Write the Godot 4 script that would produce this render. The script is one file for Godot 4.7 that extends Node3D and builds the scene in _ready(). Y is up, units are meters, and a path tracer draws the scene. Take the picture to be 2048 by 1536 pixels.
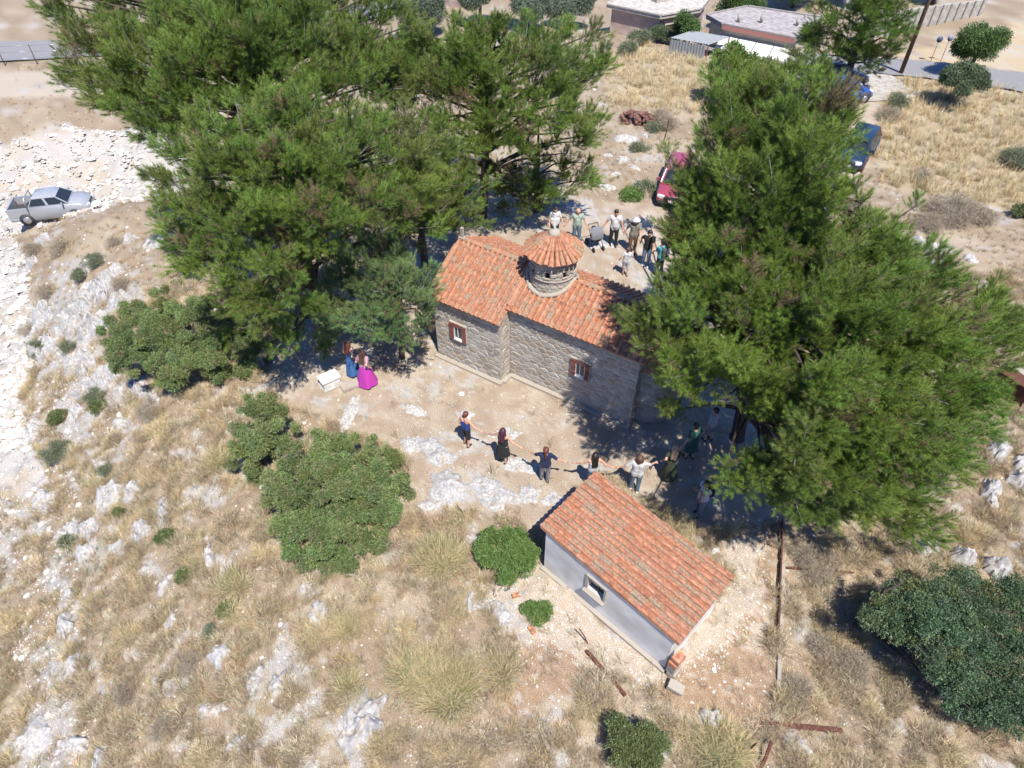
extends Node3D

var rng := RandomNumberGenerator.new()
var fine := FastNoiseLite.new()
var broad := FastNoiseLite.new()
var heights := PackedFloat32Array()
var M := {}
var taken := {}
const TERRAIN := [-0.08,-19.22,-0.0069,4.18,-16.88,0.0008,-2.11,-19.90,0.0246,-6.50,-18.95,0.0320,-9.09,-20.33,-0.0237,-5.61,-15.77,-0.0305,-2.15,-15.77,0.0135,1.27,-14.47,0.0094,6.01,-13.08,0.0277,8.30,-12.70,-0.0215,6.74,-9.39,-0.0300,4.16,-8.25,-0.0924,0.96,-11.20,0.0161,1.51,-20.91,0.0146,4.08,-27.69,0.0097,6.09,-25.39,-0.0150,1.89,-31.17,-0.0107,-0.62,-33.29,0.0249,9.55,-32.12,0.0076,6.08,-20.91,0.0118,11.45,-20.91,0.0309,15.34,-20.80,-0.0203,21.86,-23.97,-0.0120,17.82,-15.85,-0.0005,13.44,-15.77,-0.0219,10.42,-11.86,-0.0057,6.86,-6.90,0.0006,15.17,-10.35,0.0226,12.97,-5.84,0.0092,9.71,-7.45,0.0271,3.52,-6.20,0.0971,1.01,-7.37,-0.0670,-1.05,-9.42,-0.0373,-0.30,-5.81,0.0417,18.59,-36.32,0.0024,22.26,-32.12,0.0043,21.83,-45.86,0.0015,28.75,-37.48,-0.0045,34.31,-48.28,0.0226,26.00,-48.28,-0.0233,17.09,-52.72,-0.0171,8.41,-55.36,-0.0278,10.69,-53.31,-0.0507,9.58,-64.26,0.0693,13.43,-61.93,0.0524,17.85,-63.35,-0.0292,21.93,-61.57,0.1182,24.74,-59.48,-0.0194,8.41,-42.18,0.0152,6.03,-34.67,-0.0070,21.48,-69.80,0.1128,12.51,-70.14,-0.0082,40.87,-61.75,-0.0048,31.64,-63.09,-0.0348,-3.99,-45.27,-0.0233,-0.93,-58.28,-0.0645,-12.55,-57.20,-0.0065,-9.60,-32.46,-0.0902,-9.40,-25.52,-0.0062,-10.54,-22.88,0.0152,-14.19,-31.85,-0.0480,-14.22,-28.57,0.0791,-16.50,-29.57,-0.1046,-17.84,-31.77,0.1362,-19.14,-33.23,-0.3458,-20.40,-33.02,0.0167,-22.10,-32.80,-0.1720,-23.72,-32.68,-0.1828,-25.73,-32.74,-0.3185,-26.93,-32.45,-0.2666,-17.54,-36.71,0.2897,-12.84,-35.39,0.0452,-12.89,-43.27,-0.0584,-24.84,-51.80,0.0890,-19.34,-30.18,0.0895,-16.11,-24.99,-0.1781,-14.20,-26.19,0.0867,-21.31,-28.07,-0.2367,-18.39,-24.11,0.0459,-19.59,-23.00,-0.1062,-22.90,-26.84,0.1140,-15.85,-20.82,-0.0965,-20.29,-21.32,0.1068,-11.79,-18.54,-0.1050,-16.85,-18.89,0.0589,-17.32,-15.75,0.0018,-12.58,-14.60,0.0140,-9.88,-15.07,-0.0163,-15.31,-11.58,-0.0256,-11.22,-10.83,-0.0383,-7.49,-10.38,-0.0476,-16.81,-11.00,0.1036,-14.49,-6.53,0.0817,-10.31,-6.14,-0.0240,-7.11,-7.57,-0.0604,-4.13,-5.87,0.0122,-3.84,-8.80,0.0343,-30.07,-36.75,0.0055,-27.88,-31.97,0.6126,-24.82,-27.25,0.2467,-23.31,-23.56,0.0749,-22.22,-20.38,0.0257,-19.99,-16.40,0.0571,-30.37,-39.16,-0.0929,-28.43,-41.13,-0.0002,-25.42,-41.76,0.0821,-23.30,-41.90,0.1271,-23.55,-44.34,0.7666,-31.43,-44.21,0.3756,-27.44,-44.84,0.2602,-24.56,-45.54,-0.9555,-31.77,-46.14,-0.4224,-34.69,-44.02,0.1280,-35.81,-47.43,-0.0289,-31.11,-49.28,-0.0358,-37.56,-51.57,-0.0701,-39.54,-60.27,0.0249,-44.75,-65.75,-0.0094,-40.28,-70.65,0.0153,-48.42,-73.16,-0.0172,-26.65,-64.26,-0.0102,-70.00,-30.00,-0.0253,-70.00,-90.00,0.0073,0.00,-100.00,-0.0250,60.00,-90.00,-0.0062,60.00,-40.00,0.0028,40.00,-10.00,0.0199,20.00,8.00,0.0120,0.00,8.00,-0.0466,-15.00,6.00,0.0429,-40.00,0.00,-0.0233,-25.00,-5.00,-0.0242,30.00,-70.00,-0.1120,-30.00,-75.00,0.0217]
const TERRAIN_BASE := -1.5476
const CLUMPS := {
	"pine_big": [-9.16,9.77,-20.96,0.34,-8.16,9.85,-20.95,0.25,-7.58,9.78,-21.06,0.27,-6.75,9.72,-20.81,0.69,-6.13,9.67,-20.90,0.67,-4.80,9.27,-21.82,0.32,-9.62,9.25,-20.57,0.56,-8.66,9.56,-20.04,0.62,-7.95,9.46,-20.18,0.81,-6.93,9.37,-20.26,0.81,-6.32,8.99,-20.89,0.88,-5.72,9.28,-20.09,0.69,-4.69,9.14,-20.54,0.76,-4.46,8.76,-21.71,0.67,-3.52,8.19,-22.50,0.81,-3.03,8.05,-23.16,0.47,-10.49,8.89,-20.18,0.31,-10.02,8.92,-20.02,0.57,-8.54,9.16,-18.93,0.71,-7.87,9.03,-19.09,0.57,-7.07,9.06,-19.08,0.68,-6.42,9.04,-19.20,0.77,-5.65,9.08,-19.39,0.52,-5.13,9.00,-19.29,0.51,-4.48,8.93,-20.16,0.51,-3.78,8.26,-20.84,0.56,-3.24,7.64,-22.15,0.90,-2.49,7.53,-23.02,0.71,-9.93,8.49,-18.84,0.61,-9.66,8.36,-19.78,0.52,-8.38,8.76,-19.09,0.67,-7.95,8.47,-19.20,0.63,-6.76,8.83,-18.87,0.64,-6.63,8.07,-20.24,0.83,-5.64,8.58,-19.15,0.68,-5.15,7.78,-20.49,0.66,-4.16,7.71,-20.53,0.53,-3.35,7.37,-20.78,0.62,-2.66,6.92,-21.83,0.56,-1.68,6.45,-22.42,0.23,-10.58,7.57,-19.19,0.33,-9.85,8.09,-18.76,0.74,-9.17,7.85,-18.66,0.68,-8.61,7.62,-19.22,0.75,-7.36,8.17,-18.22,0.83,-6.69,7.94,-19.04,0.75,-6.08,7.72,-18.91,0.86,-5.17,7.66,-19.69,0.63,-4.43,7.45,-19.65,0.86,-3.94,7.50,-19.55,0.52,-3.02,6.59,-21.10,0.74,-2.41,6.23,-21.28,0.52,-10.54,7.01,-18.75,0.26,-9.94,7.14,-19.11,0.66,-9.04,7.19,-18.98,0.57,-8.05,7.10,-19.28,0.71,-7.27,7.35,-18.19,0.79,-6.12,7.90,-18.01,0.56,-5.58,7.81,-18.19,0.88,-4.93,7.49,-18.33,0.59,-4.07,6.68,-19.23,0.26,-3.21,6.68,-20.04,0.72,-2.56,5.71,-20.84,0.42,-10.17,6.52,-18.59,0.60,-9.20,6.67,-18.47,0.58,-8.16,7.24,-17.84,0.87,-7.66,6.68,-18.03,0.52,-6.84,6.61,-18.84,0.51,-5.93,6.90,-18.30,0.88,-5.45,6.22,-18.90,0.22,-9.82,6.07,-18.31,0.82,-8.62,6.22,-17.45,0.60,-8.14,6.30,-17.68,0.65,-6.97,6.80,-17.19,0.69,-6.85,5.66,-18.64,0.57,-8.40,5.37,-17.57,0.64,-7.69,5.57,-17.17,0.86,-6.74,5.70,-17.60,0.73,-8.62,4.40,-17.98,0.66,-7.59,4.99,-17.35,0.59,-6.75,4.63,-17.82,0.70,-8.10,4.17,-17.35,0.34,-7.60,3.35,-17.74,0.62,-11.07,5.75,-23.14,0.77,-7.44,7.36,-24.36,0.73,-6.00,7.84,-23.50,0.63,-5.74,7.24,-24.28,0.84,-11.37,4.94,-21.53,0.65,-9.60,4.90,-24.08,0.61,-10.61,4.73,-24.12,0.61,-4.00,7.12,-22.48,0.71,-6.41,6.84,-24.43,0.67,-5.53,8.72,-21.16,0.58,-11.28,5.78,-22.91,0.60,-6.62,7.24,-24.87,0.60,-9.65,6.76,-24.55,0.83,-4.73,8.24,-21.92,0.69,-6.71,4.38,-25.27,0.75,-9.97,4.85,-24.63,0.58,-7.15,6.64,-24.45,0.69,-9.49,6.82,-24.36,0.81,-6.71,7.27,-24.55,0.70,-3.99,5.10,-23.29,0.62,-5.78,6.14,-24.80,0.81,-10.65,4.59,-22.82,0.76,-3.19,7.82,-21.80,0.67,-10.52,7.34,-22.89,0.73,-3.44,7.23,-22.76,0.83,-10.69,1.50,-20.24,0.50,-13.80,3.50,-24.45,0.50,-8.33,1.60,-20.26,0.60,-7.12,1.40,-19.65,0.50],
	"pine_back": [-14.93,11.42,-27.08,0.35,-13.94,11.53,-27.42,0.47,-13.46,11.64,-27.60,0.34,-12.57,11.61,-27.77,0.29,-11.61,11.20,-28.01,0.85,-10.69,11.34,-28.06,0.56,-10.29,11.39,-28.20,0.36,-8.98,11.46,-28.42,0.32,-8.22,11.15,-28.34,0.52,-7.74,11.09,-28.47,0.72,-6.62,11.29,-28.45,0.49,-5.45,11.00,-28.61,0.84,-4.61,11.19,-28.61,0.32,-15.98,11.00,-26.60,0.59,-15.47,11.20,-26.87,0.55,-14.50,11.01,-27.15,0.66,-13.73,10.84,-27.44,0.83,-13.00,10.76,-27.56,0.71,-12.28,10.90,-27.04,0.66,-11.49,11.03,-27.40,0.66,-10.09,10.97,-26.91,0.70,-9.55,10.87,-27.08,0.64,-8.74,10.71,-27.47,0.68,-8.04,10.56,-28.09,0.83,-6.87,10.61,-28.43,0.66,-6.47,10.46,-28.51,0.84,-5.27,10.64,-28.44,0.59,-4.34,10.32,-28.40,0.65,-15.81,10.48,-26.54,0.53,-15.36,10.24,-26.65,0.51,-14.50,10.33,-27.04,0.68,-13.44,10.35,-26.17,0.70,-12.31,10.51,-25.92,0.59,-11.33,10.40,-25.95,0.75,-10.14,10.71,-25.39,0.69,-9.76,10.41,-26.32,0.87,-9.11,10.44,-26.44,0.76,-8.15,10.33,-25.99,0.70,-7.30,10.38,-26.79,0.85,-6.49,10.02,-27.73,0.77,-5.91,9.83,-28.27,0.57,-4.75,9.95,-28.26,0.49,-3.89,9.69,-28.22,0.57,-15.71,9.68,-26.45,0.32,-14.26,10.03,-25.36,0.74,-13.19,9.98,-25.15,0.85,-12.91,10.01,-25.59,0.64,-11.51,9.93,-25.20,0.72,-11.16,10.10,-25.51,0.75,-10.07,10.01,-25.87,0.94,-8.93,10.32,-25.00,0.59,-8.63,9.91,-25.40,0.90,-7.92,9.75,-26.43,1.00,-7.02,9.73,-25.87,0.56,-6.04,9.65,-26.80,0.99,-5.33,9.27,-28.23,0.73,-4.83,8.87,-28.11,0.70,-15.37,9.26,-25.51,0.68,-13.94,9.52,-25.29,0.79,-13.38,9.32,-24.98,0.62,-12.32,9.67,-24.77,0.98,-10.73,9.95,-23.94,0.82,-10.47,9.60,-24.97,0.99,-9.96,9.45,-25.26,0.63,-9.10,9.51,-25.31,0.62,-8.36,9.22,-25.45,0.89,-7.09,9.40,-24.62,0.75,-6.37,9.38,-25.14,0.62,-5.45,8.99,-26.51,0.96,-4.98,8.83,-26.85,0.59,-4.39,8.29,-27.88,0.61,-15.35,8.88,-24.96,0.50,-14.15,8.87,-24.28,0.75,-13.47,8.92,-24.29,0.87,-12.94,8.95,-24.53,0.75,-11.34,9.15,-23.89,0.95,-11.03,8.92,-24.44,0.94,-10.23,8.84,-24.21,0.72,-9.63,8.46,-25.00,0.80,-8.18,9.13,-23.42,0.58,-7.36,9.16,-23.80,0.64,-6.86,9.08,-24.42,0.61,-6.10,8.85,-24.82,0.90,-5.34,8.45,-26.16,0.91,-4.57,8.19,-26.94,0.89,-13.09,8.72,-23.74,0.71,-12.11,8.44,-23.79,0.99,-10.94,8.82,-23.42,0.74,-10.92,8.17,-24.16,0.69,-6.31,8.42,-23.97,0.30,-5.89,7.94,-25.47,0.36,-12.67,7.71,-23.63,0.54,-12.26,7.77,-24.13,0.69,-10.97,7.81,-24.10,0.51,-11.29,7.46,-23.05,0.40,-5.90,9.47,-27.49,0.78,-14.03,8.87,-27.93,0.76,-6.54,9.45,-27.38,0.66,-6.88,8.13,-29.05,0.83,-8.16,10.03,-28.12,0.65,-11.69,7.83,-29.36,0.82,-10.75,9.46,-29.20,0.72,-13.30,9.03,-28.27,0.86,-10.30,8.38,-30.35,0.76,-11.81,9.48,-29.44,0.71,-8.41,9.69,-28.05,0.88,-11.58,10.36,-26.30,0.91,-14.70,7.61,-28.46,0.77,-13.31,9.20,-28.44,0.65,-11.71,10.38,-26.95,0.93,-6.74,8.40,-28.85,0.83,-10.81,9.84,-27.20,0.86,-10.26,10.52,-27.36,0.90,-6.96,9.86,-25.75,0.89,-14.33,6.46,-28.25,0.87,-7.26,9.88,-26.85,0.68,-13.08,10.07,-28.22,0.89,-9.71,10.44,-27.34,0.70,-9.65,9.40,-29.30,0.96,-10.83,8.88,-29.80,0.69,-5.22,8.90,-27.03,0.94,-7.76,8.79,-29.70,0.90,-11.10,8.39,-29.67,0.67,-8.18,9.55,-29.23,0.67,-5.72,8.12,-28.81,0.72,-12.53,9.54,-28.34,0.83,-14.12,10.10,-25.75,0.81,-7.11,7.72,-28.85,0.81,-6.60,8.46,-29.20,0.90,-12.76,8.31,-28.93,0.96,-8.78,10.08,-27.62,0.86,-15.24,6.46,-28.78,0.94,-10.21,7.41,-30.53,0.84,-6.19,8.43,-28.08,0.80],
	"pine_trunk": [-2.20,9.47,-29.43,0.34,-0.85,9.41,-29.23,0.65,-4.14,8.79,-29.07,0.29,-3.44,8.96,-29.38,0.72,-2.07,9.26,-28.11,0.64,-1.38,9.06,-28.16,0.87,-0.40,8.99,-29.60,0.77,0.48,8.80,-29.27,0.89,1.35,8.88,-29.45,0.59,2.00,8.79,-29.76,0.66,3.20,8.50,-30.87,0.60,-4.66,8.30,-28.88,0.60,-3.96,8.34,-28.88,0.91,-2.97,8.48,-28.87,0.92,-1.94,8.40,-27.86,0.89,-1.33,8.24,-28.71,0.64,0.03,8.57,-27.95,0.54,0.83,8.45,-28.59,0.61,1.39,8.44,-29.01,0.58,2.49,8.07,-29.29,0.72,3.62,7.56,-30.39,0.59,-5.21,7.48,-29.12,0.43,-4.19,7.96,-27.96,0.88,-3.00,8.07,-27.73,0.79,-2.27,7.60,-28.15,0.81,-1.42,8.13,-27.92,0.82,-0.70,8.09,-27.73,0.75,0.03,7.68,-28.08,0.62,1.06,7.94,-28.20,0.92,2.04,7.59,-28.07,0.62,3.18,7.26,-29.97,0.80,-4.73,7.32,-27.89,0.76,-3.91,7.52,-27.27,0.57,-2.85,7.54,-27.30,0.70,-2.07,7.67,-27.03,0.91,-1.15,7.14,-27.87,0.85,-0.05,7.10,-27.41,0.59,0.82,7.04,-28.11,0.63,1.76,7.33,-27.99,0.67,2.43,6.61,-28.61,0.63,-5.37,5.89,-28.55,0.51,-4.29,6.39,-27.55,0.83,-3.54,6.54,-27.37,0.53,-2.22,6.84,-26.62,0.88,-1.42,6.31,-27.34,0.73,-0.45,6.74,-27.08,0.67,0.20,6.33,-27.24,0.73,1.14,6.64,-27.32,0.92,2.33,6.10,-28.33,0.87,3.18,5.71,-29.44,0.61,-5.27,4.80,-28.66,0.60,-3.95,5.34,-27.79,0.65,-2.87,5.70,-26.80,0.59,-1.72,5.92,-26.45,0.76,-1.01,5.67,-27.15,0.76,-0.10,6.02,-26.55,0.60,0.65,5.48,-27.29,0.62,1.98,5.77,-27.69,0.64,3.02,4.87,-28.78,0.49,3.51,5.09,-29.02,0.77,-4.61,4.11,-28.26,0.62,-3.60,4.63,-27.76,0.69,-2.66,5.09,-27.11,0.62,2.38,4.43,-28.61,0.25,-3.31,3.68,-27.97,0.24,1.95,7.09,-31.80,0.82,2.42,5.93,-31.33,0.87,-1.92,6.77,-33.10,0.78,1.98,6.77,-30.11,0.62,-0.73,6.39,-33.17,0.69,-0.64,6.35,-32.75,0.75,1.92,7.00,-29.46,0.63,-3.78,6.24,-32.03,0.90,-2.91,6.28,-32.51,0.74],
	"pine_dark": [0.60,3.96,-29.76,0.42,1.49,4.05,-29.90,0.30,-0.69,2.97,-30.05,0.44,0.22,3.30,-29.64,0.49,1.10,3.39,-29.74,0.43,1.51,3.60,-29.62,0.46,2.42,3.44,-29.56,0.52,3.46,3.13,-30.21,0.25,-0.83,2.62,-30.14,0.25,-0.20,2.75,-29.60,0.57,0.59,3.04,-29.19,0.51,1.16,2.60,-29.66,0.72,2.30,2.94,-29.51,0.44,3.06,2.41,-29.79,0.75,3.74,2.24,-30.38,0.29,-0.51,2.01,-29.87,0.44,0.03,2.20,-29.57,0.73,0.80,2.37,-29.21,0.43,1.64,2.31,-29.00,0.71,2.46,2.07,-29.30,0.38,-0.26,0.87,-30.02,0.41,0.69,1.48,-29.45,0.69,1.39,1.80,-28.98,0.44],
	"pine_mid": [-3.63,6.02,-24.85,0.30,-2.43,5.79,-25.87,0.28,-4.89,5.45,-25.16,0.41,-4.25,5.43,-24.59,0.58,-3.37,5.73,-24.69,0.61,-2.81,5.47,-25.02,0.78,-2.10,5.05,-25.79,0.77,-5.35,4.67,-24.51,0.30,-4.88,4.77,-24.86,0.74,-4.19,4.76,-25.00,0.67,-3.12,4.97,-24.64,0.56,-2.59,4.78,-24.94,0.65,-1.67,4.34,-25.65,0.78,-5.03,4.27,-24.47,0.77,-4.19,4.44,-23.85,0.48,-3.44,4.44,-23.98,0.46,-2.93,4.18,-24.37,0.70,-2.21,4.05,-24.55,0.79,-1.44,3.60,-25.90,0.30,-4.88,3.66,-24.04,0.50,-4.27,3.50,-24.30,0.79,-3.12,3.78,-24.23,0.74,-2.33,3.78,-24.24,0.64,-1.72,3.30,-24.93,0.59,-4.63,3.09,-23.79,0.24,-3.84,2.54,-24.30,0.30,-2.37,4.46,-26.32,0.77,-2.40,3.31,-26.70,0.61,-4.73,3.13,-27.09,0.72,-3.13,3.86,-27.32,0.58,-2.99,4.22,-26.81,0.76],
	"pine_small": [-4.29,4.92,-21.08,0.44,-5.90,4.65,-20.63,0.26,-5.10,4.92,-20.51,0.63,-4.52,5.06,-20.20,0.59,-3.98,4.98,-20.63,0.54,-6.13,4.22,-20.10,0.48,-5.65,4.63,-20.17,0.54,-4.73,4.86,-19.74,0.67,-4.09,4.80,-19.32,0.56,-3.45,4.48,-19.94,0.62,-6.53,3.81,-19.99,0.24,-5.64,4.07,-19.50,0.68,-5.08,4.42,-19.27,0.50,-4.40,4.36,-19.22,0.45,-3.64,4.62,-19.21,0.51,-3.06,4.14,-19.74,0.57,-6.21,3.42,-19.37,0.69,-5.26,3.78,-19.03,0.41,-4.70,3.63,-19.17,0.62,-4.07,3.81,-18.92,0.54,-3.23,4.11,-18.72,0.41,-2.89,3.79,-19.15,0.41,-6.80,2.77,-19.30,0.21,-5.81,3.38,-18.73,0.39,-5.16,3.48,-18.71,0.50,-4.33,3.41,-18.91,0.56,-3.92,3.31,-18.59,0.42,-3.05,3.31,-18.95,0.60,-6.33,2.45,-19.16,0.45,-5.40,2.80,-18.58,0.28,-4.86,2.60,-18.61,0.20,-4.31,2.73,-18.73,0.54,-3.62,2.56,-18.61,0.44,-5.66,4.06,-20.13,0.53,-4.04,4.69,-19.74,0.58,-6.06,2.89,-19.96,0.49],
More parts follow.
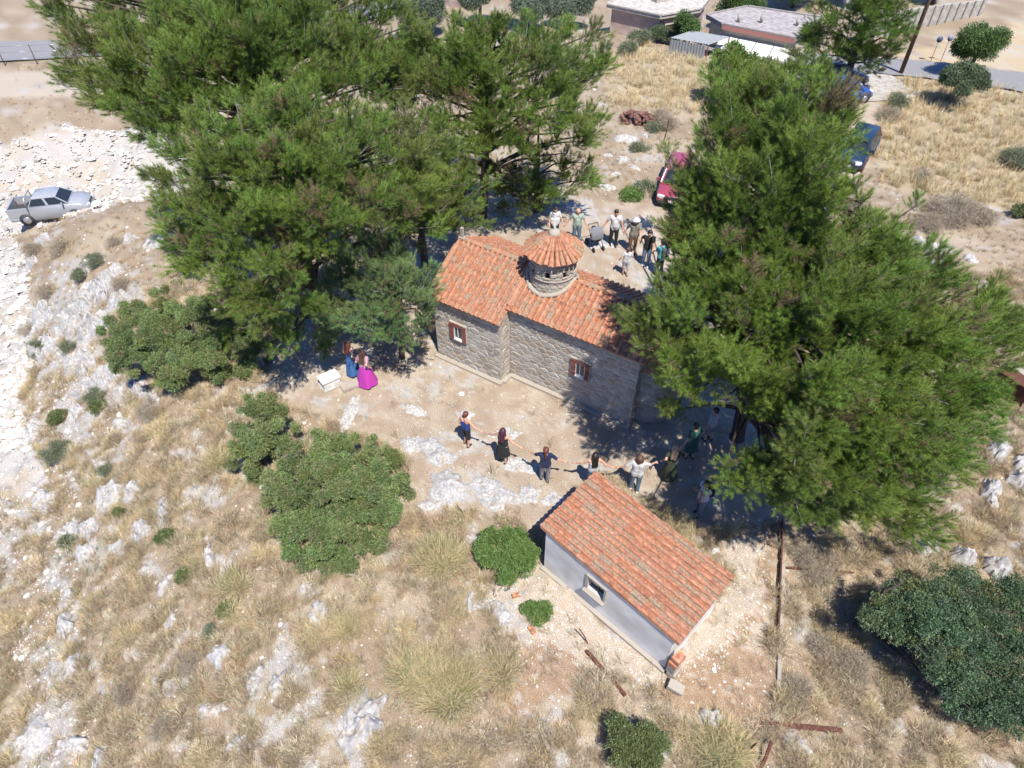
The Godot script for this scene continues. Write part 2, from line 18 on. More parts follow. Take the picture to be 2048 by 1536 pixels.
	"pine_right": [5.66,11.84,-18.63,0.35,5.47,11.51,-18.63,0.44,5.75,11.60,-17.81,0.55,6.28,11.98,-17.47,0.40,6.63,11.95,-17.17,0.39,6.98,12.04,-16.81,0.20,5.19,10.80,-18.69,0.26,5.54,11.29,-17.76,0.77,5.98,11.45,-17.53,0.48,6.64,11.46,-17.14,0.54,7.07,11.74,-16.92,0.55,7.40,11.66,-16.57,0.59,7.79,11.76,-16.36,0.21,5.43,10.82,-17.71,0.65,5.67,11.07,-16.79,0.74,6.30,11.14,-17.21,0.60,6.64,11.58,-16.18,0.60,7.27,11.48,-16.40,0.69,7.78,11.28,-16.57,0.62,5.24,10.42,-17.37,0.32,5.49,10.78,-16.61,0.50,6.07,10.75,-16.89,0.52,6.43,10.97,-16.12,0.76,6.84,11.16,-15.59,0.59,7.55,11.05,-16.24,0.71,5.22,10.11,-16.50,0.50,5.57,10.52,-15.98,0.73,6.34,10.43,-16.29,0.77,6.84,10.48,-16.14,0.69,7.01,11.01,-15.26,0.54,7.53,10.79,-15.27,0.30,4.55,9.28,-17.26,0.31,5.15,9.63,-16.74,0.66,5.65,9.79,-16.06,0.69,6.27,9.87,-16.16,0.60,6.27,10.47,-15.32,0.54,7.07,10.05,-15.83,0.68,7.62,10.23,-15.50,0.64,8.04,10.29,-15.23,0.30,4.44,8.46,-17.33,0.29,5.07,9.09,-16.73,0.75,5.63,9.04,-16.62,0.67,5.80,9.29,-15.90,0.54,6.34,9.66,-15.79,0.63,6.62,9.87,-15.29,0.74,7.33,9.66,-15.52,0.64,7.53,10.24,-14.77,0.50,8.52,9.90,-15.32,0.22,4.37,8.17,-17.09,0.32,4.64,8.51,-16.68,0.74,5.12,8.67,-16.49,0.50,5.71,8.68,-16.40,0.75,6.44,8.93,-15.95,0.46,6.65,9.21,-15.36,0.77,7.38,9.14,-15.51,0.69,7.48,9.50,-15.04,0.76,8.55,9.21,-15.51,0.46,8.79,9.41,-15.26,0.30,4.51,7.44,-16.91,0.28,4.97,8.28,-15.84,0.71,5.31,8.66,-15.19,0.50,5.96,8.53,-15.33,0.69,6.42,8.61,-15.68,0.77,6.84,8.96,-14.98,0.63,7.58,8.76,-15.26,0.43,8.46,8.50,-15.41,0.72,8.88,8.79,-15.26,0.64,5.00,7.03,-16.48,0.63,5.45,7.67,-15.78,0.77,6.08,7.49,-15.97,0.65,6.24,7.87,-15.45,0.68,7.26,7.76,-15.57,0.70,7.38,8.55,-14.65,0.62,8.15,8.13,-14.98,0.57,8.33,8.59,-14.83,0.61,5.34,6.91,-15.97,0.56,5.85,7.13,-15.90,0.69,6.38,7.26,-15.72,0.67,6.40,7.89,-14.61,0.45,7.29,7.67,-14.81,0.49,7.50,8.18,-14.50,0.46,8.48,7.64,-14.82,0.53,8.96,7.52,-14.90,0.20,6.14,6.84,-15.34,0.57,6.52,6.61,-15.21,0.42,7.08,6.93,-15.13,0.60,7.35,7.75,-14.30,0.52,8.05,8.45,-19.98,0.68,4.97,7.93,-17.48,0.69,6.96,7.05,-19.96,0.54,8.41,7.32,-19.06,0.60,6.93,8.96,-19.38,0.65,6.13,11.00,-18.29,0.50,6.38,11.17,-18.22,0.62,6.20,11.35,-17.57,0.73,6.40,9.49,-19.24,0.58,5.95,11.20,-18.55,0.69,7.39,8.35,-19.64,0.60,8.45,7.06,-19.21,0.55,8.24,10.35,-18.53,0.63,6.73,8.93,-19.22,0.63,5.38,7.06,-17.99,0.66,8.52,8.60,-19.36,0.63,9.30,8.02,-19.18,0.70,6.07,11.51,-17.83,0.56,6.24,11.07,-18.75,0.70,7.35,10.35,-18.88,0.50,6.05,7.27,-19.43,0.58,6.36,8.00,-19.47,0.69,8.00,8.21,-19.99,0.68,5.68,8.00,-20.18,0.50,5.85,7.60,-19.82,0.48,5.49,7.20,-19.61,0.42,7.65,4.97,-27.39,0.45,7.65,6.07,-26.89,0.45,5.41,7.80,-19.77,0.40,6.34,5.30,-27.25,0.32,6.77,4.35,-27.73,0.30,11.80,7.00,-18.93,0.35,12.74,7.20,-19.76,0.30,11.46,6.60,-18.44,0.40,11.13,7.00,-19.21,0.40,5.20,6.40,-18.46,0.40,9.23,8.72,-16.07,0.34,5.11,8.12,-15.76,0.43,6.10,7.55,-16.49,0.66,6.47,8.15,-15.77,0.58,6.81,8.38,-15.53,0.58,7.54,8.48,-15.73,0.40,7.68,8.81,-14.77,0.74,8.77,8.52,-15.54,0.67,9.38,8.52,-15.07,0.61,4.74,7.51,-15.55,0.56,5.34,7.96,-15.23,0.76,6.43,7.38,-15.96,0.75,6.50,8.08,-15.22,0.59,7.36,7.80,-15.47,0.68,7.47,8.72,-14.13,0.85,7.79,8.80,-14.14,0.67,9.25,8.00,-15.31,0.53,9.32,8.60,-14.18,0.51,9.81,8.43,-14.55,0.84,10.54,8.26,-14.64,0.48,3.95,7.31,-15.41,0.29,4.43,7.33,-15.01,0.61,5.16,7.49,-14.85,0.75,5.93,7.10,-15.26,0.78,5.87,8.38,-14.04,0.60,6.55,8.28,-14.06,0.64,7.61,7.58,-15.13,0.67,7.86,7.97,-14.44,0.51,8.19,8.39,-13.65,0.67,9.10,8.16,-13.97,0.49,9.98,7.78,-14.30,0.56,10.39,7.90,-14.24,0.84,11.19,7.92,-14.70,0.35,12.37,7.28,-14.96,0.47,3.67,6.33,-15.50,0.74,4.31,6.96,-14.77,0.55,4.48,7.51,-14.10,0.61,5.54,7.23,-14.32,0.83,6.00,7.53,-13.88,0.81,6.56,7.52,-13.97,0.58,6.98,7.56,-13.99,0.65,7.34,8.26,-13.28,0.54,8.00,8.11,-13.59,0.54,8.42,7.83,-13.43,0.81,8.91,8.14,-13.05,0.61,9.56,8.01,-13.32,0.69,10.73,7.52,-14.30,0.76,11.56,7.29,-14.04,0.50,12.46,6.99,-14.75,0.71,12.68,7.19,-14.31,0.43,3.70,5.55,-15.64,0.40,3.83,6.25,-14.72,0.80,4.33,6.58,-14.11,0.77,5.13,6.13,-14.60,0.69,6.01,6.36,-14.40,0.73,6.50,6.83,-14.00,0.65,7.08,7.05,-14.06,0.57,7.21,7.61,-13.32,0.73,7.88,7.23,-13.49,0.52,8.36,7.64,-13.23,0.67,8.59,7.96,-12.86,0.71,9.65,7.55,-13.39,0.53,10.09,7.65,-13.20,0.73,10.70,7.52,-13.27,0.78,11.42,7.28,-13.44,0.82,12.73,6.95,-14.08,0.54,12.93,6.99,-13.91,0.44,4.11,6.00,-13.92,0.27,4.67,6.99,-13.02,0.50,5.32,6.28,-13.74,0.61,5.56,7.37,-12.87,0.71,6.68,6.59,-13.50,0.64,7.11,6.56,-13.81,0.80,7.89,6.79,-13.39,0.75,8.48,6.52,-13.40,0.55,9.00,6.79,-13.33,0.82,9.63,6.77,-13.16,0.52,9.81,7.00,-13.09,0.78,10.66,7.09,-13.15,0.68,11.08,6.94,-13.13,0.54,12.47,6.50,-13.79,0.43,12.76,6.47,-13.48,0.52,4.11,5.68,-13.56,0.34,4.37,6.49,-13.08,0.68,4.92,6.24,-13.21,0.70,6.04,5.79,-13.78,0.64,5.98,6.68,-12.74,0.63,6.50,6.75,-12.38,0.57,6.94,7.33,-11.83,0.68,7.62,7.15,-12.33,0.54,7.76,7.43,-11.86,0.65,9.10,6.52,-12.75,0.49,9.20,7.01,-12.21,0.54,10.23,6.59,-12.89,0.62,10.88,6.60,-12.68,0.66,11.34,6.64,-12.57,0.51,4.24,5.15,-13.13,0.33,4.70,5.60,-12.92,0.33,5.44,5.90,-12.56,0.25,6.08,5.87,-12.60,0.48,6.54,6.28,-12.39,0.54,7.02,6.35,-12.05,0.77,7.25,6.95,-11.47,0.51,7.69,6.90,-11.71,0.54,8.69,6.08,-12.26,0.53,8.89,6.77,-11.67,0.67,9.61,6.49,-11.88,0.59,10.30,6.72,-12.01,0.82,11.13,6.51,-12.24,0.81,12.25,5.61,-12.81,0.26,6.74,5.46,-12.32,0.71,7.04,6.20,-11.45,0.66,7.56,6.39,-11.27,0.49,8.36,6.16,-11.64,0.82,8.93,6.34,-11.60,0.69,9.18,6.48,-11.44,0.79,10.22,5.80,-11.84,0.66,10.46,6.35,-11.77,0.78,11.78,5.46,-12.21,0.31,7.15,5.38,-11.61,0.57,7.77,5.42,-11.80,0.58,7.88,6.33,-11.09,0.81,8.35,5.94,-11.19,0.69,9.19,5.81,-11.34,0.75,9.34,6.15,-10.95,0.77,10.24,5.83,-11.24,0.84,11.83,4.78,-12.04,0.27,5.50,4.65,-11.44,0.27,6.47,4.56,-11.69,0.56,6.84,4.29,-11.70,0.77,6.95,5.80,-10.81,0.80,8.01,5.19,-11.30,0.67,8.29,5.41,-11.02,0.50,8.71,5.59,-10.98,0.62,9.80,5.07,-11.09,0.61,10.15,5.31,-11.09,0.80,5.92,4.27,-11.46,0.77,6.56,4.77,-10.94,0.74,6.87,5.21,-10.62,0.57,7.28,5.13,-10.58,0.50,8.01,5.28,-10.42,0.74,8.61,4.85,-10.84,0.75,9.17,5.36,-10.52,0.55,9.81,4.96,-10.84,0.64,11.17,4.06,-11.19,0.22,6.96,3.89,-11.00,0.52,7.17,4.53,-10.36,0.50,7.73,4.35,-10.33,0.48,8.82,3.77,-10.76,0.72,9.11,4.07,-10.76,0.59,9.87,3.69,-10.81,0.75,10.61,3.67,-10.92,0.44,7.34,3.59,-10.62,0.21,7.59,3.84,-10.45,0.33,8.18,3.89,-10.43,0.31,9.26,3.19,-10.67,0.24,9.98,3.21,-10.68,0.32,10.30,3.26,-10.43,0.27,10.86,3.63,-10.38,0.38,10.74,6.04,-18.16,0.55,12.12,5.71,-18.15,0.64,8.79,3.83,-20.68,0.63,6.70,7.88,-15.55,0.60,11.44,5.50,-16.61,0.68,6.09,8.00,-15.43,0.82,10.89,5.73,-17.90,0.81,11.70,5.78,-16.27,0.68,10.40,6.90,-17.21,0.58,11.21,6.15,-17.35,0.60,5.11,7.11,-16.12,0.81,11.50,5.13,-18.02,0.70,10.31,6.10,-18.75,0.55,10.18,7.42,-15.88,0.71,10.93,4.18,-18.48,0.73,10.97,4.97,-18.06,0.72,11.63,4.69,-17.33,0.71,11.47,4.77,-18.74,0.77,11.50,6.08,-17.63,0.62,8.53,3.88,-20.53,0.68,6.60,3.70,-19.77,0.55,9.38,7.83,-15.63,0.55,10.75,3.89,-20.16,0.69,11.21,6.13,-19.14,0.69,11.42,5.87,-17.56,0.57,11.00,4.28,-18.18,0.65,5.36,1.90,-15.89,0.50,13.77,1.20,-13.76,0.50,12.29,1.10,-11.62,0.45,11.37,1.10,-11.54,0.40,15.71,1.50,-15.15,0.40,3.82,4.20,-17.73,0.45],
	"pine_far": [20.65,6.27,-46.62,0.40,21.49,6.00,-46.13,0.61,22.51,6.18,-45.87,0.87,22.95,6.31,-45.57,0.30,18.99,5.68,-46.03,0.37,19.58,5.78,-45.45,0.95,20.39,5.90,-44.92,0.76,22.11,5.46,-45.69,0.97,22.99,5.90,-45.35,0.44,18.84,4.54,-46.73,0.60,19.21,4.49,-45.43,0.79,20.15,4.97,-45.30,0.62,21.04,4.84,-44.99,1.04,22.59,5.17,-45.03,0.72,23.05,4.87,-44.63,0.46,18.92,3.35,-46.79,1.04,19.11,3.55,-45.86,0.82,20.47,3.69,-45.78,0.68,21.09,4.00,-44.69,0.65,22.35,4.29,-45.00,0.87,23.58,3.67,-45.24,0.29,18.91,2.71,-46.30,0.95,20.13,2.55,-45.88,0.94,21.14,3.14,-44.93,0.60,21.82,2.91,-45.10,0.94,22.61,3.57,-44.34,1.03,19.74,2.00,-46.37,0.40,20.85,2.25,-45.35,0.64,21.60,2.36,-44.67,0.95,23.15,2.37,-45.18,0.63,23.09,1.12,-45.77,0.36],
	"citrus": [13.04,3.30,-43.56,0.46,12.39,2.69,-44.06,0.36,12.90,2.77,-43.71,0.37,13.29,3.07,-43.17,0.50,14.12,3.05,-42.94,0.24,12.03,2.35,-43.69,0.18,12.42,2.31,-43.28,0.59,13.34,2.21,-43.44,0.60,13.88,2.48,-42.82,0.44,12.30,1.78,-43.37,0.35,12.79,2.02,-43.01,0.50,13.41,1.89,-42.83,0.43,14.42,1.83,-42.85,0.22,12.82,1.12,-43.54,0.50,13.21,1.47,-42.89,0.45,13.92,1.32,-42.99,0.32],
	"pine_young": [16.22,3.56,-42.35,0.52,16.70,3.66,-41.58,0.39,14.61,2.42,-43.45,0.36,15.00,2.88,-42.39,0.47,15.65,2.87,-41.73,0.58,16.30,3.31,-41.17,0.60,17.14,3.37,-41.10,0.66,14.88,2.22,-42.29,0.35,15.57,2.65,-41.45,0.70,16.28,2.70,-41.27,0.71,17.05,2.41,-41.13,0.46,17.68,2.74,-40.86,0.72,15.92,1.95,-41.29,0.66,16.76,2.14,-40.78,0.56,17.43,2.25,-40.68,0.69,18.52,2.08,-41.16,0.25],
	"oak": [10.23,2.24,-9.62,0.13,11.42,1.83,-10.10,0.13,10.03,1.87,-9.50,0.17,10.57,1.79,-9.36,0.41,11.05,1.96,-9.41,0.32,11.62,1.80,-9.44,0.33,12.10,1.64,-9.74,0.52,12.83,1.41,-9.65,0.43,13.33,1.62,-9.64,0.36,13.53,1.69,-9.59,0.33,9.79,1.63,-9.18,0.32,9.99,1.67,-9.05,0.39,10.47,1.95,-8.83,0.44,11.03,1.99,-8.81,0.34,11.63,1.72,-9.10,0.37,12.27,1.47,-9.12,0.43,12.87,1.36,-9.28,0.37,13.43,1.50,-9.28,0.46,13.79,1.71,-9.18,0.27,13.92,1.71,-8.95,0.26,9.30,1.71,-8.66,0.33,9.90,1.64,-8.66,0.47,10.28,1.62,-8.67,0.47,10.53,2.09,-8.39,0.41,11.22,1.71,-8.77,0.50,11.66,1.71,-8.55,0.48,12.60,1.19,-9.02,0.41,12.97,1.31,-8.82,0.33,13.50,1.46,-8.81,0.37,13.69,1.56,-8.81,0.31,10.01,1.46,-8.34,0.32,10.21,1.57,-8.24,0.34,10.86,1.50,-8.16,0.53,11.14,1.84,-8.14,0.36,12.05,1.35,-8.30,0.35,12.62,1.13,-8.59,0.36,12.97,1.20,-8.45,0.38,13.51,1.33,-8.23,0.39,13.70,1.41,-8.23,0.37,10.42,1.70,-7.78,0.41,11.13,1.41,-7.86,0.38,11.65,1.20,-7.85,0.40,12.06,1.13,-7.98,0.35,12.56,0.96,-7.96,0.43,13.13,1.19,-8.10,0.37,13.46,1.29,-7.89,0.32,13.85,1.37,-7.85,0.41,10.67,1.26,-7.64,0.33,11.14,1.25,-7.44,0.51,11.66,0.89,-7.54,0.45,12.38,0.90,-7.53,0.30,12.61,0.96,-7.54,0.31,13.15,1.07,-7.51,0.43,13.54,1.17,-7.42,0.46,11.11,0.70,-7.19,0.32,11.50,0.62,-7.31,0.33,12.05,0.77,-7.35,0.34,12.32,0.82,-7.18,0.33,12.71,0.91,-7.20,0.40,13.10,1.07,-7.08,0.27,11.15,0.44,-6.99,0.18,11.75,0.64,-7.06,0.36,12.11,0.72,-6.82,0.32,12.45,0.82,-6.83,0.31,12.72,0.90,-6.76,0.32,13.21,1.08,-6.76,0.26,11.33,0.49,-6.71,0.15,11.67,0.56,-6.63,0.31,12.10,0.66,-6.66,0.42,12.63,0.82,-6.51,0.37,12.83,0.91,-6.40,0.28,12.32,0.72,-6.24,0.14,12.37,0.47,-10.04,0.43],
	"mastic_wide": [-14.03,1.76,-22.24,0.24,-13.69,1.81,-22.41,0.22,-15.00,1.47,-21.70,0.35,-14.36,1.59,-21.47,0.44,-13.64,1.65,-21.69,0.29,-12.91,1.86,-21.13,0.37,-12.35,1.75,-21.63,0.33,-11.84,1.64,-21.63,0.47,-15.54,1.25,-21.18,0.28,-15.07,1.33,-21.44,0.27,-14.19,1.72,-20.68,0.41,-13.51,1.71,-20.53,0.49,-13.14,1.61,-20.70,0.42,-12.55,1.76,-20.92,0.38,-11.99,1.67,-21.05,0.48,-11.35,1.53,-21.01,0.48,-10.83,1.42,-21.26,0.32,-15.84,1.06,-20.79,0.24,-14.81,1.49,-20.25,0.38,-14.43,1.45,-20.10,0.32,-13.55,1.64,-20.01,0.42,-13.26,1.54,-20.07,0.46,-12.79,1.58,-20.27,0.48,-12.01,1.72,-19.75,0.32,-11.55,1.47,-20.27,0.31,-11.06,1.20,-20.47,0.48,-10.56,1.35,-20.49,0.46,-10.28,0.87,-20.75,0.40,-15.09,1.19,-19.92,0.28,-14.69,1.18,-19.86,0.44,-13.77,1.45,-19.64,0.33,-13.46,1.34,-19.87,0.30,-12.93,1.21,-20.05,0.46,-12.18,1.29,-19.52,0.38,-11.85,1.25,-19.77,0.50,-11.15,1.41,-19.87,0.43,-10.80,0.76,-20.29,0.47,-10.13,0.96,-20.03,0.29,-9.85,0.56,-20.48,0.41,-14.64,1.04,-19.43,0.45,-14.51,0.86,-19.58,0.46,-13.92,0.91,-19.69,0.39,-13.16,0.87,-19.41,0.36,-12.46,1.02,-19.19,0.40,-11.88,1.12,-19.01,0.44,-11.39,1.00,-19.28,0.49,-10.84,1.00,-19.25,0.34,-10.31,0.86,-19.74,0.32,-10.13,0.37,-19.97,0.40,-9.50,0.05,-20.27,0.13,-14.76,0.58,-19.21,0.37,-14.00,0.66,-18.88,0.20,-13.27,0.99,-18.88,0.29,-12.82,0.74,-18.84,0.28,-12.24,0.80,-18.94,0.44,-11.45,0.42,-19.27,0.35,-10.99,0.17,-19.49,0.44,-10.24,0.26,-19.38,0.37,-9.81,-0.33,-19.84,0.44,-13.23,0.19,-18.86,0.24,-12.64,0.26,-18.94,0.48,-11.12,0.13,-19.06,0.23,-14.45,0.46,-22.12,0.39,-12.30,1.74,-20.84,0.32,-10.60,1.23,-20.27,0.36,-13.92,1.57,-21.04,0.38,-13.90,0.69,-22.19,0.43,-14.92,-0.05,-21.36,0.32,-15.48,0.49,-21.41,0.42,-12.55,0.11,-22.29,0.35,-13.32,1.25,-21.65,0.43,-13.66,0.89,-22.07,0.46,-12.43,1.81,-20.70,0.35],
	"mastic_tall": [-9.05,1.44,-16.86,0.18,-8.57,1.52,-16.86,0.16,-8.25,1.44,-16.96,0.18,-9.06,1.64,-16.14,0.13,-8.72,1.52,-16.26,0.37,-8.34,1.51,-16.31,0.43,-7.89,1.22,-16.29,0.44,-8.97,1.42,-15.42,0.31,-8.33,1.07,-15.72,0.42,-7.82,1.29,-15.71,0.30,-7.41,0.76,-16.09,0.22,-9.37,0.82,-15.32,0.14,-8.55,1.32,-15.17,0.41,-8.19,0.94,-15.22,0.32,-7.71,0.66,-15.54,0.30,-8.86,0.96,-15.00,0.43,-8.25,0.97,-14.90,0.39,-8.03,0.43,-15.38,0.28,-9.36,0.30,-14.86,0.26,-8.66,0.45,-14.58,0.40,-8.23,-0.00,-14.85,0.14,-8.62,-0.18,-14.69,0.37],
	"mastic_front": [-6.48,1.43,-15.31,0.19,-6.20,1.26,-15.12,0.29,-5.60,1.22,-15.21,0.23,-5.20,1.16,-15.26,0.25,-4.60,1.08,-15.34,0.16,-7.27,1.31,-14.70,0.23,-6.93,1.31,-14.82,0.22,-6.03,1.61,-14.27,0.41,-5.83,1.36,-14.80,0.41,-5.36,1.31,-14.82,0.27,-4.60,1.17,-14.65,0.31,-4.24,0.85,-14.98,0.24,-7.36,1.05,-14.22,0.27,-6.83,1.41,-14.08,0.44,-6.28,1.38,-14.04,0.43,-5.98,1.43,-14.18,0.29,-5.31,1.65,-13.83,0.45,-4.87,1.28,-14.10,0.33,-4.29,1.09,-14.11,0.37,-3.93,0.65,-14.83,0.37,-7.58,0.93,-13.68,0.39,-7.12,1.17,-13.55,0.38,-6.55,1.36,-13.66,0.32,-5.84,1.63,-13.50,0.41,-5.54,1.68,-13.44,0.39,-5.03,1.39,-13.47,0.27,-4.58,1.51,-13.45,0.39,-4.15,1.01,-13.74,0.40,-3.62,0.34,-14.25,0.27,-7.31,1.25,-13.21,0.35,-6.55,1.59,-12.66,0.42,-6.18,1.28,-13.15,0.44,-5.65,1.74,-12.55,0.28,-5.16,1.58,-12.96,0.37,-4.68,1.04,-13.33,0.44,-4.24,1.35,-12.93,0.31,-3.77,0.68,-13.67,0.45,-3.36,0.12,-13.80,0.22,-7.53,0.94,-12.95,0.27,-6.88,1.19,-12.75,0.37,-6.37,1.03,-12.56,0.26,-5.75,1.18,-12.56,0.30,-5.26,1.16,-12.46,0.27,-4.90,0.91,-12.66,0.36,-4.53,1.11,-12.78,0.27,-4.01,0.80,-12.73,0.31,-3.60,0.75,-12.83,0.28,-6.88,1.09,-12.03,0.36,-6.56,1.01,-12.25,0.38,-6.16,1.05,-12.23,0.40,-5.54,1.00,-12.20,0.44,-5.11,0.98,-12.40,0.31,-4.58,0.80,-12.52,0.34,-4.13,0.63,-12.59,0.30,-3.69,0.53,-12.60,0.36,-7.29,0.51,-12.18,0.18,-6.80,0.68,-11.96,0.37,-6.31,0.85,-11.94,0.45,-5.58,1.15,-11.71,0.43,-5.26,1.02,-11.87,0.42,-4.90,1.02,-11.75,0.43,-4.52,0.51,-11.90,0.34,-4.01,0.31,-12.11,0.33,-6.55,0.42,-11.49,0.33,-5.93,0.40,-11.59,0.27,-5.54,0.76,-11.37,0.42,-5.11,0.34,-11.52,0.28,-4.63,0.49,-11.56,0.28,-4.11,0.02,-11.88,0.36,-6.20,0.13,-11.40,0.40,-5.91,0.06,-11.41,0.35,-5.48,-0.02,-11.30,0.40,-4.95,0.16,-11.31,0.40,-6.71,0.76,-14.21,0.38,-5.51,1.39,-14.05,0.37,-5.29,1.58,-12.85,0.36,-6.30,1.64,-13.51,0.40,-6.46,1.44,-13.86,0.35,-4.25,0.07,-14.68,0.31,-4.09,1.06,-13.00,0.31,-3.87,0.84,-13.21,0.36,-6.20,1.45,-13.67,0.36,-4.00,0.15,-13.17,0.41,-7.11,0.42,-13.56,0.41,-4.66,1.30,-13.08,0.34,-5.04,0.81,-14.50,0.40,-4.22,1.08,-14.03,0.34,-4.50,0.50,-14.67,0.34,-5.69,1.22,-14.61,0.40,-6.75,0.76,-14.04,0.29,-4.86,1.57,-13.48,0.37],
	"pine_sapling": [-10.98,1.17,-21.10,0.13,-11.14,0.91,-20.99,0.36,-10.74,0.85,-21.04,0.34,-11.39,0.36,-20.82,0.16,-11.05,0.22,-20.75,0.19,-10.61,0.25,-20.98,0.18],
}
const ZONES := {
	"yard": [-10.24,-20.14,-8.62,-18.23,-5.94,-16.69,-3.70,-15.76,-3.16,-13.68,-2.58,-12.54,-2.01,-13.47,1.04,-12.51,2.97,-14.89,5.90,-12.51,8.46,-12.71,9.62,-15.76,9.46,-20.91,8.30,-25.40,8.79,-30.70,7.77,-32.11,3.46,-32.12,1.88,-30.70,-3.04,-30.26,-7.14,-25.38,-9.36,-21.52],
	"gravel": [-0.95,-10.64,0.99,-11.11,4.14,-8.12,6.65,-10.94,6.45,-12.15,8.10,-12.52,7.04,-8.84,5.67,-8.27,4.71,-7.37,1.72,-8.26,-0.34,-9.26],
	"red1": [5.77,-8.81,7.47,-9.71,8.42,-12.52,7.51,-12.70,7.56,-10.96,7.00,-9.26,4.84,-8.25,3.53,-7.49,4.25,-6.89,5.25,-6.65,6.70,-6.78,7.22,-8.70],
	"red2": [0.22,-8.83,1.20,-8.88,1.92,-8.26,1.52,-7.13,0.08,-7.03,-0.19,-8.03],
	"red3": [-3.86,-12.74,-2.29,-12.91,-1.14,-11.99,-1.41,-10.97,-3.30,-10.39,-3.97,-11.03,-3.45,-11.85],
	"quarry": [-33.67,-39.11,-36.90,-46.55,-33.39,-46.73,-31.37,-48.08,-23.99,-47.12,-20.07,-43.65,-15.91,-32.94,-20.07,-36.57,-21.67,-32.78,-29.40,-37.37,-30.47,-36.87,-25.68,-31.42,-24.26,-27.55,-22.10,-24.18,-21.98,-21.92,-19.44,-18.56,-17.80,-16.73,-18.25,-15.77,-21.32,-17.12],
	"quarrytop": [-41.66,-56.42,-35.39,-56.69,-27.65,-58.27,-25.16,-50.58,-34.13,-52.18,-39.05,-51.46],
	"track": [6.88,-31.15,9.43,-28.93,14.35,-31.14,18.13,-35.75,20.64,-40.65,22.22,-44.24,21.80,-46.71,24.69,-46.59,23.77,-44.60,20.54,-38.70,19.35,-35.76,17.16,-32.09,13.13,-26.88,8.04,-24.02,6.31,-25.39,6.04,-28.50],
	"straw1": [5.92,-43.26,6.16,-51.19,9.56,-55.54,11.23,-52.20,14.17,-50.92,12.63,-43.53,11.07,-41.76,8.55,-43.24],
	"straw2": [22.60,-42.73,25.65,-47.41,33.96,-45.01,26.37,-30.75,22.26,-32.12,19.24,-33.60,20.24,-37.49],
	"field": [26.93,-52.34,29.88,-53.53,40.91,-58.56,35.65,-48.19,32.79,-49.15,29.48,-50.11],
	"stonyleft": [-25.38,-30.68,-18.71,-28.52,-16.11,-24.99,-18.13,-23.46,-16.31,-20.74,-13.46,-17.83,-17.14,-17.86,-20.83,-20.75,-21.84,-24.60],
	"palegrav": [-22.68,-19.41,-17.70,-18.03,-15.55,-15.30,-14.56,-12.11,-13.42,-10.42,-13.98,-8.86,-11.85,-7.23,-11.28,-5.94,-13.79,-6.16,-14.43,-8.34,-16.09,-10.07,-16.21,-11.74,-19.56,-14.15],
}
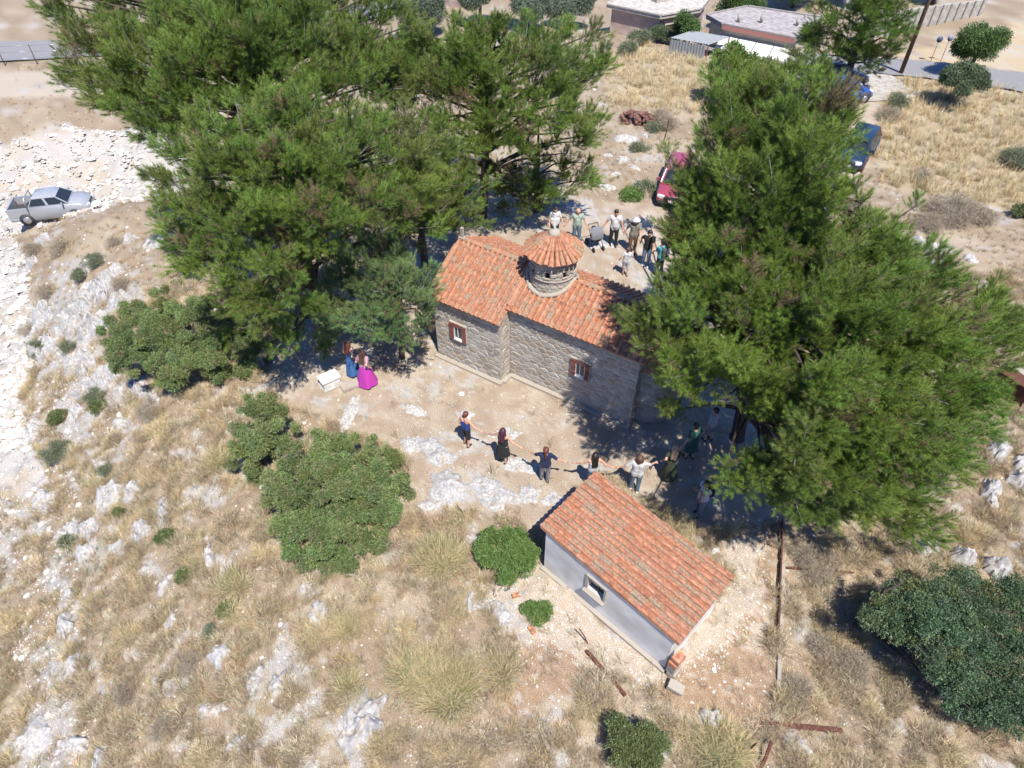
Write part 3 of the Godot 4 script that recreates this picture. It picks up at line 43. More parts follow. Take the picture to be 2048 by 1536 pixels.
# x, z, half length, half width, turn, height, greyness
const ROCK_LABELS := ["grey limestone ledge in the yard","grey limestone boulder, leftmost of two in the yard","grey limestone boulder, second from left of two in the yard","white limestone ledge just below the big mastic bush","white limestone ledge in the yard","pale limestone ledge, leftmost of two in the yard","white limestone boulder in the yard","pale limestone ledge, second from left of two in the yard","pale limestone boulder, third from left of three in the yard","pale limestone boulder, second from left of two just below the big mastic bush","pale limestone boulder, leftmost of three in the yard","pale limestone boulder, second from left of three in the yard","grey limestone boulder, second from left of two in the bottom centre grass","grey limestone boulder just below the big mastic bush","pale limestone boulder, leftmost of two just below the big mastic bush","grey limestone ledge near the bottom left corner","grey limestone boulder, leftmost of two in the bottom centre grass","grey limestone boulder along the bottom left edge","pale limestone ledge along the bottom left edge","pale limestone ledge below the bright green shrub","pale limestone boulder, second from left of four below the bright green shrub","pale limestone boulder, leftmost of four below the bright green shrub","pale limestone boulder on rough ground at bottom right","grey limestone ledge on rough ground at bottom right","pale limestone boulder, second from left of three level with the big mastic bush top","pale limestone boulder, second from left of three left of the big mastic bush","pale limestone boulder, third from left of three level with the big mastic bush top","pale limestone boulder, third from left of three left of the big mastic bush","pale limestone boulder, leftmost of four level with the big mastic bush foot","pale limestone ledge left of the big mastic bush","white limestone boulder level with the big mastic bush top","pale limestone boulder, leftmost of three left of the big mastic bush","pale limestone boulder, leftmost of three level with the big mastic bush top","pale limestone boulder, third from left of four level with the big mastic bush foot","pale limestone boulder, fourth from left of four level with the big mastic bush foot","white limestone ledge level with the big mastic bush foot","white limestone boulder, second from left of two in the lower left grass","pale limestone boulder in the lower left grass","white limestone boulder, leftmost of two in the lower left grass","white limestone boulder, leftmost of three near the bottom left corner","white limestone boulder, third from left of three near the bottom left corner","white limestone boulder, second from left of three near the bottom left corner","white limestone boulder, leftmost of two along the bottom left edge","white limestone boulder, second from left of two along the bottom left edge","pale limestone boulder along the bottom left edge","white limestone boulder level with the big mastic bush foot","pale limestone boulder, second from left of four level with the big mastic bush foot","grey limestone boulder left of the wide mastic bush","grey limestone boulder, leftmost of two above the wide mastic bush","pale limestone boulder, second from left of two left of the wide mastic bush","pale limestone boulder, second from left of five below the wide mastic bush","pale limestone boulder, fourth from left of five below the wide mastic bush","pale limestone boulder, fifth from left of five below the wide mastic bush","grey limestone boulder above the blue-green shrub","white limestone boulder, second from left of three above the blue-green shrub","pale limestone boulder, leftmost of five below the wide mastic bush","pale limestone boulder, leftmost of two left of the wide mastic bush","white limestone boulder, third from left of five on the crest below the pickup","white limestone boulder, fourth from left of five on the crest below the pickup","white limestone boulder, fifth from left of five on the crest below the pickup","grey limestone boulder, second from left of two above the wide mastic bush","pale limestone boulder, leftmost of two above the wide mastic bush","pale limestone boulder, second from left of two above the wide mastic bush","white limestone boulder below the wide mastic bush","white limestone boulder, second from left of five on the crest below the pickup","white limestone boulder, leftmost of five on the crest below the pickup","white limestone boulder, leftmost of three above the blue-green shrub","pale limestone boulder, third from left of five below the wide mastic bush","white limestone boulder, third from left of three above the blue-green shrub","white limestone ledge, fourth from left of six on bare ground above the red car","white limestone boulder on bare ground above the red car","white limestone ledge, third from left of six on bare ground above the red car","white limestone ledge, leftmost of six on bare ground above the red car","white limestone ledge, second from left of six on bare ground above the red car","white limestone ledge, fifth from left of six on bare ground above the red car","white limestone ledge, sixth from left of six on bare ground above the red car","white limestone boulder behind the chapel","pale limestone ledge behind the chapel","pale limestone boulder above the dark lower right tree","pale limestone ledge, leftmost of two above the dark lower right tree","pale limestone ledge, second from left of two above the dark lower right tree","pale limestone boulder, second from left of four at the right edge beside the pine","pale limestone boulder, fourth from left of four at the right edge beside the pine","pale limestone boulder, leftmost of four at the right edge beside the pine","pale limestone boulder, third from left of four at the right edge beside the pine","pale limestone ledge, leftmost of four on stony ground beyond the tall pine","pale limestone ledge, third from left of four on stony ground beyond the tall pine","pale limestone ledge, fourth from left of four on stony ground beyond the tall pine","pale limestone boulder on stony ground beyond the tall pine","white limestone boulder, leftmost of two beside the shed roof","white limestone boulder, second from left of two beside the shed roof","pale limestone boulder, third from left of four below the bright green shrub","pale limestone boulder, fourth from left of four below the bright green shrub","pale limestone ledge, second from left of four on stony ground beyond the tall pine"]
const ROCKS := [
	-2.66,-15.65,1.13,0.53,0.57,0.16,0.8,
	-2.13,-14.17,0.74,0.95,0.00,0.20,0.7,
	-0.64,-13.86,1.07,0.71,0.61,0.10,0.6,
	-5.89,-17.53,0.37,1.15,0.13,0.08,0.2,
	-3.54,-17.64,0.67,0.33,0.44,0.06,0.1,
	-0.25,-16.45,0.67,0.37,-0.00,0.05,0.3,
	-1.70,-17.41,0.46,0.29,0.23,0.05,0.2,
	0.27,-15.11,0.86,0.42,0.33,0.06,0.4,
	1.40,-13.66,0.52,0.43,0.43,0.08,0.3,
	-3.55,-15.98,0.52,0.56,-0.01,0.10,0.4,
	-2.65,-13.48,0.49,0.27,0.01,0.07,0.3,
	0.59,-13.86,0.49,0.47,0.00,0.09,0.5,
	-3.89,-6.99,0.65,1.04,0.21,0.35,0.8,
	-5.59,-9.91,0.58,0.37,1.24,0.25,0.6,
	-6.02,-10.61,0.42,0.35,0.03,0.20,0.5,
	-7.08,-8.01,0.23,0.52,0.12,0.25,0.6,
	-6.35,-7.92,0.39,0.41,0.33,0.20,0.6,
	-7.14,-6.48,0.41,0.34,0.04,0.25,0.7,
	-11.09,-6.40,0.23,0.53,0.09,0.40,0.5,
	-1.23,-10.33,0.23,0.61,0.02,0.20,0.5,
	-0.34,-9.78,0.32,0.65,-0.45,0.20,0.5,
	-0.93,-10.01,0.44,0.24,0.20,0.12,0.4,
	5.16,-6.89,0.44,0.31,-0.00,0.30,0.5,
	7.24,-6.31,0.47,0.23,0.33,0.20,0.7,
	-14.48,-15.03,0.69,0.88,0.42,0.45,0.3,
	-14.76,-13.95,0.51,0.49,0.22,0.40,0.4,
	-13.46,-15.08,0.45,0.49,0.22,0.35,0.3,
	-12.43,-13.36,0.46,0.50,0.20,0.40,0.5,
	-14.55,-12.99,0.59,0.39,0.21,0.40,0.4,
	-11.75,-13.86,0.26,1.06,-0.30,0.35,0.5,
	-17.52,-15.70,0.85,0.60,0.55,0.40,0.2,
	-15.65,-14.06,0.53,0.50,0.22,0.35,0.3,
	-15.48,-16.71,0.58,0.36,0.28,0.30,0.3,
	-9.51,-11.89,0.24,0.68,-0.26,0.30,0.5,
	-8.88,-11.15,0.21,0.50,-0.27,0.30,0.5,
	-10.82,-11.17,0.17,0.51,0.42,0.25,0.2,
	-10.17,-9.99,0.30,0.27,-0.45,0.20,0.1,
	-14.55,-11.43,0.30,0.44,0.19,0.35,0.3,
	-14.20,-10.48,0.39,0.61,-0.38,0.35,0.2,
	-13.26,-9.04,0.43,0.54,0.37,0.35,0.2,
	-8.30,-8.77,0.42,0.35,0.23,0.30,0.2,
	-10.19,-8.35,0.20,0.15,0.11,0.20,0.1,
	-13.84,-7.19,1.08,0.68,0.11,0.30,0.1,
	-12.29,-6.77,0.68,0.43,0.10,0.30,0.1,
	-8.21,-7.38,0.64,0.29,0.07,0.20,0.5,
	-11.80,-11.91,0.28,0.23,0.18,0.25,0.2,
	-13.36,-13.01,0.39,0.29,0.20,0.30,0.3,
	-20.33,-25.78,1.24,1.61,0.09,0.60,0.6,
	-19.43,-26.81,0.88,1.35,-0.38,0.50,0.7,
	-18.71,-24.24,1.19,1.05,0.39,0.55,0.5,
	-18.80,-22.43,1.28,0.82,0.48,0.55,0.4,
	-16.89,-20.95,1.03,0.91,0.00,0.50,0.5,
	-14.80,-19.80,1.04,0.56,0.53,0.45,0.5,
	-13.95,-18.64,0.40,0.84,-0.10,0.40,0.6,
	-17.93,-19.70,0.53,0.56,0.02,0.40,0.2,
	-21.84,-24.60,1.17,0.96,0.46,0.60,0.4,
	-23.36,-27.09,1.28,0.98,0.51,0.60,0.5,
	-19.06,-30.12,0.52,0.41,0.19,0.40,0.2,
	-17.45,-29.35,0.65,0.59,-0.07,0.40,0.1,
	-16.15,-28.51,0.72,0.40,0.66,0.40,0.1,
	-17.90,-25.63,0.87,0.61,0.37,0.45,0.6,
	-20.87,-28.48,0.67,0.72,0.32,0.40,0.5,
	-19.10,-27.78,0.81,0.46,0.29,0.35,0.3,
	-9.93,-20.53,0.53,0.64,0.08,0.40,0.2,
	-25.06,-32.23,1.21,0.49,0.53,0.40,0.2,
	-25.60,-31.23,0.82,0.36,0.53,0.40,0.2,
	-20.02,-19.71,0.99,0.79,0.32,0.35,0.1,
	-18.05,-20.92,0.79,0.49,0.36,0.40,0.3,
	-15.20,-18.35,0.43,0.26,0.30,0.30,0.2,
	6.50,-38.81,0.70,0.57,0.40,0.25,0.1,
	6.07,-36.25,0.37,0.51,0.71,0.30,0.1,
	5.50,-34.68,0.37,0.27,0.01,0.15,0.1,
	4.97,-33.36,0.67,0.31,0.18,0.15,0.1,
	5.31,-36.85,0.40,0.24,0.39,0.15,0.1,
	6.61,-35.50,0.51,0.22,0.83,0.12,0.1,
	7.69,-39.12,0.26,0.26,0.01,0.20,0.1,
	3.03,-31.40,0.65,0.57,0.01,0.12,0.2,
	4.24,-28.10,0.96,0.40,-0.14,0.06,0.3,
	12.80,-11.92,0.50,0.31,0.18,0.50,0.3,
	13.77,-11.61,0.64,0.31,0.18,0.60,0.3,
	14.73,-11.30,0.53,0.36,0.42,0.60,0.4,
	16.69,-15.62,0.41,0.86,0.79,0.50,0.3,
	17.37,-15.21,0.34,0.75,0.79,0.50,0.3,
	15.77,-13.98,0.37,0.68,0.46,0.50,0.3,
	16.90,-14.59,0.38,0.44,-0.02,0.40,0.4,
	19.07,-28.06,0.63,0.36,0.52,0.30,0.3,
	19.33,-26.47,0.49,0.43,0.69,0.30,0.3,
	20.87,-26.87,0.40,0.35,0.71,0.30,0.4,
	20.48,-24.82,0.42,0.40,0.67,0.30,0.5,
	5.83,-12.15,0.30,0.23,0.21,0.12,0.1,
	6.22,-11.79,0.18,0.14,-0.01,0.10,0.1,
	-0.06,-10.55,0.24,0.16,0.01,0.25,0.5,
	0.31,-10.31,0.18,0.13,0.01,0.20,0.3,
	19.60,-27.65,0.74,0.45,0.52,0.30,0.4]
# x, z, radius, height, kind
const BUSH_LABELS := ["bright green shrub, leftmost of two below the bright green shrub","dark green shrublet on rough ground at bottom right","bright green shrub, second from left of two below the bright green shrub","grey-green low shrub, leftmost of two level with the big mastic bush top","dark green shrublet, leftmost of two left of the big mastic bush","dark green shrublet, second from left of two left of the big mastic bush","dark green shrublet level with the big mastic bush foot","dark green shrublet in the lower left grass","grey-green low shrub in the lower left grass","dark green shrublet, leftmost of two above the blue-green shrub","grey-green low shrub, second from left of two level with the big mastic bush top","grey-green low shrub level with the big mastic bush foot","round olive-green shrub in the straw field","grey-green low shrub, leftmost of two in the straw field","dry brown thorn shrub, leftmost of two in the straw field","grey-green low shrub, second from left of two in the straw field","dark green shrublet on stony ground beyond the tall pine","dry brown thorn shrub, leftmost of four on stony ground beyond the tall pine","dry brown thorn shrub, third from left of four on stony ground beyond the tall pine","dry brown thorn shrub, second from left of four on stony ground beyond the tall pine","dry brown thorn shrub, fourth from left of four on stony ground beyond the tall pine","dry brown thorn shrub, second from left of two in the straw field","dry brown thorn shrub, second from left of two on bare ground above the red car","grey-green low shrub, third from left of three on bare ground above the red car","grey-green low shrub, leftmost of three on bare ground above the red car","grey-green low shrub, second from left of three on bare ground above the red car","bright green shrub on bare ground above the red car","dry brown thorn shrub, leftmost of two on bare ground above the red car","grey-green low shrub, second from left of two below the far houses","round olive-green shrub, leftmost of two below the far houses","grey-green low shrub, leftmost of two below the far houses","round olive-green shrub, second from left of two below the far houses","dry brown thorn shrub, third from left of three on the crest below the pickup","dry brown thorn shrub, leftmost of three on the crest below the pickup","dry brown thorn shrub, second from left of three on the crest below the pickup","grey-green low shrub on the crest below the pickup","grey-green low shrub above the wide mastic bush","dry brown thorn shrub, second from left of two above the wide mastic bush","dry brown thorn shrub, second from left of two left of the wide mastic bush","dry brown thorn shrub, leftmost of two above the wide mastic bush","grey-green low shrub, leftmost of two below the wide mastic bush","dry brown thorn shrub, leftmost of two left of the wide mastic bush","grey-green low shrub, second from left of two below the wide mastic bush","dry brown thorn shrub above the blue-green shrub","dark green shrublet, second from left of two above the blue-green shrub","grey-green low shrub above the blue-green shrub","dry brown thorn shrub below the wide mastic bush","pale straw tussock, third from left of five in the bottom centre grass","pale straw tussock, fourth from left of five in the bottom centre grass","pale straw tussock below the bright green shrub","pale straw tussock, leftmost of five in the bottom centre grass","pale straw tussock level with the big mastic bush top","pale straw tussock on rough ground at bottom right","pale straw tussock, fifth from left of five in the bottom centre grass","dry brown thorn shrub, second from left of four on rough ground at bottom right","dry brown thorn shrub, fourth from left of four on rough ground at bottom right","dry brown thorn shrub, third from left of four on rough ground at bottom right","dry brown thorn shrub, leftmost of four on rough ground at bottom right","pale straw tussock level with the big mastic bush foot","dry brown thorn shrub, leftmost of two near the bottom left corner","dry brown thorn shrub, second from left of two near the bottom left corner","dry brown thorn shrub along the bottom left edge","pale straw tussock, second from left of five in the bottom centre grass"]
const BUSHES := [
	-0.21,-11.37,0.94,0.95,1,
	3.03,-6.20,0.84,1.10,0,
	0.69,-9.69,0.43,0.30,1,
	-17.94,-17.77,0.63,0.55,2,
	-13.66,-14.27,0.24,0.30,0,
	-11.31,-12.83,0.43,0.35,0,
	-10.18,-11.32,0.31,0.30,0,
	-8.42,-10.08,0.33,0.35,0,
	-8.74,-9.52,0.23,0.25,2,
	-18.73,-19.75,0.54,0.50,0,
	-14.91,-16.14,0.29,0.30,2,
	-15.42,-13.54,0.35,0.30,2,
	27.20,-43.07,1.42,2.60,4,
	23.66,-43.08,0.68,0.70,2,
	22.53,-41.31,0.66,0.60,3,
	27.38,-35.76,0.93,0.80,2,
	25.00,-30.51,0.44,0.50,0,
	16.83,-31.13,0.75,0.60,3,
	21.65,-30.47,1.47,0.55,3,
	20.16,-29.56,0.96,0.40,3,
	22.80,-30.03,0.73,0.40,3,
	21.55,-34.13,0.42,0.40,3,
	9.05,-40.43,0.65,0.50,3,
	8.41,-40.10,0.53,0.40,2,
	7.20,-37.55,0.56,0.25,2,
	7.11,-32.85,0.88,0.22,2,
	6.02,-32.35,0.61,0.18,1,
	8.91,-41.47,0.54,0.40,3,
	9.43,-54.66,0.96,0.90,2,
	10.94,-55.91,0.90,1.10,4,
	8.20,-52.14,0.71,0.80,2,
	11.75,-55.17,0.60,0.70,4,
	-19.76,-29.87,0.35,0.35,3,
	-25.30,-31.46,0.53,0.40,3,
	-23.24,-30.69,0.51,0.35,3,
	-20.37,-28.63,0.54,0.40,2,
	-20.79,-27.86,0.39,0.50,2,
	-18.09,-26.49,0.46,0.35,3,
	-20.64,-26.19,0.43,0.35,3,
	-23.08,-28.23,0.55,0.35,3,
	-22.05,-24.71,0.70,0.40,2,
	-23.86,-26.65,0.40,0.40,3,
	-19.88,-23.66,0.36,0.30,2,
	-13.86,-18.39,0.50,0.45,3,
	-16.58,-19.46,0.44,0.40,0,
	-17.07,-20.08,0.53,0.35,2,
	-15.30,-21.94,0.46,0.30,3,
	-2.66,-8.16,0.63,0.45,5,
	-1.67,-7.68,0.81,0.40,5,
	-2.19,-11.49,0.67,0.50,5,
	-4.41,-7.88,0.27,0.30,5,
	-10.21,-15.62,0.45,0.35,5,
	5.29,-6.19,0.64,0.50,5,
	-0.33,-8.03,0.27,0.40,5,
	9.02,-11.32,0.76,0.35,3,
	9.31,-8.35,0.55,0.35,3,
	8.58,-8.74,0.36,0.30,3,
	7.58,-7.66,0.35,0.30,3,
	-8.42,-10.93,0.46,0.30,5,
	-10.99,-7.91,0.37,0.30,3,
	-9.18,-8.65,0.31,0.30,3,
	-9.41,-6.98,0.35,0.30,3,
	-4.63,-9.38,0.37,0.30,5]

func _ready() -> void:
	rng.seed = 4711
	fine.seed = 3; fine.frequency = 1.0; fine.fractal_octaves = 3
	broad.seed = 8; broad.frequency = 0.16; broad.fractal_octaves = 3
	# camera
	var cam := Camera3D.new()
	cam.name = "camera"
	add_child(cam)
	cam.position = Vector3(0, 19, 0)
	cam.rotation_degrees = Vector3(-45, 0, 0)
	cam.fov = 56.8
	cam.far = 600.0
	cam.current = true
	# sky and sun
	var world := WorldEnvironment.new()
	world.name = "world"
	var env := Environment.new()
	env.background_mode = Environment.BG_SKY
	var sky := Sky.new()
	var sm := ProceduralSkyMaterial.new()
	sm.sky_top_color = Color(0.23, 0.37, 0.62)
	sm.sky_horizon_color = Color(0.62, 0.74, 0.88)
	sm.sky_curve = 0.13
	sm.ground_horizon_color = Color(0.60, 0.60, 0.56)
	sm.ground_bottom_color = Color(0.36, 0.32, 0.27)
	sm.sky_energy_multiplier = 1.15
	sky.sky_material = sm
	env.sky = sky
	env.ambient_light_source = Environment.AMBIENT_SOURCE_SKY
	env.tonemap_mode = Environment.TONE_MAPPER_LINEAR
	env.tonemap_exposure = 1.55
	env.sdfgi_enabled = true
	env.ssao_enabled = true
	env.ssil_enabled = true
	world.environment = env
	add_child(world)
	var sun := DirectionalLight3D.new()
	sun.name = "sun"
	sun.light_energy = 1.6
	sun.light_color = Color(1.0, 0.98, 0.945)
	sun.light_angular_distance = 0.53
	sun.shadow_enabled = true
	add_child(sun)
	sun.look_at_from_position(Vector3(0.176, 0.883, 0.435) * 100.0, Vector3.ZERO)
	make_materials()
	make_heights()
	build_ground()
	build_roads()
	build_chapel()
	build_shed()
	build_houses()
	build_trees()
	build_bushes()
	build_rocks()
	build_vehicles()
	build_people()
	build_site_details()
	build_grass()
	build_stones()

# ---------------------------------------------------------------- helpers
func named(called: String) -> String:
	if not taken.has(called):
		taken[called] = 0
		return called
	taken[called] += 1
	return "%s_%03d" % [called, taken[called]]

func tag(o: Node, label: String, category: String, group := "") -> Node:
	o.set_meta("label", label)
	o.set_meta("category", category)
	if group != "":
		o.set_meta("group", group)
	return o

func thing(called: String, label: String, category: String, at: Vector3, turn := 0.0, group := "") -> Node3D:
	var o := Node3D.new()
	o.name = named(called)
	add_child(o)
	o.position = at
	o.rotation.y = turn
	tag(o, label, category, group)
	return o

func tool(flat := true) -> SurfaceTool:
	var st := SurfaceTool.new()
	st.begin(Mesh.PRIMITIVE_TRIANGLES)
	st.set_smooth_group(-1 if flat else 0)
	return st

func mesh_of(st: SurfaceTool) -> ArrayMesh:
	st.generate_normals()
	return st.commit()

func put(called: String, mesh: Mesh, m: Material, parent: Node = null) -> MeshInstance3D:
	var o := MeshInstance3D.new()
	o.mesh = mesh
	o.material_override = m
	if parent == null or parent == self:
		o.name = named(called)
		add_child(o, true)
	else:
		o.name = called
		parent.add_child(o, true)
	return o

func part(called: String, st: SurfaceTool, m: Material, parent: Node = null) -> MeshInstance3D:
	return put(called, mesh_of(st), m, parent)

func tri(st: SurfaceTool, a: Vector3, b: Vector3, c: Vector3) -> void:
	st.add_vertex(a); st.add_vertex(b); st.add_vertex(c)

func quad(st: SurfaceTool, a: Vector3, b: Vector3, c: Vector3, d: Vector3) -> void:
	# a b c d clockwise seen from the front
	st.add_vertex(a); st.add_vertex(b); st.add_vertex(c)
	st.add_vertex(a); st.add_vertex(c); st.add_vertex(d)

func box(st: SurfaceTool, c: Vector3, s: Vector3, b := Basis.IDENTITY) -> void:
	var h := s * 0.5
	var q := []
	for i in 8:
		q.append(c + b * Vector3(h.x if i & 1 else -h.x, h.y if i & 2 else -h.y, h.z if i & 4 else -h.z))
	quad(st, q[2], q[6], q[7], q[3]) if false else quad(st, q[6], q[2], q[3], q[7])
	quad(st, q[0], q[4], q[5], q[1])
	quad(st, q[4], q[6], q[7], q[5])
	quad(st, q[1], q[3], q[2], q[0])
	quad(st, q[0], q[2], q[6], q[4])
	quad(st, q[5], q[7], q[3], q[1])

func rot_y(a: float) -> Basis:
	return Basis(Vector3.UP, a)

func frame_for(d: Vector3) -> Basis:
	var y := d.normalized()
	var x := y.cross(Vector3(0, 0, 1) if absf(y.z) < 0.9 else Vector3(1, 0, 0)).normalized()
	return Basis(x, y, x.cross(y))

func tube(st: SurfaceTool, pts: Array, radii: Array, sides := 6, cap := true) -> void:
	var rings := []
	for i in pts.size():
		var d: Vector3
		if i == 0:
			d = pts[1] - pts[0]
		elif i == pts.size() - 1:
			d = pts[i] - pts[i - 1]
		else:
			d = pts[i + 1] - pts[i - 1]
		var f := frame_for(d)
		var ring := []
		for k in sides:
			var a := TAU * k / sides
			ring.append(pts[i] + (f.x * cos(a) + f.z * sin(a)) * radii[i])
		rings.append(ring)
	for i in pts.size() - 1:
		for k in sides:
			var n := (k + 1) % sides
			quad(st, rings[i][k], rings[i + 1][k], rings[i + 1][n], rings[i][n])
	if cap:
		var e: int = pts.size() - 1
		for k in sides:
			var n := (k + 1) % sides
			tri(st, pts[e], rings[e][n], rings[e][k])
			tri(st, pts[0], rings[0][k], rings[0][n])

func prism(st: SurfaceTool, poly: PackedVector2Array, y0: float, y1: float) -> void:
	# vertical prism over a polygon of x, z
	var p := poly
	if Geometry2D.is_polygon_clockwise(p):
		p = p.duplicate()
		p.reverse()
	var n := p.size()
	for i in n:
		var a := p[i]
		var b := p[(i + 1) % n]
		quad(st, Vector3(a.x, y0, a.y), Vector3(b.x, y0, b.y), Vector3(b.x, y1, b.y), Vector3(a.x, y1, a.y))
	var t := Geometry2D.triangulate_polygon(p)
	for i in range(0, t.size(), 3):
		var a := p[t[i]]
		var b := p[t[i + 1]]
		var c := p[t[i + 2]]
		if (b - a).cross(c - a) < 0.0:
			var s := b
			b = c
			c = s
		tri(st, Vector3(a.x, y1, a.y), Vector3(b.x, y1, b.y), Vector3(c.x, y1, c.y))
		tri(st, Vector3(a.x, y0, a.y), Vector3(c.x, y0, c.y), Vector3(b.x, y0, b.y))

func srgb(c: Color) -> Color:
	return c.linear_to_srgb()

func lin(r: float, g: float, b: float) -> Color:
	return Color(r, g, b).linear_to_srgb()

func mat(c: Color, rough := 0.9, metal := 0.0) -> StandardMaterial3D:
	# c: linear base colour
	var m := StandardMaterial3D.new()
	m.albedo_color = srgb(c)
	m.roughness = rough
	m.metallic = metal
	return m

func noise_tex(freq: float, lo: Color, hi: Color, seed_ := 1, size := 512, octaves := 4, mid = null) -> NoiseTexture2D:
	var n := FastNoiseLite.new()
	n.seed = seed_
	n.frequency = freq
	n.fractal_octaves = octaves
	var t := NoiseTexture2D.new()
	t.width = size; t.height = size
	t.seamless = true
	t.noise = n
	var g := Gradient.new()
	g.set_color(0, lo); g.set_color(1, hi)
	g.set_offset(0, 0.22); g.set_offset(1, 0.78)
	if mid != null:
		g.add_point(0.5, mid)
	t.color_ramp = g
	return t

func textured(c: Color, tex: Texture2D, metres: float, rough := 0.9, bump := 0.0) -> StandardMaterial3D:
	var m := mat(c, rough)
	m.albedo_texture = tex
	m.uv1_triplanar = true
	m.uv1_world_triplanar = true
	m.uv1_scale = Vector3.ONE / metres
	if bump > 0.0:
		m.heightmap_enabled = true
		m.heightmap_texture = tex
		m.heightmap_scale = bump
	return m

func copies(called: String, mesh: Mesh, m: Material, places: Array, colors: Array, parent: Node) -> MultiMeshInstance3D:
	var mm := MultiMesh.new()
	mm.transform_format = MultiMesh.TRANSFORM_3D
	mm.use_colors = true
	mm.mesh = mesh
	mm.instance_count = places.size()
	for i in places.size():
		mm.set_instance_transform(i, places[i])
		mm.set_instance_color(i, colors[i])
	var o := MultiMeshInstance3D.new()
	o.multimesh = mm
	o.material_override = m
	if parent == self:
		o.name = named(called)
	else:
		o.name = called
	parent.add_child(o, true)
	return o

func vary(c: Color, amount: float) -> Color:
	var f := 1.0 + rng.randf_range(-amount, amount)
	return Color(c.r * f * (1.0 + rng.randf_range(-amount, amount) * 0.35), c.g * f, c.b * f * (1.0 + rng.randf_range(-amount, amount) * 0.35))

func make_materials() -> void:
	var grit := noise_tex(0.1, Color(0.68, 0.66, 0.64), Color(1, 1, 1), 5, 1024, 5)
	var speck := noise_tex(0.09, Color(0.62, 0.6, 0.58), Color(1, 1, 1), 9, 512, 4)
	var blotch := noise_tex(0.008, Color(0.84, 0.83, 0.81), Color(1, 1, 1), 11, 512, 5)
	M.grit = grit; M.speck = speck; M.blotch = blotch
	var gm := textured(Color(1, 1, 1), grit, 4.0, 0.97, 0.15)
	gm.vertex_color_use_as_albedo = true
	M.ground = gm
	var rk := textured(Color(1, 1, 1), noise_tex(0.02, Color(0.74, 0.74, 0.75), Color(1, 1, 1), 21, 1024, 6), 2.6, 0.95, 0.6)
	rk.vertex_color_use_as_albedo = true
	M.rock = rk
	M.leaf = mat(Color(1, 1, 1), 0.6)
	M.leaf.vertex_color_use_as_albedo = true
	M.leaf.backlight_enabled = true
	M.leaf.backlight = Color(0.45, 0.5, 0.25)
	M.needle = mat(Color(1, 1, 1), 0.55)
	M.needle.vertex_color_use_as_albedo = true
	M.needle.backlight_enabled = true
	M.needle.backlight = Color(0.3, 0.36, 0.12)
	M.straw = mat(Color(1, 1, 1), 0.7)
	M.straw.vertex_color_use_as_albedo = true
	M.straw.backlight_enabled = true
	M.straw.backlight = Color(0.35, 0.32, 0.24)
	M.bark = textured(Color(0.11, 0.085, 0.07), speck, 0.8, 0.95, 2.0)
	M.twig = mat(Color(0.2, 0.185, 0.175), 0.9)
	M.mortar = textured(Color(0.62, 0.58, 0.52), speck, 0.9, 0.97, 1.0)
	M.plinth = textured(Color(0.5, 0.45, 0.38), grit, 1.6, 0.95, 1.0)
	M.stone = []
	for c in [Color(0.58, 0.52, 0.44), Color(0.63, 0.58, 0.5), Color(0.52, 0.47, 0.41), Color(0.58, 0.55, 0.5), Color(0.54, 0.45, 0.34), Color(0.66, 0.62, 0.55), Color(0.47, 0.41, 0.34)]:
		M.stone.append(textured(c, speck, 0.7, 0.95, 1.2))
	M.tile = []
	var stain := noise_tex(0.02, Color(0.68, 0.66, 0.64), Color(1, 1, 1), 30, 256, 5)
	for c in [Color(0.53, 0.235, 0.13), Color(0.56, 0.26, 0.15), Color(0.5, 0.215, 0.115), Color(0.53, 0.265, 0.16), Color(0.48, 0.225, 0.135)]:
		M.tile.append(textured(c, stain, 0.9, 0.85, 0.3))
	M.tile_lichen = [textured(Color(0.42, 0.29, 0.2), noise_tex(0.03, Color(0.66, 0.68, 0.64), Color(1, 1, 1), 41, 256, 4), 0.6, 0.9, 0.4), textured(Color(0.5, 0.27, 0.17), noise_tex(0.03, Color(0.66, 0.68, 0.68), Color(1, 0.97, 0.94), 42, 256, 4), 0.5, 0.9, 0.4)]
	M.pan = [textured(Color(0.44, 0.185, 0.105), stain, 0.5, 0.9, 0.3), textured(Color(0.36, 0.26, 0.185), stain, 0.5, 0.95, 0.3), textured(Color(0.4, 0.21, 0.13), stain, 0.5, 0.92, 0.3)]
	M.ridge = textured(Color(0.44, 0.23, 0.14), blotch, 0.7, 0.92, 0.4)
	M.brick = [textured(Color(0.34, 0.105, 0.07), speck, 0.4, 0.9, 0.4), textured(Color(0.38, 0.14, 0.095), speck, 0.4, 0.9, 0.4), textured(Color(0.29, 0.09, 0.07), speck, 0.4, 0.9, 0.4)]
	M.white = textured(Color(0.72, 0.71, 0.68), blotch, 1.4, 0.8)
	M.white_metal = mat(Color(0.62, 0.62, 0.62), 0.5)
	M.glass = mat(Color(0.02, 0.025, 0.03), 0.08)
	M.pane = mat(Color(0.05, 0.054, 0.06), 0.4)  # opaque chapel glazing; darkness of the room behind is put into this colour
	M.clear = mat(Color(0.05, 0.055, 0.06), 0.05)
	M.clear.transparency = BaseMaterial3D.TRANSPARENCY_ALPHA
	M.clear.albedo_color.a = 0.25
	M.plastic_and_shade = mat(Color(0.04, 0.04, 0.042), 0.7)  # black trim plastic; also the painted shade of the wheel arches
	M.dark = mat(Color(0.012, 0.011, 0.01), 0.9)
	M.render_grey = textured(Color(0.72, 0.7, 0.66), noise_tex(0.006, Color(0.84, 0.83, 0.82), Color(1, 1, 1), 51, 512, 6), 3.0, 0.95, 0.4)
	M.rust = textured(Color(0.16, 0.055, 0.035), speck, 0.5, 0.9, 0.3)
	M.wood = textured(Color(0.16, 0.1, 0.06), speck, 0.6, 0.85)
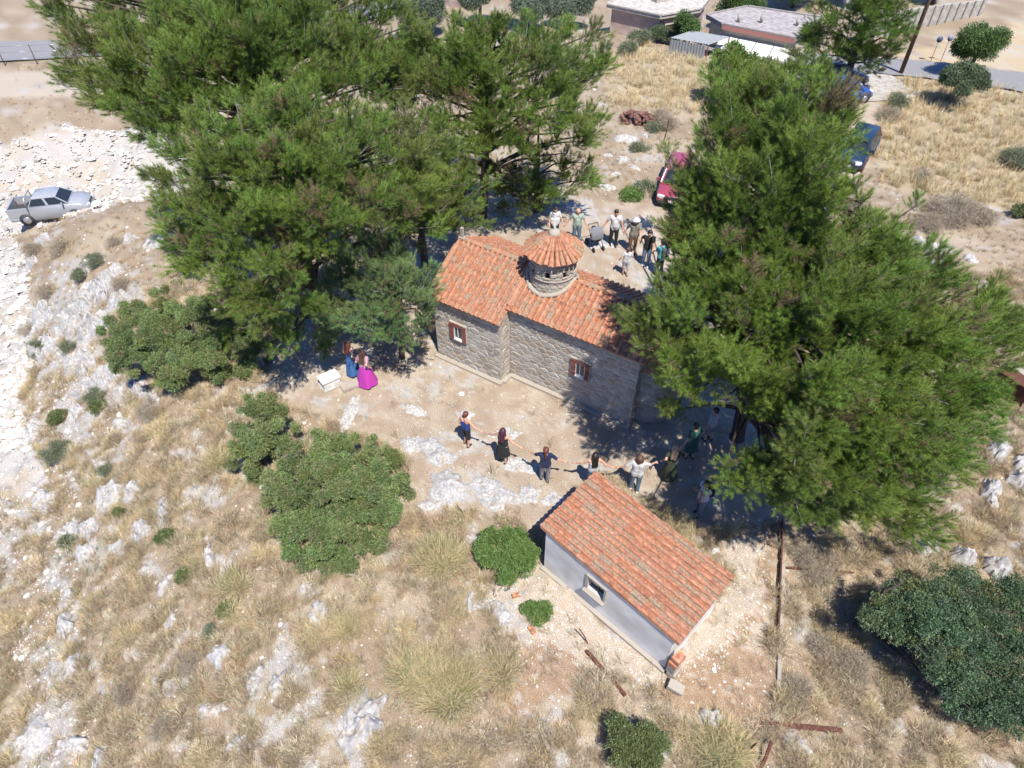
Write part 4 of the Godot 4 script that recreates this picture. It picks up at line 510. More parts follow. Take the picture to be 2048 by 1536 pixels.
	M.concrete = textured(Color(0.42, 0.39, 0.35), blotch, 1.8, 0.95, 0.6)
	M.asphalt = textured(Color(0.3, 0.3, 0.31), grit, 2.5, 0.95)
	M.tyre = mat(Color(0.02, 0.02, 0.02), 0.85)
	M.rim = mat(Color(0.5, 0.5, 0.52), 0.35, 0.8)
	M.skin = mat(Color(0.5, 0.28, 0.19), 0.6)
	M.skin_tan = mat(Color(0.4, 0.2, 0.125), 0.6)
	M.shoe = mat(Color(0.03, 0.028, 0.026), 0.7)
	M.shoe_white = mat(Color(0.7, 0.7, 0.7), 0.6)
	M.lamp = mat(Color(0.7, 0.72, 0.74), 0.15)

# ---------------------------------------------------------------- ground heights
const GX0 := -60.0
const GZ0 := -96.0
const GSTEP := 0.6
const GNX := 176
const GNZ := 180

func make_heights() -> void:
	heights.resize(GNX * GNZ)
	var n := TERRAIN.size() / 3
	var px := PackedFloat32Array(); var pz := PackedFloat32Array(); var pw := PackedFloat32Array()
	for i in n:
		px.append(TERRAIN[i * 3]); pz.append(TERRAIN[i * 3 + 1]); pw.append(TERRAIN[i * 3 + 2])
	for j in GNZ:
		var z := GZ0 + j * GSTEP
		for i in GNX:
			var x := GX0 + i * GSTEP
			var h := TERRAIN_BASE
			for k in n:
				var dx := px[k] - x
				var dz := pz[k] - z
				h += pw[k] * sqrt(dx * dx + dz * dz + 1.0)
			heights[j * GNX + i] = clampf(h, -6.2, 1.6)

func base_height(x: float, z: float) -> float:
	var fx := clampf((x - GX0) / GSTEP, 0.0, GNX - 1.001)
	var fz := clampf((z - GZ0) / GSTEP, 0.0, GNZ - 1.001)
	var i := int(fx); var j := int(fz)
	var a := fx - i; var b := fz - j
	var o := j * GNX + i
	return lerpf(lerpf(heights[o], heights[o + 1], a), lerpf(heights[o + GNX], heights[o + GNX + 1], a), b)

func in_zone(k: String, x: float, z: float) -> bool:
	var b: Rect2 = zone_box[k]
	if not b.has_point(Vector2(x, z)):
		return false
	return Geometry2D.is_point_in_polygon(Vector2(x, z), zone_poly[k])

var zone_poly := {}
var zone_box := {}

func make_zones() -> void:
	for k in ZONES:
		var p := PackedVector2Array()
		var d: Array = ZONES[k]
		for i in d.size() / 2:
			p.append(Vector2(d[i * 2], d[i * 2 + 1]))
		zone_poly[k] = p
		var r := Rect2(p[0], Vector2.ZERO)
		for q in p:
			r = r.expand(q)
		zone_box[k] = r

func roughness_at(x: float, z: float) -> float:
	if in_zone("yard", x, z) or in_zone("track", x, z):
		return 0.25
	return 1.0

func ground_y(x: float, z: float) -> float:
	var h := base_height(x, z)
	var far := clampf((-z - 20.0) / 30.0, 0.0, 1.0)
	var r := 0.25 if in_zone("yard", x, z) or in_zone("track", x, z) else 1.0
	if in_zone("quarry", x, z):
		h += fine.get_noise_2d(x * 0.45, z * 0.45) * 0.4 + fine.get_noise_2d(x * 1.6, z * 1.6) * 0.22
	return h + broad.get_noise_2d(x * 3.0, z * 3.0) * 0.12 * r * clampf((z + 56.0) / 8.0, 0.15, 1.0) + fine.get_noise_2d(x * 2.2, z * 2.2) * 0.05 * r * (1.0 - far * 0.6)

func axis_lines(from_: float, to_: float, a: float, b: float, step: float, grow: float) -> PackedFloat32Array:
	var right := PackedFloat32Array()
	var v := a
	while v < b:
		right.append(v)
		v += step
	var s := step
	while v < to_:
		right.append(v)
		s *= grow
		v += s
	right.append(to_)
	var left := PackedFloat32Array()
	v = a - step
	s = step
	while v > from_:
		left.append(v)
		s *= grow
		v -= s
	left.append(from_)
	left.reverse()
	left.append_array(right)
	return left

func limestone(x: float, z: float) -> float:
	# how far the pale bedrock shows through the soil: above zero it is bare
	var n := broad.get_noise_2d(x * 1.9 + 15.0, z * 1.9 - 60.0) * 0.75 + fine.get_noise_2d(x * 0.9 - 25.0, z * 1.1 + 33.0) * 0.6 + fine.get_noise_2d(x * 5.5, z * 5.5) * 0.22
	var need := 0.36
	if x < -5.0 and z > -24.0: need = 0.21
	if in_zone("palegrav", x, z) or in_zone("stonyleft", x, z): need = -0.02
	elif in_zone("yard", x, z): need = 0.26
	elif in_zone("red1", x, z) or in_zone("straw1", x, z) or in_zone("straw2", x, z): need = 0.7
	return n - need

func ground_color(x: float, z: float) -> Color:
	var n1 := fine.get_noise_2d(x * 0.9 + 40.0, z * 0.9)
	var n2 := fine.get_noise_2d(x * 4.5, z * 4.5 + 70.0)
	var n3 := broad.get_noise_2d(x * 1.4 - 30.0, z * 1.4)
	var wx := x + n1 * 0.5 + n2 * 0.18
	var wz := z + n3 * 0.7 + n2 * 0.18
	var soil := Color(0.4, 0.32, 0.225)
	var c := soil.lerp(Color(0.31, 0.235, 0.16), clampf(0.5 + n1 * 0.9, 0.0, 1.0))
	c = c.lerp(Color(0.5, 0.42, 0.31), clampf(n3 * 1.4, 0.0, 0.7))
	var pale := Color(0.55, 0.49, 0.4)
	if in_zone("yard", wx, wz):
		c = Color(0.4, 0.315, 0.23).lerp(Color(0.48, 0.4, 0.31), clampf(0.5 + n1 * 1.3, 0.0, 1.0))
		if n3 + n2 * 0.5 > 0.28:
			c = c.lerp(pale, 0.55)
	if in_zone("track", wx, wz):
		c = Color(0.5, 0.4, 0.3).lerp(pale, clampf(0.5 + n1 * 1.5, 0.0, 1.0))
	if in_zone("gravel", wx, wz):
		c = Color(0.52, 0.42, 0.32).lerp(pale, clampf(0.5 + n2 * 1.6, 0.0, 1.0))
	for k in ["red1", "red2", "red3"]:
		if in_zone(k, wx, wz):
			c = Color(0.36, 0.24, 0.15).lerp(Color(0.43, 0.325, 0.225), clampf(0.4 + n2 * 1.5, 0.0, 1.0))
	if in_zone("quarry", wx, wz):
		c = Color(0.54, 0.515, 0.48).lerp(Color(0.52, 0.43, 0.32), clampf(n3 * 1.6 - 0.05, 0.0, 0.8))
		if n2 > 0.25:
			c = c.lerp(Color(0.5, 0.47, 0.44), 0.5)
	if in_zone("quarrytop", wx, wz):
		c = Color(0.52, 0.45, 0.36)
	if in_zone("straw1", wx, wz) or in_zone("straw2", wx, wz):
		c = Color(0.46, 0.38, 0.25).lerp(Color(0.38, 0.31, 0.2), clampf(0.5 + n1, 0.0, 1.0))
	if in_zone("field", wx, wz):
		c = Color(0.55, 0.44, 0.28).lerp(pale, clampf(n3 * 1.5, 0.0, 0.6))
	var ls := limestone(x, z)
	if ls > 0.0 and not in_zone("quarry", x, z):
		c = c.lerp(Color(0.53, 0.505, 0.47).lerp(Color(0.39, 0.38, 0.365), clampf(0.3 + n2 * 1.4, 0.0, 1.0)), clampf(ls * 9.0, 0.0, 0.9))
	elif n1 * 0.6 + n2 * 0.7 > 0.36:
		c = c.lerp(pale, 0.5)
	return c

func build_ground() -> void:
	make_zones()
	var xs := axis_lines(-150.0, 150.0, -15.0, 12.5, 0.11, 1.03)
	var zs := axis_lines(-230.0, 26.0, -22.5, -4.5, 0.11, 1.022)
	var nx := xs.size(); var nz := zs.size()
	var verts := PackedVector3Array(); verts.resize(nx * nz)
	var cols := PackedColorArray(); cols.resize(nx * nz)
	var norms := PackedVector3Array(); norms.resize(nx * nz)
	for j in nz:
		for i in nx:
			var x := xs[i]; var z := zs[j]
			verts[j * nx + i] = Vector3(x, ground_y(x, z), z)
			cols[j * nx + i] = ground_color(x, z)
	for j in nz:
		for i in nx:
			var a := verts[j * nx + maxi(i - 1, 0)]
			var b := verts[j * nx + mini(i + 1, nx - 1)]
			var c := verts[maxi(j - 1, 0) * nx + i]
			var d := verts[mini(j + 1, nz - 1) * nx + i]
			norms[j * nx + i] = (d - c).cross(b - a).normalized()
	var idx := PackedInt32Array()
	for j in nz - 1:
		for i in nx - 1:
			var o := j * nx + i
			idx.append_array([o, o + 1, o + nx + 1, o, o + nx + 1, o + nx])
	var arr := []
	arr.resize(Mesh.ARRAY_MAX)
	arr[Mesh.ARRAY_VERTEX] = verts
	arr[Mesh.ARRAY_NORMAL] = norms
	arr[Mesh.ARRAY_COLOR] = cols
	arr[Mesh.ARRAY_INDEX] = idx
	var m := ArrayMesh.new()
	m.add_surface_from_arrays(Mesh.PRIMITIVE_TRIANGLES, arr)
	var g := put("ground", m, M.ground)
	g.set_meta("kind", "structure")
	print("ground ", nx, " x ", nz)

func ribbon(called: String, pts: Array, width: float, m: Material, lift := 0.04) -> MeshInstance3D:
	var st := tool(false)
	var line := []
	for i in pts.size() - 1:
		for k in 12:
			line.append(pts[i].lerp(pts[i + 1], k / 12.0))
	line.append(pts[-1])
	var prev_l := Vector3.ZERO; var prev_r := Vector3.ZERO; var prev_m := Vector3.ZERO
	for i in line.size():
		var d: Vector2 = (line[mini(i + 1, line.size() - 1)] - line[maxi(i - 1, 0)]).normalized()
		var n := Vector2(-d.y, d.x) * width * 0.5
		var row := []
		for t in [-1.0, -0.5, 0.0, 0.5, 1.0]:
			var q: Vector2 = line[i] + n * t
			row.append(Vector3(q.x, ground_y(q.x, q.y) + lift, q.y))
		if i > 0:
			var last: Array = st.get_meta("row")
			for k in 4:
				quad(st, last[k], row[k], row[k + 1], last[k + 1])
		st.set_meta("row", row)
	var o := part(called, st, m)
	o.set_meta("kind", "structure")
	return o

func build_roads() -> void:
	ribbon("road", [Vector2(14, -55.0), Vector2(23.0, -50.6), Vector2(28.0, -49.0), Vector2(36, -45.6), Vector2(60, -38)], 3.4, M.asphalt, 0.09)
	ribbon("road", [Vector2(-75, -60), Vector2(-48, -60.6), Vector2(-36, -61.0), Vector2(-20, -62.0), Vector2(0, -72)], 4.2, M.asphalt, 0.13)
	ribbon("path", [Vector2(18.6, -46.0), Vector2(21.5, -45.8), Vector2(25.6, -46.6)], 4.2, M.concrete, 0.06)

# ---------------------------------------------------------------- chapel
func cells(w: float, h: float, sx: float, sy: float, wrap := false) -> Array:
	# irregular stones: cells of a jittered set of points, each a polygon in wall coordinates
	var seeds := []
	var ny := int(ceil(h / sy))
	var nx := int(round(w / sx))
	for j in range(-1, ny + 1):
		for i in range(-1, nx + 1):
			seeds.append(Vector2((i + 0.5 + (0.5 if j & 1 else 0.0) + rng.randf_range(-0.34, 0.34)) * w / nx, (j + 0.5 + rng.randf_range(-0.3, 0.3)) * h / ny))
	var out := []
	for a in seeds:
		if a.x < -0.2 * sx or a.x > w + 0.2 * sx or a.y < 0.0 or a.y > h:
			continue
		var poly := PackedVector2Array([Vector2(0, 0), Vector2(w, 0), Vector2(w, h), Vector2(0, h)])
		if wrap:
			poly = PackedVector2Array([Vector2(-1, 0), Vector2(w + 1, 0), Vector2(w + 1, h), Vector2(-1, h)])
		for b in seeds:
			if a == b or absf(a.x - b.x) > sx * 2.6 or absf(a.y - b.y) > sy * 2.6:
				continue
			var mid: Vector2 = (a + b) * 0.5
			var d := Vector2((b.x - a.x) / (sx * sx), (b.y - a.y) / (sy * sy))
			poly = clip_half(poly, mid, d)
			if poly.size() < 3:
				break
		if poly.size() >= 3:
			out.append(poly)
	return out

func clip_half(poly: PackedVector2Array, mid: Vector2, d: Vector2) -> PackedVector2Array:
	var out := PackedVector2Array()
	var n := poly.size()
	for i in n:
		var p := poly[i]
		var q := poly[(i + 1) % n]
		var sp := (p - mid).dot(d)
		var sq := (q - mid).dot(d)
		if sp <= 0.0:
			out.append(p)
		if (sp < 0.0 and sq > 0.0) or (sp > 0.0 and sq < 0.0):
			out.append(p.lerp(q, sp / (sp - sq)))
	return out

func stone_faces(st: SurfaceTool, poly: PackedVector2Array, joint: float, proud: float, to3: Callable) -> bool:
	# a stone: a bevelled face standing proud of the mortar
	var inner := Geometry2D.offset_polygon(poly, -joint, Geometry2D.JOIN_MITER)
	if inner.is_empty() or inner[0].size() < 3:
		return false
	var rim: PackedVector2Array = inner[0]
	if rim.size() > 14:
		return false
	var c := Vector2.ZERO
	for p in rim:
		c += p
	c /= rim.size()
	var tilt := Vector2(rng.randf_range(-0.06, 0.06), rng.randf_range(-0.06, 0.06))
	var n := rim.size()
	var low := []; var top := []
	for p in rim:
		low.append(to3.call(p, -0.03))
		var q := c + (p - c) * 0.82
		top.append(to3.call(q, proud + (q - c).dot(tilt)))
	var mid: Vector3 = to3.call(c, proud * 1.15)
	for i in n:
		var k := (i + 1) % n
		quad(st, low[i], low[k], top[k], top[i])
		tri(st, top[i], top[k], mid)
	return true

func area_of(p: PackedVector2Array) -> float:
	var a := 0.0
	for i in p.size():
		a += p[i].cross(p[(i + 1) % p.size()])
	return a * 0.5

func wall_stones(parent: Node, w: float, h: float, size: Vector2, place: Transform3D, holes: Array, single: bool, arc := 0.0) -> void:
	# place: x along the wall, y up, z outward; arc > 0 bends the wall to a cylinder of that radius about the origin
	var to3: Callable
	if arc > 0.0:
		to3 = func(p: Vector2, d: float) -> Vector3:
			var a := p.x / arc
			return place * Vector3(sin(a) * (arc + d), p.y, cos(a) * (arc + d))
	else:
		to3 = func(p: Vector2, d: float) -> Vector3:
			return place * Vector3(p.x, p.y, d)
	var joined := {}
	for poly in cells(w, h, size.x, size.y, false):
		var skip := false
		for r in holes:
			var hole: Rect2 = r
			var cut := Geometry2D.clip_polygons(poly, PackedVector2Array([hole.position, hole.position + Vector2(hole.size.x, 0), hole.end, hole.position + Vector2(0, hole.size.y)]))
			if cut.is_empty():
				skip = true
				break
			poly = cut[0]
			for q in cut:
				if q.size() > 2 and absf(area_of(q)) > absf(area_of(poly)):
					poly = q
		if skip:
			continue
		var m: int = rng.randi() % int(M.stone.size())
		if single:
			var st := tool()
			if stone_faces(st, poly, 0.014, rng.randf_range(0.006, 0.024), to3):
				part("stone", st, M.stone[m], parent)
		else:
			if not joined.has(m):
				joined[m] = tool()
			stone_faces(joined[m], poly, 0.014, rng.randf_range(0.006, 0.024), to3)
	for m in joined:
		var o := part("stonework", joined[m], M.stone[m], parent)
		o.set_meta("kind", "stuff")

func tile_mesh(w: float, l: float, rise: float) -> ArrayMesh:
	# one clay tile: a round cover (surface 0) beside a shallow pan (surface 1), x across, z down the slope
	var cover := []
	for i in 6:
		var a := PI * (1.0 - i / 5.0)
		cover.append(Vector2(-w * 0.18 + cos(a) * w * 0.31, sin(a) * rise))
	var pan := [cover[5], Vector2(w * 0.3, -0.012), Vector2(w * 0.52, 0.0)]
	var up := 0.014
	var mesh := ArrayMesh.new()
	for prof in [cover, pan]:
		var st := tool(true)
		for i in prof.size() - 1:
			var a: Vector2 = prof[i]; var b: Vector2 = prof[i + 1]
			var a0 := Vector3(a.x * 0.96, a.y * 0.88, 0); var b0 := Vector3(b.x * 0.96, b.y * 0.88, 0)
			var a1 := Vector3(a.x, a.y + up, l); var b1 := Vector3(b.x, b.y + up, l)
			quad(st, a0, b0, b1, a1)
			quad(st, a1, b1, b1 - Vector3(0, 0.02, 0), a1 - Vector3(0, 0.02, 0))
		st.generate_normals()
		st.commit(mesh)
	return mesh

func cover_mesh(w0: float, w1: float, l: float, rise: float) -> ArrayMesh:
	# half-round tapered tile: narrow at z = 0, wide at z = l
	var st := tool(true)
	for i in 6:
		var a := PI * (1.0 - i / 6.0); var b := PI * (1.0 - (i + 1) / 6.0)
		var a0 := Vector3(cos(a) * w0 * 0.5, sin(a) * rise, 0); var b0 := Vector3(cos(b) * w0 * 0.5, sin(b) * rise, 0)
		var a1 := Vector3(cos(a) * w1 * 0.5, sin(a) * rise * 1.15, l); var b1 := Vector3(cos(b) * w1 * 0.5, sin(b) * rise * 1.15, l)
		quad(st, a0, b0, b1, a1)
		quad(st, a1, b1, b1 * Vector3(0.8, 0.7, 1), a1 * Vector3(0.8, 0.7, 1))
	return mesh_of(st)

func tile_slope(roof: Node, mesh: ArrayMesh, start: Vector3, across: Vector3, down: Vector3, cols: int, rows: int, cw: float, rl: float, lichen: float, skip: Callable, budget: Array) -> void:
	var y := down.cross(across).normalized()
	if y.y < 0:
		y = -y
	var x := y.cross(down).normalized()
	var b := Basis(x, y, down)
	var field := {}
	for i in cols:
		for j in rows:
			var at := start + across * (i + 0.5) * cw + down * (j * rl - 0.03) + y * 0.03
			if skip.call(at):
				continue
			var jit := Basis(y, rng.randf_range(-0.02, 0.02)) * Basis(x, rng.randf_range(-0.012, 0.012))
			var t := Transform3D(jit * b, at + y * rng.randf_range(-0.004, 0.004))
			var m: Material = M.tile[rng.randi() % 5]
			if rng.randf() < lichen * 0.35:
				m = M.tile_lichen[rng.randi() % 2]
			var pm: Material = M.pan[1] if rng.randf() < lichen else M.pan[(rng.randi() % 2) * 2]
			if budget[0] > 0:
				budget[0] -= 1
				var o := MeshInstance3D.new()
				o.name = "tile"
				o.mesh = mesh
				o.set_surface_override_material(0, m)
				o.set_surface_override_material(1, pm)
				roof.add_child(o, true)
				o.transform = t
			else:
				for s in 2:
					var q: Material = m if s == 0 else pm
					if not field.has(q):
						field[q] = SurfaceTool.new()
						field[q].begin(Mesh.PRIMITIVE_TRIANGLES)
					field[q].append_from(mesh, s, t)
	for m in field:
		var o := put("tile_field", field[m].commit(), m, roof)
		o.set_meta("kind", "stuff")

func chapel_window(ch: Node, at: Vector3, arched: bool) -> void:
	# at: middle of the sill line on the wall face, facing +z
	var w := put("window", null, null, ch) if false else Node3D.new()
	w.name = "window"
	ch.add_child(w, true)
	w.position = at
	var st := tool()
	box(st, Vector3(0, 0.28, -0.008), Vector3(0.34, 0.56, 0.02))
	part("pane", st, M.pane, w)  # solid wall behind it; the dark interior is painted as pane colour
	st = tool()
	for x in [-0.17, 0.17]:
		box(st, Vector3(x, 0.28, 0.01), Vector3(0.022, 0.56, 0.05))
	box(st, Vector3(0, 0.56, 0.01), Vector3(0.362, 0.022, 0.05))
	box(st, Vector3(0, 0.018, 0.01), Vector3(0.318, 0.022, 0.05))
	box(st, Vector3(-0.02, 0.28, 0.01), Vector3(0.016, 0.52, 0.04))
	part("frame", st, M.white_metal, w)
	st = tool()
	box(st, Vector3(0, -0.03, 0.02), Vector3(0.35, 0.05, 0.13))
	part("sill", st, M.white, w)
	for s in [-1, 1]:
		for k in 10:
			st = tool()
			box(st, Vector3(s * (0.275 + rng.randf_range(-0.008, 0.008)), -0.02 + k * 0.073, 0.015), Vector3(0.165, 0.05, 0.1))
			part("brick", st, M.brick[rng.randi() % 3], w)
	for k in 11:
		var a := (k - 5) * 0.075
		st = tool()
		box(st, Vector3((k - 5) * 0.066, 0.665 - absf(k - 5.0) * 0.006, 0.015), Vector3(0.044, 0.15, 0.1), Basis(Vector3(0, 0, 1), -a))
		part("brick", st, M.brick[rng.randi() % 3], w)
	st = tool()
	for s in [-1, 1]:
		box(st, Vector3(s * 0.28, 0.3, 0.01), Vector3(0.2, 0.72, 0.07))
	box(st, Vector3(0, 0.665, 0.008), Vector3(0.76, 0.17, 0.07))
	part("mortar_bed", st, M.mortar, w)

func gable_box(st: SurfaceTool, x0: float, x1: float, z0: float, z1: float, ridge_z: float, ridge_y: float, slope: float) -> void:
	# walls up to a gable roof line
	var pts := [Vector2(z1, -0.3), Vector2(z1, ridge_y - (z1 - ridge_z) * slope), Vector2(ridge_z, ridge_y), Vector2(z0, ridge_y - (ridge_z - z0) * slope), Vector2(z0, -0.3)]
	for x in [x0, x1]:
		for i in range(1, 4):
			tri(st, Vector3(x, pts[0].y, pts[0].x), Vector3(x, pts[i].y, pts[i].x), Vector3(x, pts[i + 1].y, pts[i + 1].x))
	for i in 4:
		var a: Vector2 = pts[i]; var b: Vector2 = pts[i + 1]
		quad(st, Vector3(x0, a.y, a.x), Vector3(x0, b.y, b.x), Vector3(x1, b.y, b.x), Vector3(x1, a.y, a.x))

func build_chapel() -> void:
	var ch := thing("chapel", "small rubble stone chapel with orange tiled roof and round domed turret", "chapel", Vector3(4.18, 0.0, -16.88), -0.5619)
	var rz := -1.5
	var ry := 4.16
	var sl := 0.545
	# wall cores
	var st := tool()
	gable_box(st, -5.06, 0.0, -3.0, -0.0, rz, ry - 0.06, sl)
	gable_box(st, -8.0, -5.06, -3.58, 0.58, rz, ry - 0.06, sl)
	var wall := part("wall", st, M.mortar, ch)
	wall_stones(wall, 5.02, 3.24, Vector2(0.34, 0.2), Transform3D(Basis.IDENTITY, Vector3(-5.03, 0.1, 0.0)), [Rect2(2.57, 1.22, 0.76, 0.86)], true)
	wall_stones(wall, 0.56, 2.9, Vector2(0.3, 0.22), Transform3D(Basis(Vector3(0, 0, -1), Vector3.UP, Vector3(1, 0, 0)), Vector3(-5.06, 0.1, 0.57)), [], true)
	wall_stones(wall, 2.93, 2.88, Vector2(0.36, 0.21), Transform3D(Basis.IDENTITY, Vector3(-7.99, 0.1, 0.58)), [Rect2(0.72, 1.12, 0.76, 0.86)], false)
	wall_stones(wall, 4.1, 2.9, Vector2(0.36, 0.21), Transform3D(Basis(Vector3(0, 0, 1), Vector3.UP, Vector3(-1, 0, 0)), Vector3(-8.0, 0.1, -3.56)), [], false)
	wall_stones(wall, 3.0, 3.2, Vector2(0.36, 0.21), Transform3D(Basis(Vector3(0, 0, -1), Vector3.UP, Vector3(1, 0, 0)), Vector3(0.0, 0.1, 0.0)), [], false)
	# apse on the right end
	st = tool(false)
	tube(st, [Vector3(0, -0.3, rz), Vector3(0, 2.5, rz)], [1.12, 1.12], 28, false)
	var apse := part("apse", st, M.mortar, ch)
	wall_stones(apse, PI * 1.12, 2.4, Vector2(0.34, 0.21), Transform3D(Basis.IDENTITY, Vector3(0, 0.1, rz)), [], false, 1.12)
	st = tool(false)
	tube(st, [Vector3(0, 2.5, rz), Vector3(0, 3.1, rz)], [1.3, 0.02], 28, true)
	part("apse_roof", st, M.ridge, ch)
	# plinth strip at the foot of the walls
	st = tool()
	box(st, Vector3(-2.46, 0.02, 0.09), Vector3(5.0, 0.16, 0.2))
	box(st, Vector3(-6.5, 0.02, 0.68), Vector3(3.08, 0.16, 0.2))
	box(st, Vector3(-4.97, 0.018, 0.385), Vector3(0.2, 0.16, 0.39))
	part("plinth", st, M.plinth, ch)
	# roof
	var tilt := Vector3(0, -sl, 1).normalized()
	var back := Vector3(0, -sl, -1).normalized()
	st = tool()
	for s in [[-5.18, 0.2, 0.16, -3.18], [-8.16, -5.0, 0.74, -3.74]]:
		for side in 2:
			var zz: float = s[2] if side == 0 else s[3]
			var y: float = ry - absf(zz - rz) * sl
			var n := Vector3(0, -0.05, 0)
			var a := Vector3(s[0], ry, rz); var b := Vector3(s[1], ry, rz); var c := Vector3(s[1], y, zz); var d := Vector3(s[0], y, zz)
			quad(st, a, b, c, d)
			quad(st, a + n, b + n, c + n, d + n)
			quad(st, d, c, c + n, d + n); quad(st, a, d, d + n, a + n); quad(st, b, c, c + n, b + n)
	var roof := part("roof", st, M.ridge, ch)
	var tile := tile_mesh(0.212, 0.30, 0.072)
	var drum_at := Vector3(-4.2, 0, rz)
	var skip := func(p: Vector3) -> bool:
		return Vector2(p.x - drum_at.x, p.z - drum_at.z).length() < 0.8
	var budget := [300]
	tile_slope(roof, tile, Vector3(-5.08, ry, rz), Vector3(1, 0, 0), tilt, 25, 8, 0.212, 0.235, 0.3, skip, budget)
	tile_slope(roof, tile, Vector3(-8.2, ry, rz), Vector3(1, 0, 0), tilt, 15, 11, 0.212, 0.23, 0.42, skip, budget)
	tile_slope(roof, tile, Vector3(-5.08, ry, rz), Vector3(1, 0, 0), back, 25, 8, 0.212, 0.235, 0.1, skip, [0])
	tile_slope(roof, tile, Vector3(-8.2, ry, rz), Vector3(1, 0, 0), back, 15, 11, 0.212, 0.23, 0.1, skip, [0])
	# verge and ridge tiles
	var cap := cover_mesh(0.2, 0.23, 0.4, 0.075)
	var k := 0
	while -8.2 + k * 0.36 < 0.0:
		var x := -8.2 + k * 0.36
		if absf(x + 0.2 - drum_at.x) > 0.95:
			var o := put("ridge_tile", cap, M.ridge if k % 3 else M.tile_lichen[0], roof)
			o.transform = Transform3D(Basis(Vector3(0, 0, -1), Vector3.UP, Vector3(1, 0, 0)), Vector3(x, ry + 0.03, rz))
		k += 1
	for v in [[-5.06, 0.15, 1.75], [-8.14, 0.72, 2.5]]:
		for j in int(v[2] / 0.36):
			var o := put("verge_tile", cap, M.ridge if j % 2 else M.tile_lichen[1], roof)
			var s: float = v[2] - j * 0.36 - 0.38
			o.transform = Transform3D(Basis(Vector3(1, 0, 0), Vector3(0, 1, sl).normalized(), tilt), Vector3(v[0], ry + 0.05, rz) + tilt * s)
	# windows
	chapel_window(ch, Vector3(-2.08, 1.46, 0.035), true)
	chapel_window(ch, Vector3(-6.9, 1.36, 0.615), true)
	# drum
	st = tool(false)
	tube(st, [drum_at + Vector3(0, 3.2, 0), drum_at + Vector3(0, 4.45, 0)], [0.8, 0.8], 32, false)
	tube(st, [drum_at + Vector3(0, 4.70, 0), drum_at + Vector3(0, 5.04, 0)], [0.8, 0.8], 32, false)
	for i in 8:
		# solid piers between the openings, with thickness
		var a0 := TAU * (i + 0.35) / 8.0 + 0.1
		var a1 := TAU * (i + 1.35) / 8.0 - 0.1
		for pk in 4:
			var b0 := lerpf(a0, a1, pk / 4.0)
			var b1 := lerpf(a0, a1, (pk + 1) / 4.0)
			var pier := PackedVector2Array([Vector2(sin(b0), cos(b0)) * 0.8, Vector2(sin(b1), cos(b1)) * 0.8, Vector2(sin(b1), cos(b1)) * 0.62, Vector2(sin(b0), cos(b0)) * 0.62])
			for q in pier.size():
				pier[q] += Vector2(drum_at.x, drum_at.z)
			prism(st, pier, 4.45, 4.70)
	var drum := part("drum", st, M.mortar, ch)
	wall_stones(drum, TAU * 0.8, 0.75, Vector2(0.24, 0.15), Transform3D(Basis.IDENTITY, drum_at + Vector3(0, 3.55, 0)), [], false, 0.8)
	var holes := []
	for i in 8:
		var a := TAU * (i + 0.35) / 8.0
		holes.append(Rect2(a * 0.8 - 0.085, 0.1, 0.17, 0.27))
	wall_stones(drum, TAU * 0.8, 0.7, Vector2(0.24, 0.15), Transform3D(Basis.IDENTITY, drum_at + Vector3(0, 4.34, 0)), holes, false, 0.8)
	st = tool(false)
	tube(st, [drum_at + Vector3(0, 4.295, 0), drum_at + Vector3(0, 4.34, 0)], [0.85, 0.85], 32, true)
	part("string_course", st, M.plinth, drum)
	for i in 8:
		var a := TAU * (i + 0.35) / 8.0
		var d := Vector3(sin(a), 0, cos(a))
		var win := Node3D.new()
		win.name = "window"
		drum.add_child(win, true)
		win.transform = Transform3D(Basis(d.cross(Vector3.UP) * -1.0, Vector3.UP, d), drum_at + d * 0.8 + Vector3(0, 4.36, 0))
		st = tool()
		box(st, Vector3(0, 0.36, 0.005), Vector3(0.24, 0.045, 0.06))
		part("lintel", st, M.plinth, win)
		st = tool()
		box(st, Vector3(0, 0.075, 0.005), Vector3(0.22, 0.03, 0.07))
		part("sill", st, M.plinth, win)
	st = tool(false)
	var ring := []; var rr := []
	for i in 25:
		var a := TAU * i / 24.0
		var zz := cos(a) * 0.88
		ring.append(drum_at + Vector3(sin(a) * 0.88, ry - absf(zz) * sl + 0.07 + rng.randf_range(-0.02, 0.02), zz))
		rr.append(0.085 + rng.randf_range(-0.015, 0.015))
	tube(st, ring, rr, 7, false)
	part("mortar_collar", st, M.plinth, drum)
	# cone of tiles
	var apex := drum_at + Vector3(0, 5.82, 0)
	st = tool(false)
	tube(st, [drum_at + Vector3(0, 5.05, 0), apex + Vector3(0, -0.06, 0)], [0.93, 0.02], 32, true)
	var cone := part("dome_roof", st, M.ridge, ch)
	var upper := cover_mesh(0.05, 0.15, 0.64, 0.075)
	var lower := cover_mesh(0.12, 0.185, 0.57, 0.085)
	for i in 29:
		var a := TAU * i / 29.0 + rng.randf_range(-0.02, 0.02)
		var d := Vector3(sin(a), -0.72, cos(a)).normalized()
		var flat := Vector3(sin(a), 0, cos(a))
		var x := Vector3(cos(a), 0, -sin(a))
		var b := Basis(x, d.cross(x).normalized() * 1.0, d)
		var m: Material = M.tile_lichen[rng.randi() % 2] if rng.randf() < 0.35 else M.tile[rng.randi() % 5]
		var o := put("tile", upper, m, cone)
		o.transform = Transform3D(b, apex + d * 0.12 + Vector3(0, 0.03, 0))
		m = M.tile_lichen[rng.randi() % 2] if rng.randf() < 0.3 else M.tile[rng.randi() % 5]
		var p := put("tile", lower, m, cone)
		p.transform = Transform3D(b, apex + d * (0.66 + rng.randf_range(-0.02, 0.03)) + Vector3(0, 0.0, 0))
	st = tool(false)
